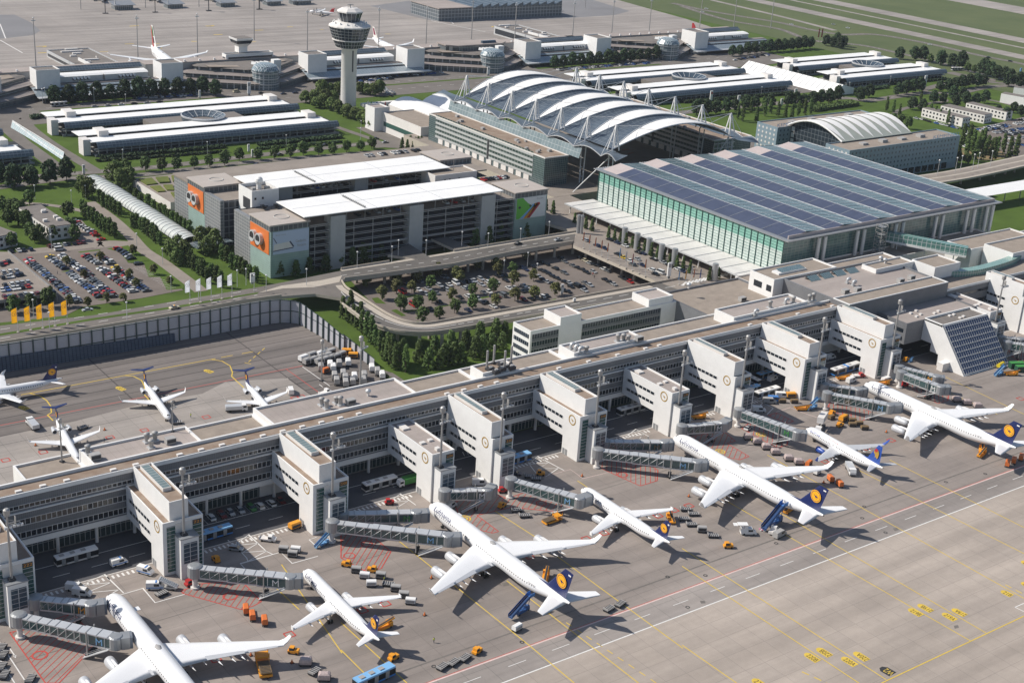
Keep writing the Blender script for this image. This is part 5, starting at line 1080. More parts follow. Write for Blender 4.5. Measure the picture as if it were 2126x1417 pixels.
part(oc,'storey',lambda mb:mb.prism([(664,982),(672,975),(715,975),(724,982),(724,994),(664,994)],12,17),BAND);part(oc,'roof',lambda mb:mb.prism([(663,981),(671,974),(716,974),(725,981),(725,995),(663,995)],17,18),M['felt']);part(oc,'glass_bay',lambda mb:mb.loft([[(698,973,13),(712,973,13),(712,978,20),(698,978,20)],[(698,980,13),(712,980,13),(712,980,20),(698,980,20)]]),M['glass_blue'])
for lab,x0,x1,y0,y1,h in(('dark flat roofed gate building on the far apron left of the large jet',373,407,1030,1112,5.5),('dark flat roofed gate building on the far apron behind the tent roof',801,830,1024,1104,8)):
 t=thing('gate_building',lab,'gate building',((x0+x1)/2,(y0+y1)/2,0),0,'gate buildings on the far apron')
 shell(t,x0,x1,y0,y1,0,h,[M['frame_lt']],M['felt_dark']);part(t,'window_band',lambda mb:(mb.box(x0-.1,x0,y0+2,y1-2,1.2,h-2.2),mb.box(x0+2,x1-2,y0-.1,y0,1.2,h-2.2)),M['glass'])
 part(t,'roof_lantern',lambda mb:[mb.box(x0+6+R.random()*20,x0+7.4+R.random()*20+1.2,y0+8+k*9,y0+10+k*9,h-.7,h+.4)for k in range(9)],M['offwhite']);part(t,'white_wall',lambda mb:mb.box(x0+9,x0+10,y0-.3,y0+38,h-.7,h+1.4),M['white'])
bh=thing('bus_terminal','long grey terminal with glass saw-tooth roof at the top of the photo','terminal',(860,1200,0))
part(bh,'wall',lambda mb:mb.box(790,945,1183,1235,0,12),panelled('bus_terminal_wall',(.10,.12,.14),(.33,.35,.36),4,3.4,.3,.3,.1,'both'));part(bh,'roof',lambda mb:mb.box(789,830,1182,1236,12,12.8),M['felt'])
for k in range(11):part(bh,'saw_glazing',lambda mb:mb.add([(832+k*10.2,1182,12.05),(842+k*10.2,1182,16),(842+k*10.2,1236,16),(832+k*10.2,1236,12.05),(842+k*10.2,1182,12.05),(842+k*10.2,1236,12.05)],[(0,1,2,3),(1,4,5,2),(0,4,1),(3,2,5)]),GLZ)
hut0=thing('bus_gate_hut','','')
MB().box(-9,9,-5,5,0,4).build('wall',panelled('hut_glass',(.10,.12,.13),(.4,.42,.43),2,3,.2,.3,0,'both'),hut0);MB().add([(-11,-7,4.2),(11,-7,4.2),(11,7,6.6),(-11,7,6.6),(-11,-7,4.6),(11,-7,4.6),(11,7,7),(-11,7,7)],[(0,1,5,4),(1,2,6,5),(2,3,7,6),(3,0,4,7),(4,5,6,7)]).build('roof',M['frame'],hut0);MB().tube((-8,-3,0),(-8,-3,9),.6,6).build('column',M['frame_lt'],hut0)
for i,(k,x,y)in enumerate((('J',1285,95),('J',1820,80),('K',345,65),('K',830,50),('K',1150,42),(1,1690,30),(1,1850,25))):
 lab='grey glass gate hut with sloping roof on the far apron, '+('first from the left','second from the left','third from the left','fourth from the left','fifth from the left','second last','last before the control tower')[i]
 p=at(k,x,y)
 if i==0:hut0.location=p;tag(hut0,lab,'gate hut','gate huts on the far apron')
 else:copy_tree(hut0,p,.1,lab,sc=.9)
def box_house(k,fl,fr,bl,h,label,cat='building',wall='offwhite',roof='felt_dark',win=True):
 a,b,c=at(k,*fl,h),at(k,*fr,h),at(k,*bl,h)
 e=b-a;g=c-a;n=Vector((-e.y,e.x,0)).normalized()
 if n.dot(g)<0:n=-n
 g=n*g.dot(n);P=[a,a+e,a+e+g,a+g];cen=(a+e/2+g/2);t=thing('low_building',label,cat,(cen.x,cen.y,0))
 mb=MB(t.location);mb.prism([(p.x,p.y)for p in P],0,h-.4);mb.build('wall',M[wall],t)
 mb=MB(t.location);ins=[p+(cen-p)*.02 for p in P];mb.prism([(p.x,p.y)for p in ins],h-.38,h);mb.build('roof',M[roof],t)
 mb=MB(t.location)
 for i in range(4):
  p,q=P[i],P[(i+1)%4];d=(q-p);L_=d.length;d.normalize();o=Vector((d.y,-d.x,0))
  if o.dot(p+(q-p)/2-cen)<0:o=-o
  if win:
   for j in range(int(L_/3.2)):
    for z in([1.2,4.2]if h>6 else[1.2]):
     s=p+d*(1.2+j*3.2)+o*.05;mb.add([(s.x,s.y,z),(s.x+d.x*1.5,s.y+d.y*1.5,z),(s.x+d.x*1.5,s.y+d.y*1.5,z+1.4),(s.x,s.y,z+1.4)],[(0,1,2,3)])
 if mb.v:mb.build('window',M['glass'],t)
 return t
t=box_house('L',(375,715),(555,690),(165,555),7,'two-storey white building with a dark flat roof beside the left car park')
for q in((340,595),(430,640),(455,660),(350,670),(335,600)):p=at('L',*q,7);part(t,'roof_plant',lambda mb:mb.box(p.x-1,p.x+1,p.y-.8,p.y+.8,7,8.2),M['offwhite'])
box_house('L',(-20,790),(130,755),(-150,640),6.5,'white building with dark roof cut off by the left edge beside the deck',roof='felt_dark')
for i,(fl,fr,bl,lab)in enumerate((((470,590),(545,580),(65,490),'nearest of three white barracks seen behind thin poplars'),((685,560),(760,545),(270,462),'middle of three white barracks behind thin poplars'),((900,530),(960,520),(560,430),'farthest of three white barracks behind the trees'))):
 box_house('P',fl,fr,bl,7,lab)
box_house('P',(845,345),(1150,400),(860,330),8,'long white ramp wall building at the right edge by the curving road',wall='white',win=False);box_house('P',(970,285),(1150,310),(985,275),7,'small white building above the ramp wall at the right edge',wall='white',win=False)
dk=thing('parking_deck','raised parking deck full of cars behind the yellow flags','parking deck',tuple(at('L',150,1100)))
q=P2('L',(-300,905),(60,905),(440,1225),(440,1238),(-300,1330),z=3.2)
mb=MB(dk.location);mb.prism([(p.x,p.y)for p in q],2.7,3.2,1,0);mb.build('deck',[M['pave'],M['frame']],dk)
mb=MB(dk.location);mb.loft([[(p.x,p.y,3.2),(p.x+.1,p.y+.1,3.2),(p.x+.1,p.y+.1,4.1),(p.x,p.y,4.1)]for p in q[1:]]);mb.build('railing',M['frame'],dk)
for i in range(10):p=q[4]+(q[3]-q[4])*i/9;part(dk,'post',lambda mb:mb.box(p.x-.2,p.x+.2,p.y-.2,p.y+.2,0,2.7),M['frame'])
mb=MB(dk.location);mb.prism([(p.x-3,p.y+3)for p in q],.05,2.6);mb.build('lower_level_shade',INNER_SHADE,dk)  # solid dark block, shade under the deck put into its colour
cp=[]
for k,x,y in[(5,485,752),(5,350,702),(5,625,745),(5,740,715),(5,880,672),(5,787,275),(5,1210,205),(5,1325,185),(5,1440,165),(5,880,262),(5,410,290),(5,270,345),(5,310,330),(5,615,250),(5,685,290),(5,500,300),(5,95,345),(5,1020,195),(5,245,640),(5,240,655),(5,550,690),(5,1520,195),(5,1600,222),(5,1680,255),(5,1745,290),(5,1820,330)]:
 cp.append(at(k,x,y))
cp+=[Vector((p.x,p.y,0))for p in op[2::3]]
for i,p in enumerate(cp):
 mb=MB(p);mb.tube((p.x,p.y,0),(p.x,p.y,5.6),.75,10)
 tag(mb.build('bridge_column',M['kerb']),'round concrete column carrying the raised road round the sunken car park' if i<26 else 'round concrete column carrying the far right overpass','column','columns under the ring road' if i<26 else 'columns under the overpass')
SEC=[(0,0),(.06,.42),(.25,.6),(.55,.5),(.8,.22),(1,.02),(.8,-.1),(.5,-.3),(.22,-.4),(.05,-.3)]
def xring(x,cy,cz,ry,rz,n=20):return[(x,cy+ry*math.cos(2*PI*i/n),cz+rz*math.sin(2*PI*i/n))for i in range(n)]
def wing_ring(y,xle,ch,z,th,vertical=False):
 return[((xle+a*ch),(b*th if vertical else y),(y if vertical else z+b*th))for a,b in SEC]
def fus_r(x,L,Rr,nose,tail):
 if x<nose:
  t=x/nose;r=Rr*math.sqrt(max(0,1-(1-t)**2.1))*1.0;return r,-Rr*.22*(1-t)**1.6
 if x>L-tail:
  t=(x-(L-tail))/tail;r=Rr*(1-.9*t**1.55);return r,(Rr-r)*.82
 return Rr,0
def airliner(name,label,p,group=None):
 L,Rr,zc=p['L'],p['R'],p['zc'];nose,tail=p.get('nose',2.6*Rr),p.get('tail',.30*L)
 t=thing(name,label,'airliner',group=group)
 body,wing_m=p.get('body',M['plane']),p.get('wing',M['plane'])
 xs=[0.02]+[nose*(k/9)**1.7 for k in range(1,10)]+[nose+(L-tail-nose)*k/8 for k in range(1,9)]+[L-tail+tail*k/10 for k in range(1,11)]
 mb=MB();rings=[]
 for x in xs:
  r,dz=fus_r(x,L,Rr,nose,tail);r=max(r,.04);rings.append(xring(x,0,zc+dz,r,r))
 mb.loft(rings);f=mb.build('fuselage',body,t,True)
 MB().loft([xring(L-.02,0,zc+fus_r(L,L,Rr,nose,tail)[1],Rr*.1,Rr*.1,10),xring(L+.25,0,zc+fus_r(L,L,Rr,nose,tail)[1],Rr*.07,Rr*.07,10)]).build('exhaust_cone',M['dark'],t)
 w0,rc=p['wx'],p['rc']
 MB().loft([xring(w0-2.5+(rc+5)*u,0,zc-Rr*.52,Rr*(.98 if 0<u<1 else .6)*(.75+.3*math.sin(PI*u)),Rr*.62*(.55+.5*math.sin(PI*u)),16)for u in[0,.12,.25,.5,.75,.88,1]]).build('belly_fairing',body,t,True)
 def surf(r,phi,x,off=.03):
  rr,dz=fus_r(x,L,Rr,nose,tail);rr+=off
  return(x,rr*math.cos(phi),zc+dz+rr*math.sin(phi))
 pitch=1.02 if Rr>2.2 else .85
 for sg in(-1,1):
  mb=MB();x=p.get('win0',nose*.85)
  while x<L-tail*.62:
   if abs(x-p['wx']-1)>.7 and abs(x-nose-L*.3)>.5:
    a0=.13;vs=[surf(0,a,xx)for xx,a in((x-.14,a0),(x+.14,a0),(x+.14,a0+.42/Rr),(x-.14,a0+.42/Rr))]
    mb.add([(v[0],sg*v[1],v[2])for v in vs],[(0,1,2,3)])
   x+=pitch
  mb.build('cabin_windows',M['dark'],t)
 mb=MB()
 for a0,a1 in((.95,1.25),(1.28,1.55),(1.59,1.86),(1.89,2.2)):
  mb.add([surf(0,a,x,.02)for x,a in((nose*.20,a0),(nose*.20,a1),(nose*.33,a1*.98+.03),(nose*.33,a0*.98+.03))],[(0,1,2,3)])
 mb.build('cockpit_window',M['dark'],t)
 S=p['semi'];k0=.34*S;ch=p['ch'];swp=p['sweep'];dih=p.get('dih',.09);th=p.get('th',.12);zw=zc-Rr*.55+p.get('zw',0)
 xl=lambda y:w0+(y-Rr*.6)*swp
 te0=w0+rc
 for sg in(1,-1):
  ys=[Rr*.3,Rr*.95,k0,S*.62,S*.985]
  def chord(y):
   if y<=k0:return te0+(y)*.02*swp-xl(y)if y<k0 else te0+k0*p.get('kink',.12)-xl(k0)
   c0=te0+k0*p.get('kink',.12)-xl(k0);return c0+(ch-c0)*(y-k0)/(S-k0)
  mb=MB();mb.loft([[(a,sg*b,c)for a,b,c in wing_ring(y,xl(y),chord(y),zw+max(0,y-Rr)*dih,chord(y)*th)]for y in ys]);w_=mb.build('wing',wing_m,t,True)
  zt=zw+(S-Rr)*dih;tipx=xl(S)
  mb=MB()
  if p.get('tip')=='winglet':
   mb.loft([[(a,sg*b,c)for a,b,c in wing_ring(S*.985,xl(S*.985),ch,zt,ch*th)],[(a,sg*b,c)for a,b,c in wing_ring(S+.35,tipx+.9,ch*.72,zt+1.0,ch*.07)],[(a,sg*b,c)for a,b,c in wing_ring(S+p.get('wlo',.9),tipx+1.9,ch*.42,zt+p.get('wl',2.2),ch*.05)]])
  else:
   mb.loft([[(a,sg*b,c)for a,b,c in wing_ring(S*.985,xl(S*.985),ch,zt,ch*th)],[(a,sg*b,c)for a,b,c in wing_ring(S,tipx+.6,ch*.8,zt+.1,ch*.05)]]);mb.box(tipx+.2,tipx+1.7,sg*S-.04,sg*S+.04,zt-.5,zt+.75)
  mb.build('winglet',p.get('wlm',wing_m),w_,True)
  mb=MB()
  for y0,y1 in((Rr*1.15,k0*.97),(k0*1.03,S*.66),(S*.69,S*.93)):
   q=[(y0,.80),(y1,.80),(y1,.985),(y0,.985)];mb.add([(xl(y)+c*chord(y),sg*y,zw+max(0,y-Rr)*dih+chord(y)*th*(.24 if c<.9 else .05)+.02)for y,c in q],[(0,1,2,3)])
  mb.build('flap',p.get('flap',M['plane_grey']if p.get('flapgrey')else wing_m),w_)
  for fy in p.get('fair',(.24,.40,.52,.64)):
   y=S*fy;x=xl(y)+chord(y)*.62;z=zw+max(0,y-Rr)*dih-.12*chord(y)*th*3;ln_=chord(y)*.62+.6
   MB().loft([[(x+ln_*u,sg*y+a*rr,z-.15-.35*math.sin(PI*u)+b*rr)for a,b in((-1,0),(0,1),(1,0),(0,-1))]for u,rr in((0,.05),(.3,.30),(.6,.28),(1,.04))]).build('flap_fairing',wing_m,w_,True)
  ts,tr,tt,tx=p['ts'],p['tr'],p['tt'],p['tx']
  tz=p.get('tz',zc+Rr*.45)
  mb=MB();mb.loft([[(a,sg*b,c)for a,b,c in wing_ring(y,tx+y*p.get('tsw',.72),tr+(tt-tr)*y/ts,tz+y*p.get('tdih',.08),(tr+(tt-tr)*y/ts)*.09)]for y in(0.05,ts*.5,ts*.97,ts)]);h=mb.build('tailplane',p.get('tpm',wing_m),t,True)
  for ey,er,el in p['eng']:
   if p.get('rear'):ex,ez,yy=p['ex'],zc+.35*Rr,ey
   else:yy=ey;ex=xl(ey)-el*1.08;ez=zw+max(0,ey-Rr)*dih-er*1.05-p.get('pyl',.55)
   mb=MB()
   mb.loft([xring(ex+el*u,sg*yy,ez,er*k,er*k,18)for u,k in((.06,.78),(0,.9),(.03,.99),(.18,1.06),(.45,1.03),(.8,.8),(1,.62),(1.0,.5))],0,False);e=mb.build('engine',p.get('engm',M['plane_grey']),t,True)
   MB().loft([xring(ex+el*.07,sg*yy,ez,er*.85,er*.85,16),xring(ex+el*.075,sg*yy,ez,er*.02,er*.02,16)],0,False).build('fan',M['dark'],e)
   MB().loft([xring(ex+el*.93,sg*yy,ez,er*.55,er*.55,12),xring(ex+el*1.18,sg*yy,ez,er*.22,er*.22,12)]).build('exhaust_nozzle',M['steel'],e)
   if p.get('prop'):
    mb=MB();mb.tube((ex-.5,sg*yy,ez),(ex,sg*yy,ez),.1,8,r1=.3)
    for k in range(6):a=k*PI/3;mb.obox((ex-.2,sg*yy+math.cos(a)*1.1,ez+math.sin(a)*1.1),.08,.25,2.0,0)
    mb.build('propeller',M['dark'],e)
   if p.get('rear'):MB().box(ex+el*.2,ex+el*.8,min(sg*Rr*.8,sg*yy),max(sg*Rr*.8,sg*yy),ez-.15,ez+.15).build('engine_pylon',body,e)
   else:MB().loft([[(ex+el*.25,sg*yy-.18,ez+er*.9),(ex+el*.25,sg*yy+.18,ez+er*.9),(ex+el*1.25,sg*yy+.18,ez+er*1.0),(ex+el*1.25,sg*yy-.18,ez+er*1.0)],[(ex+el*.55,sg*yy-.15,ez+er*1.35),(ex+el*.55,sg*yy+.15,ez+er*1.35),(ex+el*1.5,sg*yy+.15,ez+er*1.6),(ex+el*1.5,sg*yy-.15,ez+er*1.6)]]).build('engine_pylon',wing_m,e)
  gx,gy=p['gx'],p['gy']
  mb=MB();mb.tube((gx,sg*gy,zw),(gx,sg*gy,.6),.22,6);g=mb.build('main_gear',M['steel'],t)
  for dx in((-.75,.75)if Rr>2.2 else(0,)):
   for dy in(-.45,.45):MB().tube((gx+dx,sg*gy+dy-.2,.6),(gx+dx,sg*gy+dy+.2,.6),.6,12).build('tyre',M['black'],g)
 ng=p.get('ngx',nose*.95);g=MB().tube((ng,0,zc-Rr*.8),(ng,0,.45),.15,6).build('nose_gear',M['steel'],t)
 for dy in(-.28,.28):MB().tube((ng,dy-.12,.42),(ng,dy+.12,.42),.42,10).build('tyre',M['black'],g)
 fx0,fr,fx1,ft,fz=p['fx0'],p['fr'],p['fx1'],p['ft'],p['fz'];fb=zc+Rr*.70
 mb=MB();n3=[wing_ring(fb,fx0,fr,0,fr*.055,True),wing_ring(fb+(fz-fb)*.5,fx0+(fx1-fx0)*.5,fr+(ft-fr)*.5,0,fr*.045,True),wing_ring(fz,fx1,ft,0,ft*.05,True)]
 mb.loft(n3);mb.add([(fx0-fr*.38,0,fb+Rr*.28),(fx0+fr*.25,-fr*.022,fb+(fz-fb)*.14),(fx0+fr*.25,fr*.022,fb+(fz-fb)*.14),(fx0+fr*.3,-fr*.03,fb),(fx0+fr*.3,fr*.03,fb)],[(0,1,3),(0,4,2),(0,2,1)]);fin=mb.build('tail_fin',p.get('finm',M['navy']),t)
 if p.get('badge')=='crane':
  c=Vector((fx0+(fx1-fx0)*.56+(fr+(ft-fr)*.56)*.46,0,fb+(fz-fb)*.56));rr=(fz-fb)*.225
  for sg in(-1,1):
   yy=sg*(fr*.04+.03);mb=MB();n=28
   mb.add([(c.x+rr*math.cos(2*PI*i/n),yy,c.z+rr*math.sin(2*PI*i/n))for i in range(n)],[tuple(range(n))]);b=mb.build('tail_badge',M['tail_orange'],fin)
   mb=MB();vs=[]
   for i in range(n):
    a=2*PI*i/n
    for q in(.79,.86):vs.append((c.x+rr*q*math.cos(a),yy+sg*.02,c.z+rr*q*math.sin(a)))
   mb.add(vs,[(2*i,2*i+1,(2*i+3)%(2*n),(2*i+2)%(2*n))for i in range(n)]);crane(mb,c+Vector((0,yy+sg*.025,0)),(1,0,0),(0,0,1),rr*.8);mb.build('crane_emblem',M['navy'],b)
  MB().add([(fx1+ft*.5,-fr*.03-.02,fz-1.2),(fx1+ft*.8,-fr*.03-.02,fz-1.2),(fx1+ft*.8,-fr*.03-.02,fz-.7),(fx1+ft*.5,-fr*.03-.02,fz-.7)],[(0,1,2,3)]).build('fin_flag',M['white'],fin)
 if p.get('badge')=='falcon':
  c=Vector((fx0+(fx1-fx0)*.55+(fr+(ft-fr)*.55)*.5,0,fb+(fz-fb)*.55));s=(fz-fb)*.26
  for sg in(-1,1):
   yy=sg*(fr*.045+.03)
   b=MB().add([(c.x+a*s,yy,c.z+b_*s)for a,b_ in((-.6,.5),(-.2,1),(.3,.8),(.6,.2),(.5,-.6),(.2,-1),(0,-.6),(-.25,-.9),(-.3,-.3),(-.7,0))],[tuple(range(10))]).build('falcon_emblem',M['gold'],fin)
   MB().add([(c.x+a*s,yy+sg*.02,c.z+b_*s)for a,b_ in((-.6,.5),(-.2,1),(.3,.8),(.1,.3),(-.3,.2))],[tuple(range(5))]).build('falcon_cap',M['red'],b)
 for bd in p.get('bands',()):
  (u0,u1,z0,z1),bm2=bd;q=lambda u,v:(fx0+(fx1-fx0)*v+(fr+(ft-fr)*v)*u,fb+(fz-fb)*v)
  for sg in(-1,1):
   pts=[q(u0,z0),q(u1,z0),q(u1,z1),q(u0,z1)];MB().add([(a,sg*(fr*.045+.03),b_)for a,b_ in pts],[(0,1,2,3)]).build('fin_stripe',bm2,fin)
 for txt,x0,size,wd,ph,tm in p.get('titles',()):
  vs,fs,w1=text_mesh(txt,size,8);k=wd/w1;mb=MB();r=Rr+.03
  mb.add([(x0+v.x*k,-r*math.cos(ph+v.y/r),zc+r*math.sin(ph+v.y/r))for v in vs],fs);mb.build('airline_title',tm,t)
 if Rr>2.2:MB().loft([xring(L*.47-1.0,0,zc+Rr-.02,.1,.05,8),xring(L*.47,0,zc+Rr-.05,.85,.28,8),xring(L*.47+1.3,0,zc+Rr-.05,.6,.22,8),xring(L*.47+1.8,0,zc+Rr-.02,.1,.05,8)]).build('antenna_dome',M['greycan'],t,True)
 if p.get('door'):
  dx=p['door'];MB().box(dx-.95,dx+.95,Rr+.05,Rr+1.9,zc-Rr*.1,zc-Rr*.1+.1).build('open_cargo_door',M['plane'],t)
 return t
LH=M['navy']
A340=dict(L=72.0,R=2.82,zc=5.35,semi=29.9,wx=26.0,rc=13.6,ch=2.8,sweep=.675,kink=.16,ts=10.4,tr=7.2,tt=2.7,tx=63.4,tsw=.69,eng=((9.9,1.42,5.9),(19.0,1.40,5.8)),gx=38.2,gy=5.3,fx0=60.6,fr=9.2,fx1=68.8,ft=3.8,fz=17.0,badge='crane',tip='winglet',wl=2.5,wlo=1.3,fair=(.22,.33,.44,.55,.63),flapgrey=1,pyl=.75,titles=(('Lufthansa',5.4,2.4,9.6,.34,LH),('D-AIHS',55.5,.8,3.2,.42,M['greycan'])),door=10)
A320=dict(L=44.2,R=1.98,zc=3.85,semi=16.9,wx=16.4,rc=6.9,ch=1.7,sweep=.57,ts=6.3,tr=4.0,tt=1.6,tx=38.2,eng=((5.7,1.2,4.5),),gx=23.4,gy=3.8,fx0=36.6,fr=6.0,fx1=41.4,ft=2.4,fz=11.9,badge='crane',fair=(.3,.48,.64),flapgrey=1,titles=(('Lufthansa',4.0,1.7,7.0,.32,LH),))
B737=dict(L=39.2,R=1.93,zc=3.45,semi=16.9,wx=14.2,rc=6.6,ch=1.5,sweep=.53,ts=6.9,tr=3.8,tt=1.4,tx=33.2,eng=((5.0,1.12,4.2),),gx=20,gy=3.1,fx0=31.0,fr=6.4,fx1=35.6,ft=2.0,fz=12.3,badge='falcon',tip='winglet',wl=2.4,wlo=.8,wlm=M['blue_tail'],finm=M['blue_tail'],engm=M['blue_tail'],wing=M['plane_grey'],fair=(.34,.46,.6),pyl=.2,flapgrey=1,titles=(('EGYPTAIR',3.6,1.3,5.6,.32,M['blue_tail']),('EGYPTAIR',13,.7,5,.75,M['red'])))
E195=dict(L=38.3,R=1.58,zc=3.5,semi=14.0,wx=13.4,rc=5.4,ch=1.6,sweep=.45,ts=5.9,tr=3.3,tt=1.4,tx=32.6,eng=((4.6,1.0,3.8),),gx=19.6,gy=2.9,fx0=30.6,fr=5.6,fx1=35,ft=2.0,fz=10.5,badge='crane',tip='winglet',wl=1.5,wlo=.6,fair=(.34,.5),titles=(('Lufthansa Regional',4,1.3,8,.3,LH),))
CRJ=dict(L=33.5,R=1.36,zc=2.75,semi=11.9,wx=14.6,rc=4.9,ch=1.3,sweep=.46,ts=4.3,tr=2.4,tt=1.2,tx=32.2,tz=8.1,tdih=.0,tsw=.6,tpm=LH,eng=((2.55,.82,4.0),),rear=1,ex=23.6,gx=18.6,gy=2.0,fx0=27.6,fr=5.4,fx1=32.0,ft=2.6,fz=8.1,badge='crane',tip='winglet',wl=1.3,wlo=.45,fair=(.3,.5),zw=-.2,titles=(('Lufthansa Regional',3.5,1.1,6.5,.3,LH),))
B777=dict(L=72,R=3.9,zc=7.2,semi=38.6,wx=22.0,rc=18,ch=4.0,sweep=.66,ts=15,tr=9,tt=3.5,tx=60,eng=((14.5,1.9,6.5),(25.5,1.9,6.5)),gx=36,gy=5.5,fx0=54,fr=13,fx1=65.5,ft=6,fz=26.5,finm=M['white'],bands=(((.5,.8,.05,.98),M['red']),((.12,.38,.55,.98),M['green']),((.2,.45,.25,.5),M['dark'])),tip='winglet',wl=1.0,wlo=1.2,titles=(('Emirates',9,3.0,15,.25,M['gold']),))
A330=dict(A340,L=63,wx=22,tx=54.5,fx0=51.6,fx1=59.8,gx=33,eng=((9.4,1.5,6.0),),finm=M['offwhite'],bands=(((.2,.7,.35,.9),mat('burgundy',(.22,.02,.06),.4)),),titles=(('QATAR',6,2.6,11,.3,bpy.data.materials['burgundy']),),badge=None,door=0)
DASH=dict(L=26,R=1.35,zc=2.9,semi=12.2,wx=10.4,rc=2.9,ch=1.5,sweep=.03,dih=.02,ts=3.9,tr=2.0,tt=1.4,tx=24.2,tz=7.6,tdih=0,tsw=.15,tpm=M['red'],eng=((3.6,.55,4.0),),prop=1,zw=2.1,pyl=-.8,gx=12.6,gy=3.4,fx0=20.6,fr=4.8,fx1=23.6,ft=2.6,fz=7.6,finm=M['red'],fair=(),titles=(('airberlin',5,1.3,6,.2,M['red']),))
B738=dict(B737,badge=None,finm=M['red'],wlm=M['red'],engm=M['plane_grey'],titles=(('airberlin',5,1.6,7,.3,M['red']),))
def put(t,nose,tail_pt):
 d=Vector((tail_pt[0]-nose[0],tail_pt[1]-nose[1],0));t.location=(nose[0],nose[1],0);t.rotation_euler=(0,0,math.atan2(d.y,d.x));return t
HD=at('H',1550,1095,6.4)-at('H',170,85,4.9)
pl1=airliner('four_engine_jet','nearest wholly visible four-engined jet, white with navy tail and blue stairs near its tail',A340,'four-engined jets with navy tails')
put(pl1,at('H',172,88,4.9),at('H',1550,1095,6.4))
n0=at('S',1482,240,4.9);put(copy_tree(pl1,(0,0,0),0,'white four-engined jet cut off by the bottom edge, with orange and blue bridge letters'),n0,n0+HD)
n0=at('B',425,970,4.9);put(copy_tree(pl1,(0,0,0),0,'white four-engined jet next to the blue-tailed plane, white van and blue stairs at its tail'),n0,at(9,836,370,6.4))
n0=at('C',478,1185,4.9);put(copy_tree(pl1,(0,0,0),0,'white four-engined jet farthest along the pier, near the solar wall'),n0,at(6,2032,1366,6.4))
p2=airliner('twin_engine_jet','white twin-engined jet with navy tail beside the orange baggage trailers',A320,'twin-engined jets with navy tails');put(p2,at(7,1893,722,3.4),at(8,232,1146,5.2))
put(copy_tree(p2,(0,0,0),0,'white twin-engined jet with navy tail between the two wholly visible four-engined jets'),at(8,1497,216,3.4),at(8,2050,550,5.2))
put(airliner('twin_engine_jet','white twin-engined jet with bright blue tail, blue engines and blue winglets',B737),at('M',985,810,3.1),at('M',2050,1348,4.8))
tl=at('I',650,328,4.6);d=(at('I',0,440,3.5)-at('I',600,342,3.5)).normalized();put(airliner('twin_engine_jet','white regional jet taxiing out of the left edge below the noise wall',E195),tl+d*38.3,tl)
crj=airliner('regional_jet','white T-tail jet in the middle of three, its nose wholly clear of the roof',CRJ,'T-tail regional jets with navy tailplanes');nz=at(4,1050,1188,2.4);tz=at(4,905,962,4.0);put(crj,nz,nz+(tz-nz));CD_=(tz-nz).normalized()
tp=at('I',590,745,4.0);put(copy_tree(crj,(0,0,0),0,'white T-tail jet nearest the left, nose hidden behind the pink roof, tail behind a mast'),tp-CD_*33.5,tp)
tp=at(4,1525,950,4.0);put(copy_tree(crj,(0,0,0),0,'white T-tail jet beside the white van and the stored baggage trailers'),tp-CD_*33.5,tp)
tp=at('J',1588,482,9.5);fp=at('J',1782,628,9.5);dd=(fp-tp).normalized();put(airliner('twin_engine_jet','large white jet with a striped red and green tail behind the older terminal',B777),tp+dd*73,tp)
tp=at('K',1890,405,6.6);fp=at(2,330,300,6.0);dd=(fp-tp).normalized();put(airliner('twin_engine_jet','white jet with a maroon marked tail right behind the control tower',A330),tp+dd*63,tp)
put(airliner('turboprop','small red and white propeller plane standing on the far apron left of the control tower',DASH),at('K',1228,122,2.5),at('K',1440,128,4))
tp=at(3,50,190,4.6);dd=(at(3,150,208,4)-tp).normalized();put(airliner('twin_engine_jet','white jet with a bright red tail parked beyond the right end of the older terminal',B738),tp+dd*39,tp)
far=airliner('twin_engine_jet','white jet at the first far gate hut, cut by the top edge',dict(A320,badge=None,finm=M['offwhite'],titles=()),'white jets cut by the top edge');tp=at(1,640,22);put(far,tp,tp+Vector((8,38,0)))
for q,nm in(((985,22),'second'),((1330,18),'third'),((1620,14),'fourth')):tp=at(1,*q);put(copy_tree(far,(0,0,0),0,'white jet at the %s far gate hut, cut by the top edge'%nm),tp,tp+Vector((8,38,0)))
BGL=mat('bridge_glass',(.055,.10,.10),.1,spec=.8)
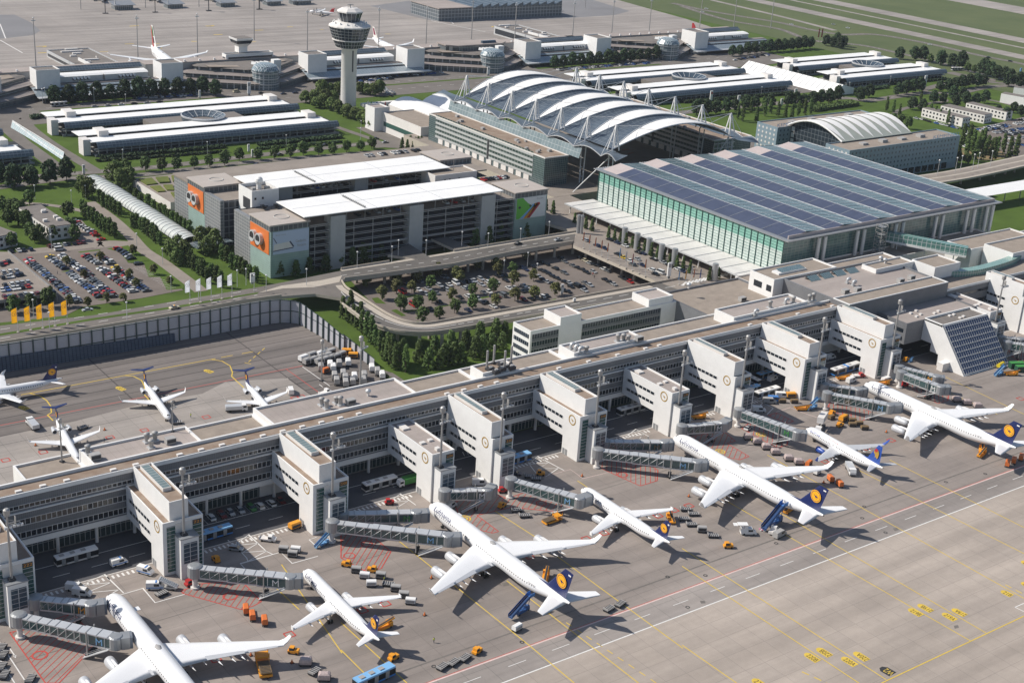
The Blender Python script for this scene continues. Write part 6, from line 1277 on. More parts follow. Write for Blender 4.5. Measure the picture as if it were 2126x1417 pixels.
def jet_bridge(label,a,c,head,let,ground=0,zb=4.4,wd=2.7):
 a,c,head=Vector(a),Vector(c),Vector(head);a.z=c.z=head.z=0
 t=thing('jet_bridge',label,'jet bridge',a,0,'passenger boarding bridges');d=(c-a);Ln=d.length;d.normalize();n=Vector((-d.y,d.x,0));O=a;rz=math.atan2(d.y,d.x)
 mb=MB(O);mb.tube(a,a+Vector((0,0,zb-.3)),.75,12);mb.tube(a,a+Vector((0,0,.6)),1.3,12);mb.build('rotunda_column',M['offwhite'],t)
 mb=MB(O);mb.lathe([(1.9,zb-.5),(2.1,zb-.3),(2.1,zb+3.0),(1.4,zb+3.3),(0,zb+3.4)],a,14);mb.build('rotunda',M['frame'],t)
 k=3 if Ln>24 else 2;s0=1.8;Ls=(Ln-s0)/k
 for i in range(k):
  p,q=a+d*(s0+Ls*i-(.6 if i else 0)),a+d*(s0+Ls*(i+1));w2=wd/2+.16*i;h=.12*i
  def bx(mb,u0,u1,z0,z1,pp,qq,m=0):mb.loft([[x+n*u0+Vector((0,0,z0)),x+n*u1+Vector((0,0,z0)),x+n*u1+Vector((0,0,z1)),x+n*u0+Vector((0,0,z1))]for x in(pp,qq)],m)
  mb=MB(O);bx(mb,-w2,w2,zb+2.35+h,zb+2.7+h,p,q);bx(mb,-w2,w2,zb-.45-h,zb-.02-h,p,q)
  m_=int(Ls/3)+1
  for j in range(m_+1):
   x=p+(q-p)*(j/m_)
   for sg in(-1,1):mb.tube(x+n*sg*(w2-.02)+Vector((0,0,zb-.1)),x+n*sg*(w2-.02)+Vector((0,0,zb+2.6)),.09,4)
   if j<m_ and i!=k-1:
    x2=p+(q-p)*((j+1)/m_)
    for sg in(-1,1):mb.tube(x+n*sg*(w2)+Vector((0,0,zb)),x2+n*sg*(w2)+Vector((0,0,zb+2.5)),.06,4)
  tn=mb.build('tunnel_section',M['frame_lt'],t)
  mb=MB(O);bx(mb,-w2+.05,w2-.05,zb,zb+2.33+h,p+d*.1,q-d*.1);mb.build('side_glazing',BGL,tn)
  mb=MB(O)
  for j in range(3):x=p+(q-p)*((j+.5)/3);mb.loft([[x+d*e+n*u+Vector((0,0,z))for u,z in((-w2,zb+2.71+h),(w2,zb+2.71+h),(w2,zb+2.8+h),(-w2,zb+2.8+h))]for e in(-.1,.1)])
  mb.build('roof_rib',M['frame'],tn)
 x=a+d*(Ln*.74);mb=MB(O)
 for sg in(-1,1):mb.tube(x+n*sg*(wd/2+.6)+Vector((0,0,.8)),x+n*sg*(wd/2+.6)+Vector((0,0,zb+3.6)),.2,6);mb.tube(x+n*sg*(wd/2+.6)+Vector((0,0,zb-.6)),x-n*sg*(wd/2+.6)+Vector((0,0,zb-.6)),.2,6)
 dc=mb.build('drive_column',M['steel'],t)
 mb=MB(O);mb.obox(x+Vector((0,0,.75)),1.2,wd+1.4,.5,rz)
 for sg in(-1,1):mb.tube(x+n*sg*1.3-n*.3+Vector((0,0,.55)),x+n*sg*1.3+n*.3+Vector((0,0,.55)),.55,10)
 mb.build('drive_bogie',M['black'],dc)
 hd=(head-c);hl=hd.length;hd.normalize();mb=MB(O);mb.lathe([(1.7,zb-.7),(1.95,zb-.5),(1.95,zb+2.8),(1.6,zb+3.1),(0,zb+3.15)],c,14);cb=mb.build('cab',M['frame'],t)
 n2=Vector((-hd.y,hd.x,0));mb=MB(O);mb.loft([[c+hd*e+n2*u+Vector((0,0,z))for u,z in((-1.7,zb-.6),(1.7,zb-.6),(1.7,zb+2.9),(-1.7,zb+2.9))]for e in(1.2,max(hl-.7,1.5))]);mb.build('cab_tunnel',M['frame'],cb)
 mb=MB(O);mb.loft([[c+hd*e+n2*u*k2+Vector((0,0,z))for u,z in((-1.6,zb-.5),(1.6,zb-.5),(1.6,zb+2.8),(1.1,zb+3.2),(-1.1,zb+3.2),(-1.6,zb+2.8))]for e,k2 in((max(hl-.7,1.5),1),(max(hl,2),1.08))]);mb.build('bellows',mat('bellows_grey',(.16,.18,.21),.8)if 'bellows_grey' not in bpy.data.materials else bpy.data.materials['bellows_grey'],cb)
 sg=-1 if(n.x*-.5+n.y*-1)<0 else 1
 side=n if n.dot(Vector((-.4,-1,0)))>0 else-n
 mb=MB(O);b0,b1=c-d*1.2+side*1.9+Vector((0,0,zb-.4)),c-d*8.5+side*2.4+Vector((0,0,.2));u=Vector((b1-b0)).cross(Vector((0,0,1))).normalized()*.5
 mb.add([b0-u,b0+u,b1+u,b1-u],[(0,1,2,3)]);mb.tube(b0-u+Vector((0,0,.9)),b1-u+Vector((0,0,.9)),.07,4);mb.tube(b0+u+Vector((0,0,.9)),b1+u+Vector((0,0,.9)),.07,4);mb.tube(b0-u,b1-u,.12,4);mb.tube(b0+u,b1+u,.12,4);mb.build('service_stairs',M['frame_lt'],t)
 if let:
  uu=d if side.cross(Vector((0,0,1))).dot(d)<0 else-d
  uu=Vector((-side.y,side.x,0));uu=uu if abs(uu.dot(d))>.5 else d
  o=a+d*(Ln*.86)+side*(wd/2+.16*(k-1)+.12)-uu*1.1+Vector((0,0,zb+.12))
  mb=MB(O);text_on(mb,'M',2.9,o,uu,(0,0,1),0,2.1);mb.build('bridge_letter',M[let],t)
 return t
Zr=7.5
JB=[('grey jet bridge with orange letter at the nose of the cut-off jet',('S',475,240,Zr),('S',1235,320,Zr),('S',1440,290,Zr),'orange'),('grey jet bridge with light blue letter, second door of the cut-off jet',('S',275,800,0),('S',1570,770,Zr),('S',1790,740,Zr),'lightblue'),('grey jet bridge with white letter at the jet beside the orange trailers',(7,1213,826,0),(7,1805,748,Zr),(7,1885,745,Zr),'white'),('grey jet bridge with green letter at the nose of the nearest whole four-engined jet',(8,10,352,Zr),(8,470,345,Zr),(8,548,340,Zr),'green'),('grey jet bridge with blue letter at the second door of the nearest whole four-engined jet',(8,-55,405,Zr),(8,665,490,Zr),(8,752,488,Zr),'lightblue'),('short idle jet bridge with white letter above the white parked van',('A',610,1085,Zr),('A',985,1075,Zr),('A',1040,1035,Zr),'white'),('jet bridge with blue letter at the jet by the red hatched ground',('A',1183,1160,0),('A',1800,1150,Zr),('A',1895,1115,Zr),'lightblue'),('jet bridge with brown letter, front door of the jet beside the idle white bridge',(5,1640,1318,Zr),('B',340,995,Zr),('B',415,990,Zr),'brown'),('jet bridge with blue letter, second door of the jet beside the idle white bridge',(5,1600,1372,Zr),('B',630,1170,Zr),('B',720,1165,Zr),'lightblue'),('short idle jet bridge with white letter under the narrow tower by the pale pallets',('B',495,855,Zr),('B',860,825,Zr),('B',905,792,Zr),'white'),('jet bridge with green letter at the blue-tailed plane',('B',1003,712,Zr),('B',1515,905,Zr),('B',1600,915,Zr),'green'),('upper jet bridge with navy letter at the farthest four-engined jet',('M',1262,105,Zr),('M',1780,185,Zr),('M',1890,165,Zr),'navy'),('lower jet bridge with blue letter at the farthest four-engined jet',('M',1312,240,Zr),(6,1295,1095,Zr),(6,1365,1090,Zr),'lightblue'),('idle jet bridge with orange letter before the solar wall',('C',838,985,Zr),('C',1225,1090,Zr),('C',1305,1100,Zr),'orange'),('idle jet bridge with white letter before the solar wall',('C',862,1045,Zr),('C',1270,1195,Zr),('C',1360,1195,Zr),'white'),('glassy jet bridge behind the solar wall at the right edge, upper one',('C',1890,680,Zr),('C',2090,705,Zr),('C',2200,715,Zr),None),('glassy jet bridge behind the solar wall at the right edge, lower one',('C',1960,735,Zr),('C',2140,765,Zr),('C',2230,775,Zr),None)]
for lab,a,c,h,let in JB:jet_bridge(lab,at(*a),at(*c),at(*h),let)
PAINT=dict(white=(.62,.62,.61),silver=(.40,.41,.42),grey=(.16,.165,.17),black=(.015,.015,.017),navy=(.02,.03,.075),blue=(.04,.10,.30),red=(.38,.02,.02),green=(.03,.17,.04),yellow=(.62,.43,.04),beige=(.55,.50,.36),maroon=(.13,.015,.02))
PM={k:mat('car_paint_'+k,c,.28,.15 if k in('silver','grey')else 0)for k,c in PAINT.items()}
SHAPES=dict(saloon=dict(L=4.6,W=1.8,H=1.42,hood=1.15,boot=.95,fs=.75,rs=.65),hatchback=dict(L=4.1,W=1.75,H=1.48,hood=1.0,boot=.15,fs=.75,rs=.5),estate=dict(L=4.7,W=1.8,H=1.47,hood=1.15,boot=.15,fs=.8,rs=.45),van=dict(L=5.1,W=1.95,H=2.1,hood=.75,boot=.05,fs=.75,rs=.1))
CM={}
def car_mesh(shape,col):
 if(shape,col)in CM:return CM[shape,col]
 s=SHAPES[shape];L,W,H=s['L'],s['W'],s['H'];x0,x1=-L/2,L/2;belt=H*.60;mb=MB()
 lo=[(x0,.35),(x0+.08,belt*.72),(x0+.15,belt*.96),(x0+s['boot']+.1,belt),(x1-s['hood'],belt),(x1-.25,belt*.82),(x1,.55*belt+.1),(x1,.3)]
 for w_,dz in((W/2,0),):
  n=len(lo);vs=[(x,-w_*(.94 if i in(0,7,6)else 1),z)for i,(x,z)in enumerate(lo)]+[(x,w_*(.94 if i in(0,7,6)else 1),z)for i,(x,z)in enumerate(lo)]
  mb.add(vs,[tuple(range(n)),tuple(range(2*n-1,n-1,-1))]+[(i,n+i,n+(i+1)%n,(i+1)%n)for i in range(n)],0)
 a,b,c,d=x0+s['boot']+.12,x0+s['boot']+s['rs'],x1-s['hood']-s['fs'],x1-s['hood'];wt=W/2*.80;wb=W/2*.95
 B=[(a,-wb,belt),(d,-wb,belt),(d,wb,belt),(a,wb,belt)];T=[(b,-wt,H),(c,-wt,H),(c,wt,H),(b,wt,H)]
 mb.add(B+T,[(0,1,5,4),(1,2,6,5),(2,3,7,6),(3,0,4,7)],1);mb.add([(x,y,z+.012)for x,y,z in T],[(0,1,2,3)],0)
 for x in(x0+.85,x1-.85):
  for sg in(-1,1):mb.tube((x,sg*(W/2-.18),.32),(x,sg*(W/2+.02),.32),.32,8,2)
 me=mb.build('car_proto',[PM[col],M['glass'],M['black']]);m=me.data;bpy.data.objects.remove(me);m.name=shape+'_'+col;CM[shape,col]=m
 return m
CARS=[]
G5='cars on the car park building';G8='far road cars';MASS=(G5,G8)
far_mb={c:MB()for c in('white','silver','black','blue','red')}
def far_car(p,rz,c=None):
 c=c or R.choice(('white','white','silver','black','black','blue'));m=far_mb[c]
 m.obox(p+Vector((0,0,.55)),4.3,1.8,.75,rz);far_gl.obox(p+Vector((-.2,0,1.12)),2.3,1.55,.42,rz);m.obox(p+Vector((-.25,0,1.37)),1.5,1.4,.07,rz)
far_gl=MB()
def car(p,rz,shape,col,label,group,name='parked_car',cat='car',sc=1):
 if group in MASS:far_car(p,rz,{'silver':'silver','grey':'silver','white':'white','beige':'white','blue':'blue','navy':'black','black':'black','maroon':'black'}.get(col,'red'));return
 o=bpy.data.objects.new(name,car_mesh(shape,col));COL.objects.link(o);o.location=p;o.rotation_euler=(0,0,rz)
 if sc!=1:o.scale=(sc,sc,sc)
 tag(o,label,cat,group);CARS.append(o);return o
ORD=['first','second','third','fourth','fifth','sixth','seventh','eighth','ninth','tenth','eleventh','twelfth','thirteenth','fourteenth','fifteenth','sixteenth','seventeenth','eighteenth','nineteenth','twentieth']+['twenty-'+x for x in('first','second','third','fourth','fifth','sixth','seventh','eighth','ninth')]+['thirtieth']
COLW=['black']*6+['navy']*5+['silver']*6+['white']*4+['grey']*6+['blue']*2+['red']*2+['maroon']
def colname(c):return{'navy':'dark blue','grey':'dark grey'}.get(c,c)
def row(k,a,b,n,place,group,rz=0,z=.03,miss=(),cols=None,shapes=('saloon','hatchback','estate'),jit=.12):
 A,B=at(k,*a,z),at(k,*b,z);j=0
 for i in range(n):
  if i in miss:continue
  p=A+(B-A)*(i/(n-1)if n>1 else 0)+Vector((R.uniform(-.35,.35),0,0));sh=R.choice(shapes);c=cols[i]if cols else R.choice(COLW)
  car(p,rz+R.uniform(-.03,.03)+(PI if R.random()<.5 else 0),sh,c,'%s %s, %s from far end, %s'%(colname(c),sh,ORD[j],place),group);j+=1
G1='cars in the left car park'
row('L',(222,972),(606,1298),27,'the single row beside the parking deck',G1)
row('L',(382,948),(500,1040),8,'the second row, far block',G1,cols=['yellow','black','silver','silver','navy','grey','black','navy']);row('L',(540,1075),(775,1255),15,'the second row, near block',G1,cols=None)
row('L',(478,938),(690,1085),14,'the third row, far block',G1);row('L',(690,1105),(880,1255),12,'the third row, near block',G1)
row('L',(668,942),(755,1000),5,'the fourth row, far block',G1);row('L',(788,1040),(1030,1215),15,'the fourth row, near block',G1)
row('L',(765,930),(860,1000),7,'the fifth row, far block',G1,cols=['black','yellow','grey','maroon','silver','white','grey']);row('L',(895,1030),(1135,1210),15,'the fifth row, near block',G1,cols=['yellow','silver','grey','red','white','red','silver','grey','navy','white','black','grey','blue','navy','grey'])
row('L',(915,885),(1015,962),6,'the short row by the grass strip',G1,cols=['red','navy','black','navy','silver','black']);row('L',(1070,1003),(1070,1003),1,'the lone bay on the east edge',G1,cols=['black'])
row('L',(560,662),(745,782),10,'the row beside the white building',G1,cols=['black','silver','red','grey','white','silver','white','silver','red','red'],shapes=('saloon','estate','hatchback'));row('L',(783,815),(783,815),1,'the red spot at the path',G1,cols=['red'])
row('L',(380,868),(640,838),8,'the row in front of the white building',G1,rz=PI/2,cols=['maroon','silver','white','silver','black','black','maroon','maroon']);car(at('L',462,893,.03),0,'van','white','white van standing across from the row before the white building',G1)
row('L',(92,905),(235,893),4,'the four behind the deck railing',G1,rz=PI/2,cols=['black','white','black','navy'])
G2='cars on the raised deck'
for(a,b,n,pl)in(((15,1010),(60,985),3,'the back group on the raised deck'),((22,1110),(160,1085),5,'the second group on the raised deck'),((30,1068),(120,1058),3,'the back pair row on the raised deck'),((20,1205),(212,1180),6,'the third group on the raised deck'),((45,1168),(215,1143),5,'the inner row on the raised deck'),((35,1265),(405,1220),10,'the front row on the raised deck')):
 row('L',a,b,n,pl,G2,rz=PI/2,z=3.25)
G3='cars in the sunken car park'
PTS=[('E',x,y,c,s)for x,y,c,s in((535,1222,'white','saloon'),(620,1212,'silver','saloon'),(690,1250,'grey','saloon'),(600,1258,'silver','hatchback'),(720,1185,'silver','estate'),(760,1187,'black','estate'),(800,1178,'white','saloon'),(860,1165,'white','van'),(915,1165,'black','van'),(960,1153,'black','estate'),(990,1145,'white','saloon'),(1022,1145,'silver','hatchback'),(1075,1127,'silver','estate'),(1133,1120,'black','saloon'),(1145,1160,'white','estate'),(1207,1152,'white','saloon'),(1215,1100,'black','saloon'),(1250,1102,'black','hatchback'),(1290,1097,'black','saloon'),(1292,1140,'black','saloon'),(790,1225,'silver','estate'),(932,1205,'silver','estate'),(962,1200,'grey','hatchback'),(1082,1177,'silver','saloon'),(890,1285,'black','saloon'),(962,1275,'white','hatchback'),(1005,1305,'white','saloon'),(1100,1245,'grey','saloon'),(1147,1240,'white','hatchback'),(1180,1285,'navy','estate'),(1217,1281,'maroon','saloon'),(1262,1270,'grey','van'),(1050,1300,'silver','saloon'),(1085,1332,'black','saloon'),(1112,1327,'black','estate'),(715,1325,'black','saloon'),(640,1388,'black','saloon'),(400,1242,'red','van'),(492,1355,'red','van'),(860,1352,'silver','estate'),(1183,1365,'white','saloon'),(965,1398,'navy','saloon'),(1320,1208,'white','saloon'),(1360,1202,'silver','hatchback'),(1445,1185,'white','saloon'),(1430,1232,'black','saloon'),(1470,1228,'black','estate'),(1520,1215,'silver','saloon'),(1445,1305,'maroon','estate'),(1510,1300,'black','saloon'),(1550,1290,'grey','hatchback'),(1605,1278,'white','estate'),(1642,1272,'black','saloon'),(745,1107,'silver','saloon'),(772,1112,'silver','hatchback'),(550,1148,'grey','saloon'),(430,1170,'black','saloon'),(1430,1028,'navy','saloon'),(1460,1045,'navy','saloon'),(1520,1018,'black','saloon'),(1604,985,'black','saloon'),(1645,1000,'black','hatchback'),(1720,1037,'black','estate'),(1800,1075,'grey','saloon'),(1600,1055,'black','saloon'),(1635,1068,'black','estate'),(1668,1085,'black','estate'),(1700,1107,'black','saloon'),(1735,1122,'black','saloon'),(1575,1108,'silver','saloon'),(1610,1132,'black','saloon'),(1645,1153,'silver','saloon'),(1690,1168,'black','saloon'),(1770,950,'black','estate'),(1800,977,'grey','saloon'),(1870,1012,'grey','saloon'),(1910,1030,'black','saloon'),(1960,1050,'black','saloon'),(1990,1070,'black','saloon'),(2050,1065,'silver','hatchback'),(1800,1153,'black','saloon'),(1835,1160,'silver','saloon'),(1855,1195,'black','hatchback'),(1905,1188,'black','van'),(1960,1198,'black','saloon'),(2020,1182,'silver','hatchback'),(1970,1227,'silver','saloon'),(1830,1237,'black','saloon'),(1790,1225,'black','saloon'),(1975,1160,'grey','saloon'),(1940,945,'black','hatchback'),(1980,970,'beige','hatchback'),(2012,990,'silver','hatchback'))]
PTS+=[('F',x,y,c,s)for x,y,c,s in((410,1243,'black','saloon'),(450,1265,'black','saloon'),(482,1281,'silver','saloon'),(552,1220,'black','hatchback'),(590,1240,'black','hatchback'),(632,1262,'red','hatchback'),(310,1108,'black','saloon'),(350,1120,'black','saloon'),(395,1148,'white','hatchback'),(432,1165,'grey','hatchback'),(45,1180,'grey','hatchback'),(185,1048,'black','hatchback'))]
WP=sorted([(at(k,x,y,.03),c,s)for k,x,y,c,s in PTS],key=lambda q:(round(q[0].y/7),q[0].x))
cnt={}
for p,c,s in WP:
 b=round(p.y/7);cnt[b]=cnt.get(b,0)+1;rows_=sorted(set(round(q[0].y/7)for q in WP))
 car(p,PI/2+R.uniform(-.06,.06)+(PI if R.random()<.5 else 0),s,c,'%s %s, %s from left in the %s line, sunken car park'%(colname(c),s,ORD[cnt[b]-1],ORD[rows_.index(b)]),G3)
G4='cars on the forecourt'
FP=[(235,892,'silver','estate'),(337,940,'navy','estate'),(397,962,'navy','saloon'),(450,888,'black','saloon'),(515,915,'navy','saloon'),(585,943,'white','saloon'),(520,1017,'black','estate'),(567,1045,'yellow','saloon'),(625,1075,'white','saloon'),(650,1107,'grey','estate'),(690,1060,'silver','saloon'),(700,1000,'black','saloon'),(740,1008,'navy','saloon'),(727,1110,'navy','saloon'),(837,1060,'black','saloon'),(820,1155,'white','estate'),(852,1192,'black','saloon'),(893,1178,'white','van'),(920,1090,'silver','saloon'),(982,1120,'black','saloon'),(1052,1150,'white','estate'),(1092,1167,'navy','saloon')]
for i,(x,y,c,s)in enumerate(FP):car(at('F',x,y,Z7+.1),PI/2+R.uniform(-.08,.08),s,c,'%s %s, %s along the forecourt from the far flag end'%(colname(c),s,ORD[i]),G4)
for i,(k,x,y,c)in enumerate((('D',945,612,'black'),('D',1082,603,'black'))):car(at(k,x,y,23.5),PI/2*.9,'saloon',c,'black saloon by the white radome tower, '+('nearer' if i==0 else 'farther')+' of the two',G5)
row(2,(165,972),(480,938),13,'the open rear deck behind the white roof',G5,rz=PI/2,z=22.7,miss=(2,5,10))
row('D',(1125,445),(1985,350),15,'the rear bay under the far white roof',G5,rz=PI/2,z=22.7,cols=['red']+[R.choice(COLW)for _ in range(14)],miss=(3,));row('E',(40,292),(640,222),13,'the front bay under the far white roof',G5,rz=PI/2,z=22.7,miss=(5,))
row('E',(10,572),(430,510),6,'the open bays left under the near white roof',G5,rz=PI/2,z=22.7);row('E',(770,468),(1060,435),5,'the open bays right under the near white roof',G5,rz=PI/2,z=22.7,cols=['white','red','silver','silver','grey']);row('E',(1100,268),(1300,245),7,'the deck in front of the plant house',G5,rz=PI/2,z=22.7)
G6='cars under the gate towers'
row(7,(1310,395),(1740,295),8,'the bays under the pier with a green car',G6,rz=PI/2,z=.03,cols=['white','maroon','silver','silver','green','white','white','maroon'],shapes=('estate','hatchback','estate'),miss=())
G7='cars on the landside roads'
RC=[(1,1690,1035,'white','estate'),(1,1600,1025,'navy','saloon'),(2,275,888,'silver','saloon'),(2,215,865,'navy','saloon'),(5,1100,105,'black','saloon'),(5,1350,82,'silver','saloon'),(5,45,447,'navy','saloon'),(1,2020,905,'black','saloon'),(1,1740,965,'black','saloon'),(4,545,518,'silver','saloon')]
for i,(k,x,y,c,s)in enumerate(RC):
 z=Z7+.08 if k in(5,4)else .1
 lb=['white estate on the avenue behind the car park building','dark blue saloon stopped at the garage entrance lane','silver saloon at the junction west of the glass offices','dark blue saloon turning at the junction by the trees','black saloon on the raised road before the striped billboard','silver saloon on the raised road nearest the forecourt','dark blue saloon on the curve of the ring road','black saloon between the avenue trees, farther one','black saloon between the avenue trees, nearer one','silver saloon driving below the yellow flags'][i]
 car(at(k,x,y,z),(PI/2 if i==6 else 0)+R.uniform(-.1,.3),s,c,lb,G7)
tx_=car(at(4,1085,503,Z7+.08),.08,'saloon','beige','cream taxi driving along the raised road above the noise wall',None,'taxi','taxi')
MB(tx_.location).obox(tx_.location+Vector((0,0,1.5)),.35,.7,.2).build('roof_sign',M['orange'],tx_).location=(0,0,0)
row('J',(1000,1125),(1680,1078),6,'the kerb line',G8,z=.05);row('K',(280,960),(300,960),1,'the old terminal taxi rank',G7,cols=['beige']);car(at('K',460,970,.05),0,'van','beige','cream minibus at the old terminal kerb',G7);car(at('K',955,992,.05),0,'saloon','navy','dark blue saloon on the old terminal road, left of its twin',G7);car(at('K',1080,982,.05),0,'estate','navy','dark blue estate on the old terminal road nearest the trees',G7);car(at('K',720,985,.05),0,'hatchback','black','black hatchback by the white pylon sign at the old terminal',G7)
for i,(x,y,c)in enumerate(((545,870,'navy'),(575,875,'white'),(560,895,'navy'),(595,905,'white'))):car(at(2,x,y,.1),R.uniform(0,3),'van' if i==1 else 'saloon',c,'%s car by the flag stand at the office corner, %s of four'%(colname(c),ORD[i]),G7)
for i,(x,y,c,s)in enumerate(((680,155,'white','van'),(940,155,'grey','saloon'),(1030,177,'white','saloon'),(1540,280,'white','saloon'),(1905,360,'black','saloon'),(2040,383,'black','saloon'),(150,57,'white','van'),(125,78,'white','saloon'),(1390,518,'white','van'))):car(at(3,x,y,.15),-1.0,s,c,'',G8)
for(k,a,b,n,rows_n)in(('P',(650,720),(1060,640),22,1),('P',(690,690),(880,660),12,1),('P',(780,740),(1060,700),18,1),('P',(900,760),(1060,735),12,1),('P',(930,800),(1060,790),9,1),('P',(920,850),(1060,860),9,1),('P',(640,712),(900,690),14,1),('P',(1000,625),(1067,612),6,1),('P',(470,700),(560,800),8,1),('P',(430,850),(560,900),8,1),('P',(20,600),(400,690),18,1)):
 A,B=at(k,*a),at(k,*b)
 for i in range(n):
  if R.random()<.85:far_car(A+(B-A)*i/(n-1)+Vector((R.uniform(-1,1),R.uniform(-1,1),.05)),PI/2+R.uniform(-.1,.1))
for(k,a,b,n)in(('J',(1400,1040),(2080,1000),22),('J',(1500,1000),(1950,985),14),(2,(1330,440),(1900,395),34),(2,(100,490),(640,455),34),(2,(150,510),(320,580),14),(3,(330,375),(540,345),16),('K',(1720,860),(2100,830),20),('K',(1960,900),(2120,1040),10)):
 A,B=at(k,*a),at(k,*b)
 for i in range(n):
  if R.random()<.75:far_car(A+(B-A)*i/(n-1)+Vector((R.uniform(-1,1),R.uniform(-1.5,1.5),.05)),R.choice((0,PI/2)))
allm=MB()
for i,c in enumerate(('white','silver','black','blue','red')):allm.add(far_mb[c].v,far_mb[c].f,i)
allm.add(far_gl.v,far_gl.f,5)
allm.build('far_parked_cars',[PM['white'],PM['silver'],PM['black'],PM['blue'],PM['red'],M['glass']],kind='stuff',label='rows of small distant cars by the older terminal, far right and on the car park decks',category='cars')
FIRST={}
def place(kind,build,p,rz,label,group=None,cat=None,sc=None):
 if kind not in FIRST:
  t=build();FIRST[kind]=t;t.location=p;t.rotation_euler=(0,0,rz);tag(t,label,cat,group)
  if sc:t.scale=(sc,sc,sc)
  return t
 t=copy_tree(FIRST[kind],p,rz,label,group,sc)
 if cat:t['category']=cat
 return t
def E_(name):o=bpy.data.objects.new(name,None);COL.objects.link(o);o.empty_display_size=.5;return o
def wheels(t,xs,w,r=.42,tw=.28):
 for x in xs:
  for sg in(-1,1):MB().tube((x,sg*w,r),(x,sg*(w-tw),r),r,10).build('wheel',M['black'],t)
BUSG=mat('bus_glass',(.012,.014,.018),.3,spec=.3)
def bus(body,lower,L=12.5,artic=0,glass=None,name='apron_bus'):
 def f():
  t=E_(name);MB().box(-L/2,L/2,-1.4,1.4,.4,1.25,0).box(-L/2+.02,L/2-.02,-1.38,1.38,1.25,1.3,0).build('lower_body',lower,t)
  MB().box(-L/2-.02,L/2+.02,-1.42,1.42,.95,2.55).build('window_band',BUSG,t)
  MB().loft([[(x,-1.4,2.56),(x,1.4,2.56),(x,1.3,3.0),(x,-1.3,3.0)]for x in(-L/2,L/2)]).build('roof',body,t)
  m=MB();[m.box(-L/2+1.2+i*L*.26,-L/2+2.6+i*L*.26,-.6,.6,3.01,3.2)for i in range(3)];m.build('roof_hatch',M['greycan'],t)
  m=MB();[m.box(-L/2+1.4+i*L*.3,-L/2+2.6+i*L*.3,-1.45,-1.43,.5,2.5)for i in range(3)];m.build('door',M['frame'],t)
  wheels(t,(-L/2+2.6,L/2-2.8),1.4,.48,.35)
  if artic:MB().box(-.7,.7,-1.42,1.42,.45,3.02).build('bellows',M['blue'],t)
  return t
 return f
bus_w=bus(M['white'],M['offwhite'])
BU='buses by the gate towers'
place('bus_w',bus_w,at(7,475,655,.03),.02,'long white and black apron bus under the pier near the police cars',BU,'bus')
place('bus_w',bus_w,at(8,240,200,.03),.02,'long white and black apron bus beside the green truck',BU,'bus')
place('bus_w',bus_w,at(5,1800,1150,.03),.02,'white apron bus half hidden behind the low narrow gate tower',BU,'bus')
place('bus_w',bus_w,at('B',1240,600,.03),.02,'cream topped bus parked with grey, blue and white vans',BU,'bus')
place('bus_w',bus_w,at('B',1095,470,.03),PI/2,'white bus seen end on between two narrow gate towers',BU,'bus',.8)
bus_b=bus(M['lightblue'],M['blue'],11.5)
place('bus_b',bus_b,at('U',40,720,.03),.03,'blue bus emerging behind the gate tower by the police van',BU,'bus');place('bus_b',bus_b,at('A',1240,850,.03),.03,'blue bus beside the narrow gate tower and the dark car',BU,'bus')
place('bus_b',bus_b,at('B',1090,570,.03),.03,'blue bus tucked right of the narrow gate tower',BU,'bus',.85);place('bus_b',bus_b,at('B',1235,435,.03),.03,'dark blue coach in the shade under the pier',BU,'bus',.9)
place('bus_b',bus_b,at(8,205,1408,.03),.12,'light blue bus driving out at the bottom edge',BU,'bus',1.05)
place('bus_a',bus(M['white'],M['blue'],17,1),at('C',270,1055,.03),.04,'blue and white articulated bus by the red truck',BU,'bus')
place('bus_y',bus(M['offwhite'],M['silver']if 'silver' in M else M['frame_lt'],11,name='coach'),at('J',620,1115,.05),.02,'grey coach at the left end of the tree row by the old terminal','coaches','bus');place('bus_y',None,at(2,1343,70,.05),.02,'white coach by the grey terminal at the top edge','coaches','bus')
place('bus_y',None,at('P',405,125,.05),-.3,'white coach parked among the dark trees far right','coaches','bus');place('bus_y',None,at('P',700,1365,.05),.1,'yellow and white bus under the white strip canopy','coaches','bus')
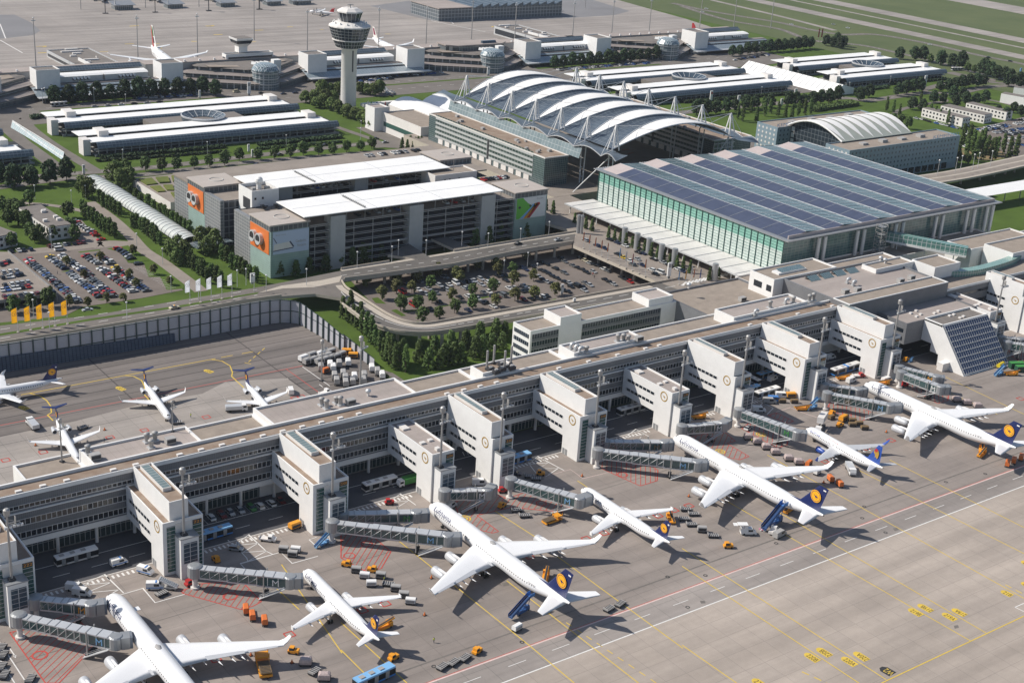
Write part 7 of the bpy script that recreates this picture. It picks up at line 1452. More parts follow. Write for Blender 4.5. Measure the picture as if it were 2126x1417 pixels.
def van(col,L=5.4,pickup=False,stripe=None,open_=False):
 def f():
  t=E_('service_van');W,H=1.0,2.35
  if pickup:
   MB().box(-L/2,L*.05,-W,W,.5,1.0).box(-L/2,-L/2+.1,-W,W,1.0,1.4).build('load_bed',M['offwhite'],t)
   MB().loft([[(x,-W,z0),(x,W,z0),(x,W*k,z1),(x,-W*k,z1)]for x,z0,z1,k in((L*.05,.5,2.0,.9),(L*.28,.5,2.0,.9),(L*.38,.5,1.25,1),(L/2,.45,1.1,.95))]).build('body',col,t)
   MB().box(L*.07,L*.27,-W-.02,W+.02,1.3,1.8).build('windows',M['glass'],t)
  else:
   MB().loft([[(x,-W,.4),(x,W,.4),(x,W,z*.6),(x,W*.9,z),(x,-W*.9,z),(x,-W,z*.6)]for x,z in((-L/2,H),(L*.22,H),(L*.34,H*.72),(L/2-.05,H*.45),(L/2,H*.3))]).build('body',col,t)
   MB().add([(L*.225,-W*.8,H*.97),(L*.225,W*.8,H*.97),(L*.35,W*.88,H*.70),(L*.35,-W*.88,H*.70)],[(0,1,2,3)]).build('windscreen',M['glass'],t).location=(.03,0,.03)
   MB().box(-L*.05,L*.24,-W-.02,W+.02,H*.55,H*.85).build('side_window',M['glass'],t)
  if stripe:MB().box(-L/2+.1,L*.45,-W-.03,W+.03,.75,1.05).build('stripe',stripe,t);MB().box(.1,.5,-.7,.7,H,H+.15).build('light_bar',M['blue'],t)
  wheels(t,(-L*.3,L*.32),W,.36,.25)
  if open_:MB().box(-L/2-1.2,-L*.1,-1.1,1.1,3.6,3.75).box(-L*.3,-L*.1,-1,1,2.36,3.6).box(-L/2-2.6,-L/2-1.3,-1,1,3.4,3.5).build('raised_cabin',M['white'],t)
  return t
 return f
VN='service vans'
place('van_p',van(M['white'],5,stripe=M['blue']),at(7,740,680,.03),.05,'white and blue patrol van driving on the dark road under the pier','patrol vans','van')
place('van_p',None,at(7,905,735,.03),-1.0,'white and blue patrol van parked at the foot of a gate tower','patrol vans','van')
place('van_p',None,at(7,965,830,.03),-.5,'white patrol van next to the white folded stairs','patrol vans','van')
for k,x,y,rz,lb in((7,470,840,-.75,'white estate van behind the orange letter bridge'),(7,512,870,-.75,'small white van close behind the orange letter bridge'),('A',655,1250,.3,'white van in front of the short idle bridge by the jet nose'),('N',30,1020,1.2,'white van beside the third T-tail jet'),('B',1375,615,-.6,'white van beside the blue van by the gate tower'),('B',1800,275,0,'white van alone on the dark road in the shade'),('B',1290,465,.2,'white minibus in the shade under the pier'),('B',1985,480,.1,'white van behind the upper bridge of the farthest jet'),('B',1170,740,-.6,'pale blue van behind the green letter bridge'),('C',700,1160,0,'white van cut by the jet nose at the farthest stand'),('A',920,1045,-.5,'pale van behind the low narrow gate tower'),(9,605,505,.15,'grey panel van at the foot of blue stairs, nearest one'),):
 kd='van_w' if 'grey' not in lb else 'van_g';place(kd,van(M['white']if kd=='van_w' else M['greycan']),at(k,x,y,.03),rz,lb,VN,'van')
place('van_b',van(M['blue']),at('B',1310,650,.03),-.6,'bright blue van between the grey and white vans',VN,'van');place('van_g',None,at('B',1265,665,.03),-.6,'grey van nearest in the row of three by the gate tower',VN,'van')
place('van_o',van(M['white'],5.2,open_=True),at(9,410,490,.03),-.55,'white van with its cabin raised next to the blue stairs',VN,'van')
place('pick',van(M['white'],5.2,True),at('U',1120,790,.03),-.75,'white pick-up truck on the zebra kerb left of a gate tower','pick-up trucks','truck');place('pick',None,at(9,565,480,.03),.5,'white pick-up with empty bed beside the grey panel van','pick-up trucks','truck')
place('pickr',van(M['red'],5.6,True),at('C',410,1110,.03),-.4,'red truck beside the articulated bus','pick-up trucks','truck');place('pick',None,at('N',660,1040,.03),.2,'white truck half hidden behind the pink roof parapet','pick-up trucks','truck')
place('est',lambda:[t:=E_('apron_car'),setattr(MB().box(0,.01,0,.01,.3,.31).build('plate',M['dark'],t),'location',(0,0,0))][0],at('U',480,980,.03),-.7,'',None,'car')if 0 else None
car(at('U',480,975,.03),-.75,'estate','silver','silver car crossing the white hatched triangle','cars on the apron','apron_car');car(at('A',1230,955,.03),-.75,'estate','navy','dark blue car near the yellow tug by the blue bus','cars on the apron','apron_car');car(at('M',95,810,.03),.3,'hatchback','white','white car parked on the red hatching left of the green letter bridge','cars on the apron','apron_car')
def tug(col):
 def f():
  t=E_('baggage_tug');MB().box(-1.5,1.5,-.8,.8,.4,1.05).box(.3,1.5,-.75,.75,1.05,1.35).build('body',col,t);MB().box(-1.0,.2,-.72,.72,1.9,2.0).box(-1.1,-1.0,-.75,.75,1.05,1.95).build('cab_roof',col,t)
  MB().box(-1.0,.18,-.7,.7,1.1,1.88).build('cab_glass',M['glass'],t);wheels(t,(-1.0,1.0),.85,.38,.25);return t
 return f
TG_='yellow tugs on the apron'
for k,x,y,rz,lb in((7,1343,660,PI/2,'yellow tug facing the gate tower near the silver car'),(7,1825,1230,-.8,'yellow tug near the wing tip of the cut-off jet'),(8,35,690,2.3,'yellow tug leading grey baggage carts at the red hatching'),(8,195,725,2.3,'yellow tug in front of the white baggage carts'),(8,1000,325,.3,'yellow tug on the red hatching by the short idle bridge'),(8,325,1270,.2,'yellow tug on the shadow of a jet tail, near the bottom'),(8,845,1230,.3,'yellow tug pulling three empty dollies near the white line'),(8,1240,125,-.7,'yellow tug beside two silver dollies behind a bridge'),(9,285,575,-.5,'yellow tug alone near the grey panel van'),('M',1490,770,.05,'yellow tug nearest the brown baggage carts'),('M',1370,590,.2,'yellow tug behind the rolled brown cart'),(6,1390,830,.2,'yellow tug below the solar wall tower, by blue machine')):
 place('tug',tug(M['orange']),at(k,x,y,.03),rz,lb,TG_,'tug',1.0)
place('tugr',tug(M['red']),at(8,300,305,.03),-.4,'red tug close to a gate tower at the green letter bridge','red tugs','tug');place('tugr',None,at('A',1118,1110,.03),-.3,'red tug below the rotunda of the blue letter bridge','red tugs','tug');place('tugr',None,at(7,1180,808,.03),.2,'red tug under the white letter bridge rotunda','red tugs','tug');place('tugr',None,at('C',885,1205,.03),-.4,'red tug on the hatching by the solar wall','red tugs','tug');place('tugr',None,at('B',570,935,.03),.2,'red tug under the short idle bridge by pale pallets','red tugs','tug')
def cart(col,h=1.7,flat=False,name='baggage_cart'):
 def f():
  t=E_(name);MB().box(-1.5,1.5,-.8,.8,.45,.65).tube((1.5,0,.5),(2.3,0,.5),.06,4).build('chassis',M['dark'],t)
  if flat:MB().box(-1.45,1.45,-.78,.78,.65,.78).box(-1.45,-1.35,-.78,.78,.78,1.2).build('deck',M['greycan'],t);m=MB();[m.box(-1.3+i*.55,-1.1+i*.55,-.75,.75,.78,.86)for i in range(5)];m.build('rollers',M['dark'],t)
  else:MB().loft([[(x,-.8,.66),(x,.8,.66),(x,.8,h+.2),(x,.6,h+.45),(x,-.6,h+.45),(x,-.8,h+.2)]for x in(-1.45,1.45)]).build('box',col,t);MB().box(-1.2,1.2,-.82,-.79,.8,h).box(1.45,1.47,-.6,.6,.8,h).build('curtain',M['dark']if col!=M['white']else M['greycan'],t)
  wheels(t,(-1.1,1.1),.75,.26,.18);return t
 return f
def many(kind,col,lst,group,cat,h=1.7,flat=False,sc=1.0,name='baggage_cart'):
 for k,x,y,rz,lb in lst:place(kind,cart(M[col]if col else None,h,flat,name),at(k,x,y,.03),rz,lb,group,cat,sc)
many('c_or','orange_red',[(7,1530,980,1.2,'orange box trailer farthest of three beside a jet'),(7,1570,1020,1.2,'orange box trailer in the middle of three beside a jet'),(7,1645,1050,1.2,'orange box trailer nearest of three beside a jet'),(9,922,165,1.2,'orange box trailer under the wing tip, farther of two'),(9,978,195,1.2,'orange box trailer under the wing tip, nearer of two'),(4,2022,905,.2,'orange box trailer among the stored grey trailers'),(9,2020,70,.5,'orange trailer at the right edge, first of three'),(9,2060,52,.5,'orange trailer at the right edge, second of three'),(9,2105,32,.5,'orange trailer at the right edge, third of three'),(9,785,72,.3,'orange trailer half behind the long jet wing')],'orange box trailers','trailer',1.9)
many('c_gr','greycan',[(8,95,730,-.7,'grey baggage cart right behind the first yellow tug'),(8,247,765,-.7,'grey baggage cart beside a person in yellow'),(8,340,845,-.7,'grey baggage cart in the long train, third from its end'),(8,390,885,-.7,'grey baggage cart in the long train, second from its end'),(8,430,255,0,'')if 0 else('U',1440,1020,-.7,'grey open cart by the red and white bounds, left one'),('U',1620,1110,-.7,'tall grey box cart by the red and white bounds'),(9,122,478,-.6,'grey covered cart in the dolly line near the yellow tug')],'grey baggage carts','baggage cart')
many('c_wh','white',[(8,147,765,-.7,'white baggage cart between two yellow tugs'),(8,432,925,-.7,'white baggage cart last in the long train'),(8,188,815,-.5,'low white cart on the open concrete'),('U',1680,1020,-.7,'white roofed cart by the red and white bounds'),(8,1093,1090,.2,'large white box trailer near the foot of the blue stairs'),(9,838,120,.2,'white box under the tip of the jet wing')],'white carts on the apron','baggage cart',1.6)
many('c_br','brown',[('M',1360,655,.1,'brown cart at the left end of the cart cluster'),('M',1570,645,.2,'brown cart behind the yellow rolled cart'),('M',1680,700,-.5,'brown cart in the middle of the cluster'),('M',1680,765,-.5,'brown cart nearest the yellow tug'),('M',1780,745,-.5,'brown cart right of the cluster'),('M',1865,815,-.5,'brown cart last at the right of the cluster'),('M',795,410,-.5,'brown cart at the foot of the gate tower'),('M',610,405,-.5,'brown cart beside the blue van')],'brown baggage carts','baggage cart',1.2)
many('c_ye','orange',[('M',1535,690,.2,'yellow rolled cart in the middle of the brown carts'),('M',740,335,-.4,'yellow cart behind the white van at the gate tower'),('U',1660,555,.15,'yellow tank trailer against a gate tower by the zebra kerb'),('N',1060,310,-.6,'yellow box wagon by the end of the noise wall, farther one'),('N',1180,380,-.6,'yellow box wagon by the end of the noise wall, nearer one')],'yellow carts','baggage cart',1.5,sc=1.3)
st_=[]
for i,(x,y,c)in enumerate(((262,440,'c_wh'),(418,390,'c_gr'),(580,365,'c_wh'),(765,330,'c_gr'),(340,500,'c_gr'),(430,480,'c_gr'),(560,500,'c_gr'),(680,470,'c_gr'),(780,440,'c_gr'),(870,420,'c_gr'),(960,380,'c_gr'),(600,430,'c_gr'),(700,405,'c_gr'),(590,610,'c_gr'),(760,560,'c_wh'),(815,610,'c_wh'),(925,545,'c_gr'),(1090,515,'c_wh'),(840,770,'c_gr'),(1000,730,'c_gr'),(880,860,'c_gr'),(1040,810,'c_gr'),(1205,780,'c_wh'),(1385,760,'c_gr'),(1045,900,'c_gr'),(1175,870,'c_gr'),(1370,850,'c_gr'),(1525,620,'c_wh'),(1630,690,'c_gr'),(1715,750,'c_wh'))):
 place(c,None,at('N',x,y,.03),.25 if i<13 else 1.1,'%s box trailer stored by the noise wall, %s counted from the far left'%('white' if c=='c_wh' else 'grey',ORD[i]),'trailers stored on the back apron','trailer',1.35)
many('dol',None,[(8,630,1325,.35,'empty dolly behind a yellow tug, last of three'),(8,700,1298,.35,'empty dolly behind a yellow tug, middle of three'),(8,770,1270,.35,'empty dolly behind a yellow tug, first of three'),(8,1090,350,-.4,'empty dolly on open concrete, farther of two'),(8,1140,385,-.4,'empty dolly on open concrete, nearer of two'),(8,1665,965,.2,'yellowish dolly by the flat grid at the white line'),(8,1735,935,.3,'flat roller grid lying near the white line'),(9,20,345,-.5,'empty dolly in the line of six, first one'),(9,70,375,-.5,'empty dolly in the line of six, second one'),(9,10,405,-.5,'empty dolly in the line of six, third one'),(9,58,440,-.5,'empty dolly in the line of six, fourth one'),(9,192,510,-.6,'empty dolly at the end of the line near the yellow tug'),(8,295,812,-.7,'empty dolly in the long baggage train'),(7,1955,1355,.4,'dark dolly left of the pale wrapped pallet at the bottom'),(7,1005,870,.2,'dark dolly with boxes below the white folded stairs'),('S',40,1060,.9,'dark dolly stack at the left edge, upper one'),('S',20,965,.9,'dark dolly at the left edge, topmost'),('S',60,1330,.9,'dark dolly stack at the left edge, lower one'),('S',20,1220,.9,'dark dolly at the left edge, third down'),('S',415,1385,.9,'dark dolly at the bottom edge beside the red hatching'),(8,1170,140,-.6,'silver dolly by the white triangle, left of two'),(8,1210,155,-.6,'silver dolly by the white triangle, right of two'),('I',870,860,.3,'dark loader frame beside the left T-tail jet'),('I',1860,805,-.3,'tow tractor frame at the nose of the middle T-tail jet'),('M',120,470,-.4,'grey container on dolly behind the green letter bridge, right one'),('M',85,455,-.4,'grey container on dolly behind the green letter bridge, left one')],'empty dollies','dolly',flat=True,name='dolly',sc=1.2)
def pallet():
 t=E_('pallet_dolly');MB().box(-1.7,1.7,-1.2,1.2,.4,.6).tube((1.7,0,.5),(2.6,0,.5),.07,4).build('deck',M['dark'],t)
 MB().loft([[(a*k,b*k,z)for a,b in((-1.5,-1.1),(1.5,-1.15),(1.55,1.1),(-1.45,1.15))]for z,k in((.6,1),(1.3,1.03),(1.9,.92),(2.15,.6))]).build('wrapped_load',mat('wrapped_freight',(.42,.34,.32),.4,var=.25,scale=1.5),t);wheels(t,(-1.2,1.2),1.1,.3,.2);return t
for i,(k,x,y,lb)in enumerate((('M',95,960,'pale wrapped pallet, first in the row below the red hatching'),('M',235,1030,'pale wrapped pallet, second in the row beside a person'),('M',370,1110,'pale wrapped pallet, third in the row'),('M',510,1190,'brownish wrapped pallet, fourth in the row'),('M',710,1285,'pale wrapped pallet, fifth, by the jet engine'),('M',865,1340,'pale wrapped pallet, last, behind the long jet wing'),(7,1900,1300,'pale wrapped pallet near the brown belt loader'),(7,2015,1395,'pale wrapped pallet at the very bottom edge'),(6,1705,1080,'pale pallet beside the hatching at the solar wall, first'),(6,1770,1100,'pale pallet beside the hatching at the solar wall, second'),(6,1835,1120,'pale pallet beside the hatching at the solar wall, third'))):
 place('pal',pallet,at(k,x,y,.03),-.55,lb,'wrapped pallets on dollies','pallet',1.05)
def stairs():
 t=E_('passenger_stairs');n=22;m=MB()
 MB().add([(-9,-.95,.9),(-9,.95,.9),(1.5,.95,5.4),(1.5,-.95,5.4),(-9,-.95,.5),(-9,.95,.5),(1.5,.95,5.0),(1.5,-.95,5.0)],[(0,1,2,3),(0,3,7,4),(1,5,6,2),(4,7,6,5)]).build('flight',M['stair_blue'],t)
 for i in range(n):u=i/n;m.box(-9+10.5*u,-9+10.5*(u+.7/n),-.85,.85,.92+4.5*u,1.0+4.5*u)
 m.build('treads',M['dark'],t)
 for sg in(-1,1):MB().add([(-9,sg*1.0,.9),(1.5,sg*1.0,5.4),(1.5,sg*1.0,6.5),(-9,sg*1.0,2.0),(-9,sg*1.06,.9),(1.5,sg*1.06,5.4),(1.5,sg*1.06,6.5),(-9,sg*1.06,2.0)],[(0,1,2,3),(7,6,5,4),(3,2,6,7),(0,3,7,4),(1,5,6,2)]).build('balustrade',M['stair_blue'],t)
 MB().box(1.5,3.6,-1.1,1.1,5.2,5.45).box(1.5,3.6,-1.1,-1.0,5.45,6.6).box(1.5,3.6,1.0,1.1,5.45,6.6).build('landing',M['blue'],t)
 MB().box(-5.5,1.2,-1.15,1.15,.5,1.2).box(-1,1.0,-1.2,.2,1.2,2.2).build('chassis',M['stair_blue'],t);MB().tube((.4,-.7,1),(1.4,-.7,5),.12,5).tube((.4,.7,1),(1.4,.7,5),.12,5).tube((-3,.7,1),(0,.7,4.5),.1,5).tube((-3,-.7,1),(0,-.7,4.5),.1,5).build('struts',M['stair_blue'],t);wheels(t,(-4.6,.6),1.15,.42,.3);return t
def aim(k,b,h,zb,zh):A,B=at(k,*b,zb),at(k,*h,zh);return A,math.atan2(B.y-A.y,B.x-A.x),(Vector((B.x-A.x,B.y-A.y,0))).length
A_,r_,l_=aim(8,(1050,1020),(1185,855),.5,5.3);k_=l_/12;place('stairs',stairs,A_+Vector((math.cos(r_),math.sin(r_),0))*9*k_,r_,'dark blue passenger stairs at the tail of the nearest whole four-engined jet','blue passenger stairs','stairs',k_)
A_,r_,l_=aim(9,(505,470),(635,315),.5,5.3);k_=l_/12;place('stairs',stairs,A_+Vector((math.cos(r_),math.sin(r_),0))*9*k_,r_,'dark blue passenger stairs beside the white van with raised cabin','blue passenger stairs','stairs',k_)
def wstairs():
 t=E_('folded_stairs');MB().add([(-2.5,-.8,1),(-2.5,.8,1),(2,.8,2.8),(2,-.8,2.8),(-2.5,-.8,.7),(-2.5,.8,.7),(2,.8,2.4),(2,-.8,2.4)],[(0,1,2,3),(0,3,7,4),(1,5,6,2),(4,7,6,5),(0,4,5,1),(3,2,6,7)]).build('flight',M['white'],t);MB().box(-2.2,2.2,-.9,.9,.4,.8).build('chassis',M['greycan'],t);m=MB();[m.box(-2.4+i*.45,-2.2+i*.45,-.7,.7,1.05+i*.18,1.15+i*.18)for i in range(10)];m.build('treads',M['frame'],t);wheels(t,(-1.5,1.5),.9,.35,.25);return t
place('wst',wstairs,at('G',1310,680,.03),2.4,'white folded stairs next to the patrol van by a gate tower',None,'stairs',1.2)
def loader(col,arm):
 def f():
  t=E_('belt_loader');MB().box(-2.6,2.6,-1.0,1.0,.45,1.0).box(1.5,2.6,-1,1,1,1.9).build('body',M[col],t);MB().obox((0,-.1,1.9),7.2,.9,.35,0,0,-arm).build('conveyor',M[col]if arm>.12 else M['brown'],t)
  MB().obox((0,-.1,2.1),6.9,.6,.1,0,0,-arm).build('belt',M['dark'],t);wheels(t,(-1.8,1.8),1.0,.4,.28);return t
 return f
for k,x,y,rz,lb in((8,1690,945,.3,''),)if 0 else((8,265,1080,.15,'yellow belt loader at the rear hold of the jet by the orange trailers'),(8,2050,410,1.1,'yellow loader at the tail of the smaller jet right of the big one'),(8,1270,770,.8,'yellow loader behind the tail fin of the nearest whole big jet'),('M',920,520,-.45,'yellow loader parked beside the light blue stairs'),('M',1540,55,-.3,'yellow loader near the red truck and the farthest jet'),('B',640,800,-.3,'yellow loader behind the idle bridge, among white bounds'),('C',660,1190,-.4,'yellow loader at the front hold of the farthest jet'),('C',1990,1090,-.5,'yellow loader at the foot of the solar wall, right of the blue one'),(9,1860,5,.3,'orange loader beneath the farthest tail'),('M',560,0,.2,'')if 0 else(6,1860,1390,.6,'yellow loader under the tail of the farthest four-engined jet'),(9,660,352,.3,'yellow loader under the tail near the blue stairs')):
 place('load',loader('orange',.14),at(k,x,y,.03),rz,lb,'yellow belt loaders','loader')
def hiload():
 t=E_('cargo_high_loader');MB().box(-4.5,4.5,-1.7,1.7,.5,1.2).build('chassis',M['orange'],t);MB().box(-4.6,1.2,-1.5,1.5,1.6,1.95).build('main_platform',M['brown'],t);MB().box(1.6,4.4,-1.7,1.7,2.3,2.7).build('front_platform',M['orange'],t);m=MB();[m.box(-4.4+i*.6,-4.2+i*.6,-1.3,1.3,1.96,2.04)for i in range(9)];m.build('rollers',M['dark'],t)
 MB().box(1.7,1.9,-1.8,-1.6,1.2,3.6).box(4.2,4.4,-1.8,-1.6,1.2,3.6).box(1.7,1.9,1.6,1.8,1.2,3.6).box(4.2,4.4,1.6,1.8,1.2,3.6).build('guide_posts',M['orange'],t);wheels(t,(-3.4,3.2),1.7,.5,.4);return t
place('hil',hiload,at(7,1640,1330,.03),1.25,'large brown and yellow cargo loader at the bottom edge by the cut-off jet','cargo high loaders','loader');place('hil',hiload,at(8,1310,415,.03),.05,'yellow cargo loader with open roofed cab on open concrete','cargo high loaders','loader',.75)
def bluest():
 t=stairs();t.name='folded_blue_stairs'
 def rec(o):
  for ch in o.children:
   if ch.data and ch.data.materials:
    ch.data.materials[0]=M['lightblue']if ch.data.materials[0].name!='dark_metal' else ch.data.materials[0]
   rec(ch)
 rec(t);return t
place('bst',bluest,at(7,2030,545,.03),0.3,'bright blue folding stairs between two gate towers','bright blue stairs','stairs',.55);place('bst',bluest,at('M',1110,480,.03),0.15,'bright blue stairs beside the yellow loader at the gate tower','bright blue stairs','stairs',.62);place('bst',bluest,at('C',1890,1075,.03),.1,'bright blue stairs at the foot of the solar wall','bright blue stairs','stairs',.6);place('bst',bluest,at('C',960,945,.03),.2,'small blue and yellow machine beside the solar building wall','bright blue stairs','stairs',.3)
def truck(col,box,L=8,h=3.6,name='catering_truck',raised=0):
 def f():
  t=E_(name);MB().box(-L/2,L/2,-1.1,1.1,.5,.9).build('chassis',M['dark'],t);MB().loft([[(x,-1.15,.6),(x,1.15,.6),(x,1.1,z),(x,-1.1,z)]for x,z in((L/2-2,2.7),(L/2-.5,2.7),(L/2,1.6))]).build('cab',M[col],t)
  MB().box(L/2-1.6,L/2-.35,-1.17,1.17,1.6,2.4).build('cab_windows',M['glass'],t);MB().box(-L/2,L/2-2.1,-1.25,1.25,1.0+raised,h+raised).build('box',M[box],t)
  if raised:MB().tube((-L/2+1,0,1),(0,0,1+raised),.15,4).tube((0,0,1),(-L/2+1,0,1+raised),.15,4).build('scissor',M['steel'],t)
  wheels(t,(-L/2+1.6,L/2-1.2),1.15,.48,.35);return t
 return f
place('cat',truck('white','offwhite',9,3.4,raised=2.6),at('M',1190,820,.03),PI*1.16,'white catering truck raised against the blue-tailed plane',None,'truck');place('gtr',truck('white','green',8,3.0,'green_truck'),at(8,415,185,.03),PI,'white and green truck beside the white bus under the pier',None,'truck')
place('fuel',truck('white','frame_lt',8,2.4,'fuel_truck'),at(9,1045,105,.03),-2.2,'white fuel truck under the tail of the blue-tailed plane','fuel trucks','truck');place('fuel',None,at(4,1470,1140,.03),-.35,'white fuel truck between the T-tail jets','fuel trucks','truck');place('fuel',None,at(4,203,1240,.03),PI/2,'white aircraft tractor standing left of the left T-tail jet','fuel trucks','truck')
for i,(x,y)in enumerate(((2045,1015),(2110,1050))):
 p=at('C',x,y,.03);t=thing('green_container','dark green container at the right edge by the solar wall, '+('left' if i==0 else 'right')+' one','container',p,-.4,'green containers');MB().box(-3.4,3.4,-1.3,1.3,.1,2.6).build('box',mat('dark_green_box',(.015,.07,.04),.6)if i==0 else bpy.data.materials['dark_green_box'],t);m=MB();[m.box(-3+i2*.75,-2.8+i2*.75,-1.34,-1.31,.3,2.4)for i2 in range(9)];m.build('ribs',M['dark'],t);MB().box(-3.42,3.42,-1.32,1.32,2.6,2.7).build('lid',M['green'],t)
yt=thing('yellow_tank','bright yellow tank trailer at the foot of the solar wall','trailer',at('C',1880,1010,.03),.2);MB().tube((-2.4,0,1.3),(2.4,0,1.3),.95,12).build('tank',mat('bright_yellow',(.66,.50,.02),.45),yt);wheels(yt,(-1.5,1.5),.9,.4,.25);MB().box(-2.5,2.5,-.7,.7,.4,.6).build('chassis',M['dark'],yt)
wb_=thing('white_container','white container against the side of the solar building','container',at('C',1295,1030,.03),.0);MB().box(-3.2,3.2,-1.5,1.5,0,3.4).build('box',M['offwhite'],wb_);MB().box(-3.25,3.25,-1.55,1.55,3.4,3.55).build('lid',M['white'],wb_)
fg=thing('bag_heap','heap of pink and white bags at the foot of blue stairs','bags',at(9,500,470,.03));
for i in range(9):MB().obox((R.uniform(-1.2,1.2),R.uniform(-.8,.8),.25+.2*(i%2)),.6,.45,.4,R.random()*3).build('bag',mat('pink_bag',(.55,.2,.3),.6)if i==0 else(bpy.data.materials['pink_bag']if i%2 else M['white']),fg)
def crown_mesh(name,h0,h1,rad_fn,nclump,per,cs,ls,lm,seed,trunk=.22):
 r=random.Random(seed);mb=MB();H=h1-h0
 for _ in range(nclump):
  u=r.random()**.85;z=h0+H*u;R0=rad_fn(u);a=r.uniform(0,2*PI);q=R0*math.sqrt(r.uniform(.25,1));c=Vector((q*math.cos(a),q*math.sin(a),z));s=cs*r.uniform(.7,1.25)
  for _ in range(per):
   d=Vector((r.gauss(0,1),r.gauss(0,1),r.gauss(0,.8)));d=d.normalized()*s*r.uniform(.45,1.0);p=c+d
   n=(d.normalized()+Vector((r.uniform(-.6,.6),r.uniform(-.6,.6),r.uniform(-.2,.8)))).normalized();t=n.orthogonal().normalized();b=n.cross(t);k=ls*r.uniform(.7,1.3);an=r.uniform(0,2*PI);t,b=t*math.cos(an)+b*math.sin(an),b*math.cos(an)-t*math.sin(an)
   mb.add([p-t*k*.5,p+b*k*.42,p+t*k*.55,p-b*k*.38],[(0,1,2,3)])
 o=mb.build(name,M[lm]);
 tb=MB();tb.tube((0,0,0),(0,0,h0+H*.35),trunk,6,r1=trunk*.6)
 for k in range(5):a=k*1.26+seed;tb.tube((0,0,h0*.9+k*.15),(math.cos(a)*rad_fn(.4)*.6,math.sin(a)*rad_fn(.4)*.6,h0+H*(.35+.07*k)),trunk*.45,4,r1=.04)
 return o,tb.build('trunk',M['bark'])
ball=lambda r0:(lambda u:r0*(max(.05,1-(2*u-.85)**2*.75))**.6)
KIND={'linden':('linden_tree','leaf_dark',2.2,11.8,ball(4.2),78,24,1.5,1.15),'small':('small_tree','leaf',1.8,7.6,ball(2.7),46,22,1.1,.85),'autumn':('small_tree','leaf_aut',1.8,7.2,ball(2.6),42,22,1.1,.85),'horn':('clipped_tree','leaf_pop',.7,8.0,lambda u:1.25*(1-max(0,u-.65)**2*4),80,22,.62,.62),'poplar':('poplar_tree','leaf_pop',1.0,14.0,lambda u:1.6*(1-u)**.5+.2,80,20,.9,.8),'birch':('birch_tree','leaf_lt',1.6,10.5,ball(3.6),60,22,1.4,.9),'pyr':('pyramidal_tree','leaf',1.0,10.5,lambda u:2.9*(1-u)**.8+.3,80,20,1.1,.9),'cone':('cone_shrub','leaf',.2,5.4,lambda u:1.15*(1-u)+.06,80,20,.4,.45),'leafy':('broad_tree','leaf_lt',1.8,8.6,ball(4.0),74,24,1.5,1.1)}
TP={}
def tree(kind,p,label,sc,group,rz):
 v=R.randint(0,2);nm,lm,h0,h1,fn,nc,per,cs,ls=KIND[kind]
 if(kind,v)not in TP:
  cr,tr=crown_mesh('crown',h0,h1,fn,nc,per,cs,ls,lm,100+v*7+len(kind));TP[kind,v]=(cr.data,tr.data);bpy.data.objects.remove(cr);bpy.data.objects.remove(tr)
 t=thing(nm,label,'shrub' if kind=='cone' else 'tree',p,rz,group);t.scale=(sc,sc,sc*R.uniform(.92,1.08))
 for k,me in enumerate(TP[kind,v]):o=bpy.data.objects.new('crown' if k==0 else 'trunk',me);COL.objects.link(o);o.parent=t
def rowt(kind,k,pts,desc,group,z=0,sc=1,var=.12):
 for i,(x,y)in enumerate(pts):
  n=ORD[i]if i<30 else 'last'
  tree(kind,at(k,x,y,z),desc%n,sc*R.uniform(1-var,1+var),group,R.uniform(0,6.28))
def seq(a,b,n):return[(a[0]+(b[0]-a[0])*i/(n-1),a[1]+(b[1]-a[1])*i/(n-1))for i in range(n)]
rowt('linden',1,[(340,645),(430,640),(515,632),(605,628),(690,622),(775,616),(862,608),(940,602),(1025,597),(1105,590),(1185,585),(1262,582),(1340,598)],'%s dark round tree from the left before the older terminal','left tree row by the older terminal')
rowt('linden',2,[(1325,425),(1380,420),(1435,415),(1490,410),(1545,405),(1600,402),(1660,398),(1705,392),(1755,388),(1805,385),(1855,380),(1905,375),(1955,370)],'%s dark round tree from the left behind the tent roof','middle tree row by the older terminal',sc=.95)
rowt('linden',3,[(310,350),(355,345),(405,340),(450,335),(495,330),(540,325),(590,322),(630,318),(675,314),(715,310),(755,306),(795,303)],'%s dark tree from the left in the right terminal tree row','right tree row by the older terminal',sc=.95)
rowt('linden',3,[(895,285),(935,292),(980,302),(1005,290),(960,275)],'%s dark tree in the clump by the two red flags','clump by the red flags',sc=.95)
rowt('linden',3,[(1350,368),(1440,376),(1492,380),(1605,405),(1675,420),(1732,430),(1870,470),(1915,480),(1952,495),(2000,502),(2030,538),(2090,547)],'%s large dark tree from the left along the far right road','trees along the far right road',sc=1.15)
rowt('small',3,[(1540,392),(1770,447),(1812,457)],'%s small tree from the left between large ones, far right road','small trees along the far right road')
rowt('linden',3,[(1600,572),(1650,567),(1690,557),(1735,547),(1780,542),(1827,540),(1872,535)],'%s round tree from the left on the curved lawn bank','trees on the curved lawn bank',sc=.9)
rowt('linden',3,[(1340,597),(1385,587),(1430,577),(1475,572),(1105,627),(1160,607)],'%s round tree along the winding road before the shed','trees along the winding road',sc=.9)
rowt('linden',3,[(965,632),(910,642),(860,647),(810,647),(755,657),(705,655),(660,662),(545,670),(450,675),(395,680),(325,695),(270,702),(210,707),(150,712),(90,715)],'%s round tree from the right behind the solar hall avenue','trees of the avenue behind the tent roof',sc=.9)
rowt('poplar',3,[(345,745),(375,757),(460,762),(510,722),(545,705),(595,724),(640,735),(680,740),(720,725),(760,718),(795,712),(425,700),(500,690)],'%s slim upright tree from the left behind the hotel','upright trees behind the hotel',sc=.85)
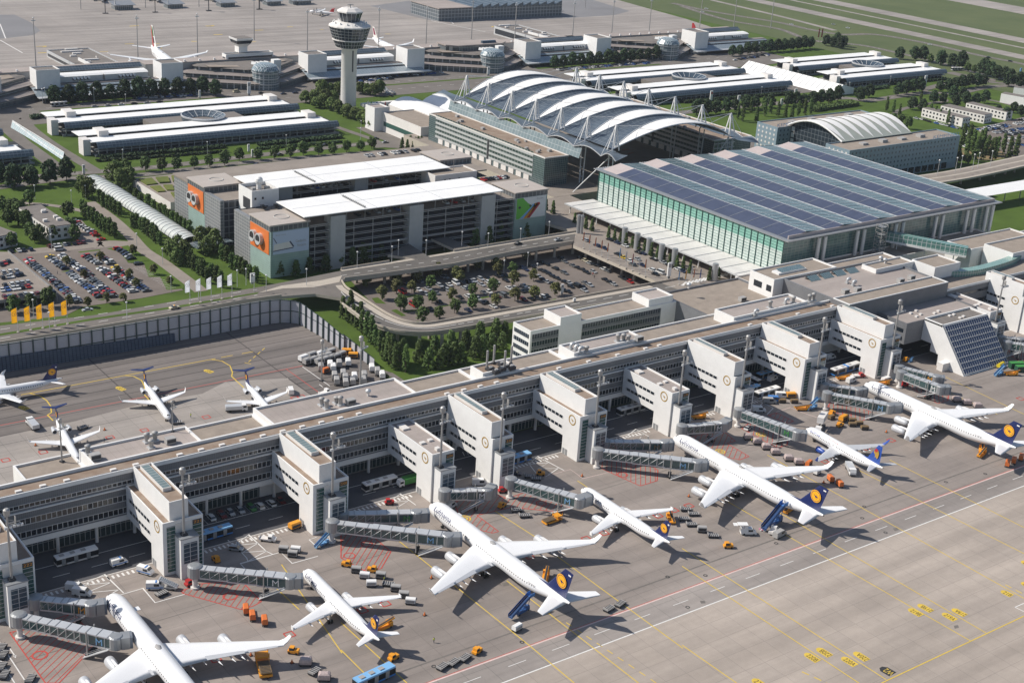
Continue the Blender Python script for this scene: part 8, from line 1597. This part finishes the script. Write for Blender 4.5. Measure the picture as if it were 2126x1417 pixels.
rowt('linden',1,[(85,1168),(200,1158),(312,1142),(415,1122),(-5,1150)],'%s large dark tree on the lawn edge at the left','large trees by the left lawn',sc=1.0)
rowt('small',1,[(785,1082),(905,1062),(1010,1062),(1100,1058),(1207,1047),(1303,1037),(1397,1027),(1487,1003),(1603,993),(1705,988),(1805,978),(1885,965),(1980,965),(2070,960)],'%s small round tree from the left along the avenue','avenue trees behind the car park building',sc=1.05)
rowt('small',2,[(35,947),(120,940),(190,925)],'%s small tree at the avenue end near the cone shrubs','avenue end trees',sc=1.05)
for nm,pts,kd in(('row left of the vault roof, far part',[(770,528),(800,560),(835,577),(865,592),(890,608),(925,632)],'horn'),('row left of the vault roof, near part',[(1030,718),(1060,722),(1095,745),(1120,760),(1150,785),(1180,810),(1205,835),(1235,850)],'horn'),('row right of the vault roof, far part',[(1005,492),(1050,532),(1090,557),(1150,577),(1190,617)],'horn'),('row right of the vault roof, near part',[(1245,642),(1275,657),(1305,682),(1335,702),(1370,718),(1400,738),(1430,762),(1465,772)],'horn'),('row beside the path by the white building',[(640,622),(665,642),(695,662),(725,682),(755,712),(785,737),(815,757),(850,777),(885,797)],'horn')):
 rowt(kd,'L',pts,'%s clipped columnar tree in the '+nm,'clipped trees, '+nm,var=.06)
rowt('horn',4,[(1182,248),(1207,268),(1235,293),(1260,305),(1290,345),(1315,325),(1345,335),(1372,372)],'%s clipped columnar tree in the front row behind the white flags','clipped trees behind the white flags',var=.06);rowt('horn',4,[(1380,200),(1410,218),(1440,258),(1470,268),(1497,283),(1522,303),(1550,323),(1590,343)],'%s clipped columnar tree in the row at the garage corner','clipped trees at the garage corner',var=.06)
rowt('birch','L',[(640,480),(690,495),(870,382),(930,422),(965,395),(1000,402),(900,340)],'%s loose green tree at the far end of the vault roof','loose trees at the vault far end');rowt('birch',4,[(1060,205),(1100,232),(1150,212),(1110,180),(1250,122),(1300,112),(1340,152),(1280,175)],'%s loose green tree at the near end of the vault roof','loose trees at the vault near end',sc=.95)
rowt('small','L',[(20,592),(110,602),(230,540),(140,700),(200,722),(170,622),(240,802),(310,822),(410,812),(540,762),(580,812),(525,642),(92,872),(60,702),(90,620),(150,650),(270,830)],'%s tree around the white buildings at the left','trees round the white buildings',sc=1.0)
rowt('autumn','L',[(780,975),(515,1010),(650,1105),(1000,1120),(1055,1180),(1190,1080),(1315,1160),(1030,925),(680,1330),(825,1300),(955,1290),(540,1330),(910,1080)],'%s small tree in the left car park','small trees in the left car park',sc=.62);rowt('small','L',[(110,1380),(240,1350),(380,1330)],'%s bush tree below the raised deck','trees below the raised deck')
rowt('autumn',5,[(160,378),(255,448),(340,352),(345,412),(440,408),(470,345),(600,308),(690,457),(715,330),(850,265),(965,265),(955,492),(1080,458),(1075,362),(1195,332),(1200,442),(1330,422),(1140,205),(975,300),(740,340)],'%s yellowing tree in the sunken car park','yellowing trees in the sunken car park',sc=.85)
rowt('small',5,[(370,518),(475,512),(505,592),(560,382),(565,472),(610,568),(705,532),(820,507),(820,418),(945,402),(1065,292)],'%s green tree in the sunken car park','green trees in the sunken car park',sc=.85)
rowt('poplar',5,[(10,565),(40,585),(75,605),(100,628),(130,662),(160,684),(190,722),(210,745),(240,792),(265,822),(290,834),(310,852),(335,882),(360,872),(382,850),(332,832),(60,560),(120,610),(400,900)],'%s tall poplar from the left behind the end of the noise wall','poplars behind the noise wall',sc=.78)
rowt('pyr',5,[(485,832),(545,872),(580,782),(640,852),(680,782),(745,842),(775,762),(835,812),(862,722),(930,782),(960,702),(1000,762),(1015,702),(620,872),(700,850),(880,800)],'%s dense green tree below the ring road curve','trees below the ring road',sc=.85)
rowt('pyr','D',[(1115,1332),(1290,1332),(1430,1295),(1600,1282),(1750,1232),(1880,1222),(1990,1192)],'%s dark tree at the foot of the car park billboard end','trees at the car park foot, billboard end',sc=.85);rowt('pyr','E',[(110,962),(215,952),(490,882),(620,832),(30,982),(920,802),(1025,832),(1140,822),(1240,772),(1330,742),(1462,762)],'%s dark tree at the foot of the car park between ramps','trees at the car park foot, ramp end',sc=.85)
rowt('leafy','K',[(1185,1080),(1300,1132),(1395,1090),(1360,985),(1450,985),(1530,990),(1280,1092),(1370,1132),(1455,1160),(1530,1190),(1620,1215),(1700,1250),(1770,1290),(1850,1330),(1920,1340),(1760,985),(1830,995),(1900,1005),(1960,985),(1330,1040),(1480,1080)],'%s fresh green tree round the foot of the control tower','trees round the control tower',sc=.95)
rowt('leafy',2,[(360,832),(420,842),(470,832),(530,834),(555,812),(450,790),(510,780),(400,790),(200,802),(150,765),(90,745),(40,732)],'%s fresh green tree between the control tower and the glass offices','trees by the glass offices',sc=.95)
rowt('cone','F',[(140,735),(238,785),(292,805),(437,870),(490,885),(540,910),(592,925),(645,950),(703,970),(752,995),(815,1025),(868,1045),(928,1070),(975,1100),(1040,1125),(1095,1140),(1155,1175),(1325,1240),(1405,1225)],'%s clipped cone shrub along the departure hall canopy','cone shrubs by the canopy',z=7.1,sc=1.1,var=.06);rowt('cone',2,[(380,922),(412,927),(430,917),(448,927),(463,922),(478,927),(497,922)],'%s clipped cone shrub in the group by the avenue end','cone shrubs by the avenue end',sc=1.3);rowt('cone','E',[(1640,525),(1700,555)],'%s clipped cone shrub behind the striped billboard','cone shrubs on the plaza',z=7.1,sc=1.2)
rowt('poplar',3,[(1740,905),(1770,935),(1800,945),(1832,955),(1862,945),(1892,965),(1922,962),(1952,975),(1990,962),(2030,985),(2072,972),(1762,985),(1817,990),(1872,995),(1705,1012),(1930,1000),(1850,925),(1780,900)],'%s thin poplar in the grove right of the hotel','poplar grove by the hotel',sc=1.05)
rowt('small',3,[(1385,1068),(1430,1062),(1482,1052),(1532,1047),(1580,1037),(1622,1032),(1662,1032),(1712,1022),(1762,1022),(1350,1080),(1820,1005)],'%s tree in the hedge row below the hotel front','trees below the hotel',sc=1.05)
rowt('linden',3,[(1430,682),(1490,692),(1560,640),(1620,640),(1700,662),(1760,652),(1822,652),(1880,642),(1960,722),(2010,742),(2060,702),(2100,722),(1680,620),(1740,615)],'%s dark tree among the white barracks','trees among the barracks',sc=.8);rowt('poplar',3,[(1500,720),(1540,725),(1600,748),(1650,772),(1570,735),(1480,640),(1350,720),(1310,705),(1270,690)],'%s slim tree in front of the white barracks','slim trees before the barracks',sc=.7);rowt('small',3,[(1330,792),(1400,802),(1310,772),(1360,770)],'%s bush tree beside the hotel atrium','trees beside the hotel atrium')
def hedge(name,k,a,b,w,h,label,n=None,lm='leaf_dark'):
 A,B=at(k,*a),at(k,*b);d=B-A;n=n or int(d.length*w*1.1);mb=MB()
 for i in range(n*5):
  u,v=R.random(),R.uniform(-.5,.5);p=A+d*u+Vector((0,v*w,h*R.random()**.6));nn=Vector((R.gauss(0,.6),R.gauss(0,.6),1)).normalized();t=nn.orthogonal().normalized();bb=nn.cross(t);s=R.uniform(.5,1.0)
  mb.add([p-t*s,p-bb*s*.8,p+t*s,p+bb*s*.8],[(0,1,2,3)])
 tag(mb.build(name,M[lm]),label,'hedge',None,'stuff')
hedge('hedge',1,(620,985),(1400,915),5,1.8,'clipped hedge in front of the left low parking building');hedge('hedge',1,(600,1005),(1420,945),2.5,1.3,'second lower hedge before the left low parking building');hedge('hedge',1,(1600,905),(2126,855),5,1.8,'clipped hedge right of the garage ramp at the left');hedge('hedge',1,(1600,930),(2126,885),2.5,1.3,'second lower hedge right of the garage ramp at the left')
hedge('hedge',3,(930,585),(1280,545),5,2,'hedge before the far right parking building');hedge('hedge',3,(1300,525),(1640,495),5,2,'hedge before the far right parking building, right part');hedge('hedge',3,(0,640),(680,585),5,2,'hedge before the middle parking building');hedge('hedge',1,(0,1075),(190,1045),6,2,'hedge at the left edge parking building');hedge('hedge',1,(190,740),(270,730),5,2.5,'hedge at the corner of the left parking building');hedge('hedge',3,(800,690),(1080,650),9,3,'shrubbery behind the hotel',lm='leaf');hedge('hedge','N',(1560,560),(1850,780),3,1.0,'low green planting at the end of the noise wall',lm='leaf_lt')
def lamp():
 t=thing('street_lamp','','');MB().tube((0,0,0),(0,0,7.5),.14,6,r1=.09).build('pole',M['frame_lt'],t);MB().lathe([(.12,7.4),(.42,7.6),(.42,7.95),(.1,8.1),(0,8.1)],n=8).build('lamp_head',M['white'],t);return t
L0=[('J',1322,1110,0),('J',990,1075,0),('J',475,1080,0),('J',450,1090,0),('K',1768,1390,0),('K',75,990,0),(1,765,1010,0),(1,1290,960,0),(1,1780,915,0),(4,1580,400,7),(4,1235,450,7),(4,790,575,7),(4,310,640,7),(4,210,560,7),(4,1530,360,7),(4,1475,370,7),(4,1655,400,7),(4,1905,360,7),(5,100,250,7),(5,315,215,7),(5,527,175,7),(5,750,120,7),(5,912,130,7),(5,1113,100,7),(5,1290,55,7),(5,355,175,7),(5,1158,250,0),(5,1010,300,0),(5,1215,320,0),('L',400,890,0),('L',272,500,0),('L',555,540,0),('L',665,500,0),('L',1060,880,0),('L',1260,1000,0),('L',1325,1220,0),('F',560,870,7),('P',390,1130,7),('P',440,1110,7),('P',560,1095,7),('P',610,1080,7),('P',735,1060,7),('P',215,1155,7),(3,490,600,0),(3,1035,570,0),(3,1290,530,0),('Q',605,620,0),('Q',1745,550,0),('Q',1275,540,0)]
for i,(k,x,y,z)in enumerate(L0):
 p=at(k,x,y,z+.05);zone={'J':'by the left terminal tree row','K':'near the control tower','L':'in the left car park grounds','P':'along the far right overpass','F':'on the forecourt','Q':'by the trees west of the offices'}.get(k)or{1:'along the avenue',3:'on the far right roads',4:'along the raised road',5:'round the ring road'}[k]
 j=sum(1 for q in L0[:i]if q[0]==k);lb='white headed street lamp %s, %s listed from the left'%(zone,ORD[sorted([q[1]for q in L0 if q[0]==k]).index(x)]);lb=lb.replace(' listed','')
 if i==0:l0=lamp();l0.location=p;tag(l0,lb,'street lamp','street lamps')
 else:copy_tree(l0,p,0,lb,sc=1.3 if k in('J','P')else 1)
def hmast():
 t=thing('apron_mast','','');MB().tube((0,0,0),(0,0,36),.5,8,r1=.3).build('pole',M['steel'],t);MB().box(-1.6,1.6,-.3,.3,34,34.8).lathe([(.4,36),(.7,36.5),(0,37)],n=8).build('lamp_head',M['frame_lt'],t);return t
H0=[('J',378,695),('J',1452,655),('J',2078,625),(1,1910,330),(1,1580,250),(2,232,310),(2,527,300),(2,810,245),(2,1078,265),(2,1437,250),(2,1680,235),(2,1912,225),(3,105,205),(3,318,195),(3,550,180),(1,503,58),(1,905,50),(1,1237,45),(2,1517,50),(2,612,80)]
for i,(k,x,y)in enumerate(H0):
 lb='tall grey light mast on the far apron, '+ORD[sorted(range(len(H0)),key=lambda q:(V[H0[q][0]][0]+H0[q][1]*V[H0[q][0]][2])).index(i)]+' from the left';p=at(k,x,y)
 if i==0:h0=hmast();h0.location=p;tag(h0,lb,'light mast','light masts on the far apron')
 else:copy_tree(h0,p,0,lb,sc=.8 if y<100 else 1)
for i,(k,x,y)in enumerate(((1,655,85),(1,965,78),(1,1297,68),(1,1610,60),('K',170,118),('K',705,100))):
 p=at(k,x,y);t=thing('docking_mast','dark slim post with box top on the far apron, '+ORD[i]+' from the left','post',p,0,'dark posts on the far apron');MB().tube((0,0,0),(0,0,12),.35,6).build('pole',M['dark'],t);MB().box(-1,1,-.4,.4,11,14).build('sign_box',M['dark'],t);MB().box(-2.5,2.5,-1.2,1.2,0,.6).build('base',M['dark'],t)
def flag(p,h,fw,fh,col,lab,grp,emb=None,base=None,lean=0):
 t=thing('flag',lab,'flag',p,0,grp);MB().tube((0,0,0),(0,0,h),.12,6,r1=.07).build('pole',M['frame_lt'],t)
 mb=MB();rows_=[[Vector((-fw*u,.18*math.sin(u*5+z*1.3),h-.2-fh*z-.35*u*(1-z)*2))for u in(0,.25,.5,.75,1)]for z in(0,.2,.4,.6,.8,1)];mb.loft(rows_,0,False,False);f=mb.build('cloth',M[col]if isinstance(col,str)else col,t,True)
 if emb:mb=MB();crane(mb,(-fw*.5,-.28,h-fh*.42),(1,0,0),(0,0,1),fw*.36);n=18;vs=[];[vs.extend([(-fw*.5+fw*.40*q*math.cos(2*PI*i/n),-.27,h-fh*.42+fw*.40*q*math.sin(2*PI*i/n))for q in(.86,1)])for i in range(n)];mb.add(vs,[(2*i,2*i+1,(2*i+3)%(2*n),(2*i+2)%(2*n))for i in range(n)]);mb.build('emblem',M[emb],f)
 MB().tube((0,0,0),(0,0,.25),.6,8).build('footing',M['kerb'],t);return t
def cloth(n,c):
 m=mat(n,c,.6);t=m.node_tree;tr=t.nodes.new('ShaderNodeBsdfTranslucent');tr.inputs['Color'].default_value=(*c,1);mx=t.nodes.new('ShaderNodeMixShader');mx.inputs['Fac'].default_value=.55
 t.links.new(t.nodes['Principled BSDF'].outputs[0],mx.inputs[1]);t.links.new(tr.outputs[0],mx.inputs[2]);t.links.new(mx.outputs[0],t.nodes['Material Output'].inputs[0]);return m
FY=cloth('flag_yellow',(.85,.40,.01));FW=cloth('flag_white',(.80,.81,.86))
for i,(x,y)in enumerate(((113,650),(192,638),(267,625),(343,612),(420,600))):flag(at(4,x,y,7.05),10.5,2.3,6.2,FY,'yellow flag with a round emblem on the left road, %s from the left'%ORD[i],'yellow flags on the median','navy')
for i,(x,y)in enumerate(((1182,475),(1248,465),(1314,455),(1380,443),(1443,432))):flag(at(4,x,y,7.05),11,2.2,5.4,FW,'white flag with a round emblem on the median, %s from the left'%ORD[i],'white flags on the median','frame')
for i,(x,y,c)in enumerate(((218,960,'orange_red'),(270,985,'orange_red'),(322,1008,'orange_red'),(377,1033,'orange_red'),(430,1058,'orange_red'),(537,1105,'lightblue'),(592,1132,'white'),(650,1155,'maroon_f'),(708,1180,'white'),(763,1205,'orange_red'),(1060,1280,'lightblue'),(1120,1275,'tail_orange'),(1170,1240,'white'),(1192,1262,'orange_red'),(1248,1265,'blue_tail'))):
 flag(at('F',x,y,7.1),9 if i<10 else 7.5,.8,4.6,M[c]if c in M else M['red'],'%s narrow flag along the forecourt edge, %s from the far end'%({'orange_red':'orange','lightblue':'light blue','maroon_f':'dark red','tail_orange':'yellow','blue_tail':'blue'}.get(c,c),ORD[i]),'forecourt flags')
for i,(x,y,c)in enumerate(((745,190,'white'),(810,190,'green'),(912,195,'blue_tail'),(970,195,'white'),(1068,200,'red'))):flag(at('Q',x,y,.1),11,1.1,9,c,'%s tall banner below the control tower, %s from the left'%({'blue_tail':'blue'}.get(c,c),ORD[i]),'banners below the control tower')
for i,(x,y)in enumerate(((848,262),(868,262))):flag(at(3,x,y,.1),14,2,9,'red','tall red flag by the far tree clump, '+('left' if i==0 else 'right')+' one','red flags by the far clump')
for i,(x,y)in enumerate(((575,915),(685,965),(790,1010),(900,1065),(1015,1105),(1370,1240),(168,822),(197,826))):
 p=at('F',x,y,7.1);t=thing('silver_shaft','silver ventilation cylinder before the hall canopy, '+ORD[i]+(' from the far end' if i<6 else ' and paired by the garage bridge'),'ventilation shaft',p,0,'silver cylinders on the forecourt');s=1.5 if i<6 else .9;MB().tube((0,0,0),(0,0,8.2 if i<6 else 9.5),s,16).build('cylinder',mat('ribbed_silver',(.42,.43,.44),.35,.5)if i==0 else bpy.data.materials['ribbed_silver'],t,False);MB().tube((0,0,8.2 if i<6 else 9.5),(0,0,8.5 if i<6 else 9.8),s*.9,16).build('cap',M['frame'],t)
for i,(k,x,y,z,w,h,lb)in enumerate((('K',592,1005,0,2.6,10,'white pylon sign before the older terminal'),(2,915,470,0,2.6,7,'white pylon sign behind the tent roof'),('L',650,310,0,1.5,6,'white pylon sign beside the avenue junction'),('L',1440,0,0,.1,.1,'')if 0 else('D',790,30,0,1.4,5,'white sign pair at the avenue, far one'),('D',830,85,0,1.4,5,'white sign pair at the avenue, near one'),('Q',1400,580,0,4,7,'white advertising sign on the lawn by the offices'),(3,1505,555,0,3.2,12,'tall white pylon sign by the curved lawn'),(3,178,635,0,2.6,9,'white and red pylon sign behind the tent roof masts'),(3,350,640,0,2.6,6,'white sign on the avenue behind the tent roof'),(3,617,660,0,2.6,6,'white sign beside the avenue trees right of the tent'),(3,705,590,0,3,5,'white sign at the middle parking building hedge'),('W',998,520,7,2.2,8,'white pylon sign on the forecourt'),(5,1372,415,0,1.6,5,'white sign panel in the sunken car park'),(4,1570,350,7,2.2,5,'white sign board beside the clipped trees on the raised road'),(5,1450,460,7,1.4,1.6,'small white sign on the ring road parapet'),('J',2100,1035,0,1.4,6,'white pylon sign at the right end of the left tree row'),(3,2100,470,0,2.6,7,'blue and white pylon sign far right by the trees'))):
 p=at(k,x,y,z+.05);t=thing('sign_pylon',lb,'sign',p);MB().box(-w/2,w/2,-.3,.3,h*.15,h).build('panel',M['lightblue']if 'blue' in lb else M['white'],t);MB().box(-w*.3,w*.3,-.2,.2,0,h*.15).build('base',M['frame'],t);MB().box(-w*.35,w*.35,-.34,-.31,h*.7,h*.9).build('face',M['red']if 'red' in lb else M['greycan'],t)
for i,(k,x,y)in enumerate(((8,520,995),(7,1020,690)if 0 else(7,1815,1290),(7,1668,1380),(8,562,765),(9,880,172),(9,42,258),('I',375,1035),('I',1100,872),('A',1822,970),(6,1270,1272),(8,1580,415),(7,1560,1245))):
 place('cone',lambda:(t:=E_('traffic_cone'),MB().lathe([(.28,.06),(.05,.8),(0,.82)],n=8).build('body',M['orange_red'],t),MB().box(-.35,.35,-.35,.35,0,.06).build('base',M['black'],t))[0],at(k,x,y,.05),0,'small orange traffic cone on the apron, '+ORD[i]+' of those scattered round the jets','traffic cones','traffic cone',1.4)
def person_mesh(seed,shirt):
 r=random.Random(seed);me=bpy.data.meshes.new('person');s=r.uniform(.1,.28)
 vs=[(0,0,.95),(0,0,1.15),(0,0,1.4),(0,.02,1.53),(0,.04,1.68),(.0,-.19,1.42),(.05,-.27,1.15),(.16,-.27,.92),(0,.19,1.42),(-.03,.27,1.15),(.06,.28,.9),(0,-.1,.9),(s*.5,-.11,.5),(s*.3,-.12,.06),(s*.3+.16,-.12,.04),(0,.1,.9),(-s*.4,.11,.5),(-s,.12,.06),(-s+.16,.12,.04)]
 ed=[(0,1),(1,2),(2,3),(3,4),(2,5),(5,6),(6,7),(2,8),(8,9),(9,10),(0,11),(11,12),(12,13),(13,14),(0,15),(15,16),(16,17),(17,18)]
 me.from_pydata(vs,ed,[]);o=bpy.data.objects.new('person',me);COL.objects.link(o);m=o.modifiers.new('skin','SKIN');o.modifiers.new('sub','SUBSURF').levels=1
 rr=[.15,.15,.17,.06,.105,.075,.055,.04,.075,.055,.04,.1,.075,.055,.05,.1,.075,.055,.05]
 for i,q in enumerate(rr):me.skin_vertices[0].data[i].radius=(q,q)
 me.skin_vertices[0].data[0].use_root=True
 dg=bpy.context.evaluated_depsgraph_get();m2=bpy.data.meshes.new_from_object(o.evaluated_get(dg));bpy.data.objects.remove(o);m2.name='person'
 for k in(M['skin'],M[shirt],M['cloth']):m2.materials.append(k)
 for p in m2.polygons:z,y=p.center.z,abs(p.center.y);p.material_index=0 if(z>1.5 or(y>.22 and z<1.0))else(1 if z>.93 else 2);p.use_smooth=True
 return m2
PMs={}
for i,(k,x,y,c,lb)in enumerate(((8,577,1165,'hivis','person in a yellow vest walking alone on the open concrete'),(8,268,785,'hivis','person in a yellow vest by the grey baggage cart'),('I',2005,740,'hivis','person in yellow standing right of the middle T-tail jet'),('I',1097,995,'cloth','person in dark clothes behind the pink roof parapet'),('M',365,850,'hivis','person in yellow on the red hatching beside the white car'),('M',145,1010,'hivis','person in yellow between two wrapped pallets'),('M',1330,880,'cloth','person in dark clothes by the catering truck'),('U',1610,1245,'red','')if 0 else('A',1615,1220,'hivis','person in yellow under the blue letter bridge by the hatching'),(8,210,490,'cloth','person standing below the blue letter bridge of the big jet'),(4,1525,1120,'red','person in red by the fuel truck between T-tail jets'),('L',445,1078,'cloth','person in dark clothes in an aisle of the left car park'),(5,1565,300,'red','person in red in the right part of the sunken car park'),('W',178,520,'cloth','person in dark clothes walking in the sunken car park'),('A',650,1252,'red','')if 0 else('S',1000,505,'cloth','person at the bridge wheels of the orange letter bridge'))):
 if(i%2,c)not in PMs:PMs[i%2,c]=person_mesh(i,c)
 o=bpy.data.objects.new('person',PMs[i%2,c]);COL.objects.link(o);o.location=at(k,x,y,.04);o.rotation_euler=(0,0,R.uniform(0,6.28));tag(o,lb,'person')
 h=MB().lathe([(0,1.80),(.08,1.78),(.115,1.70),(.10,1.64)],(-.02,.04,0),10).build('hair',M['black'],o)
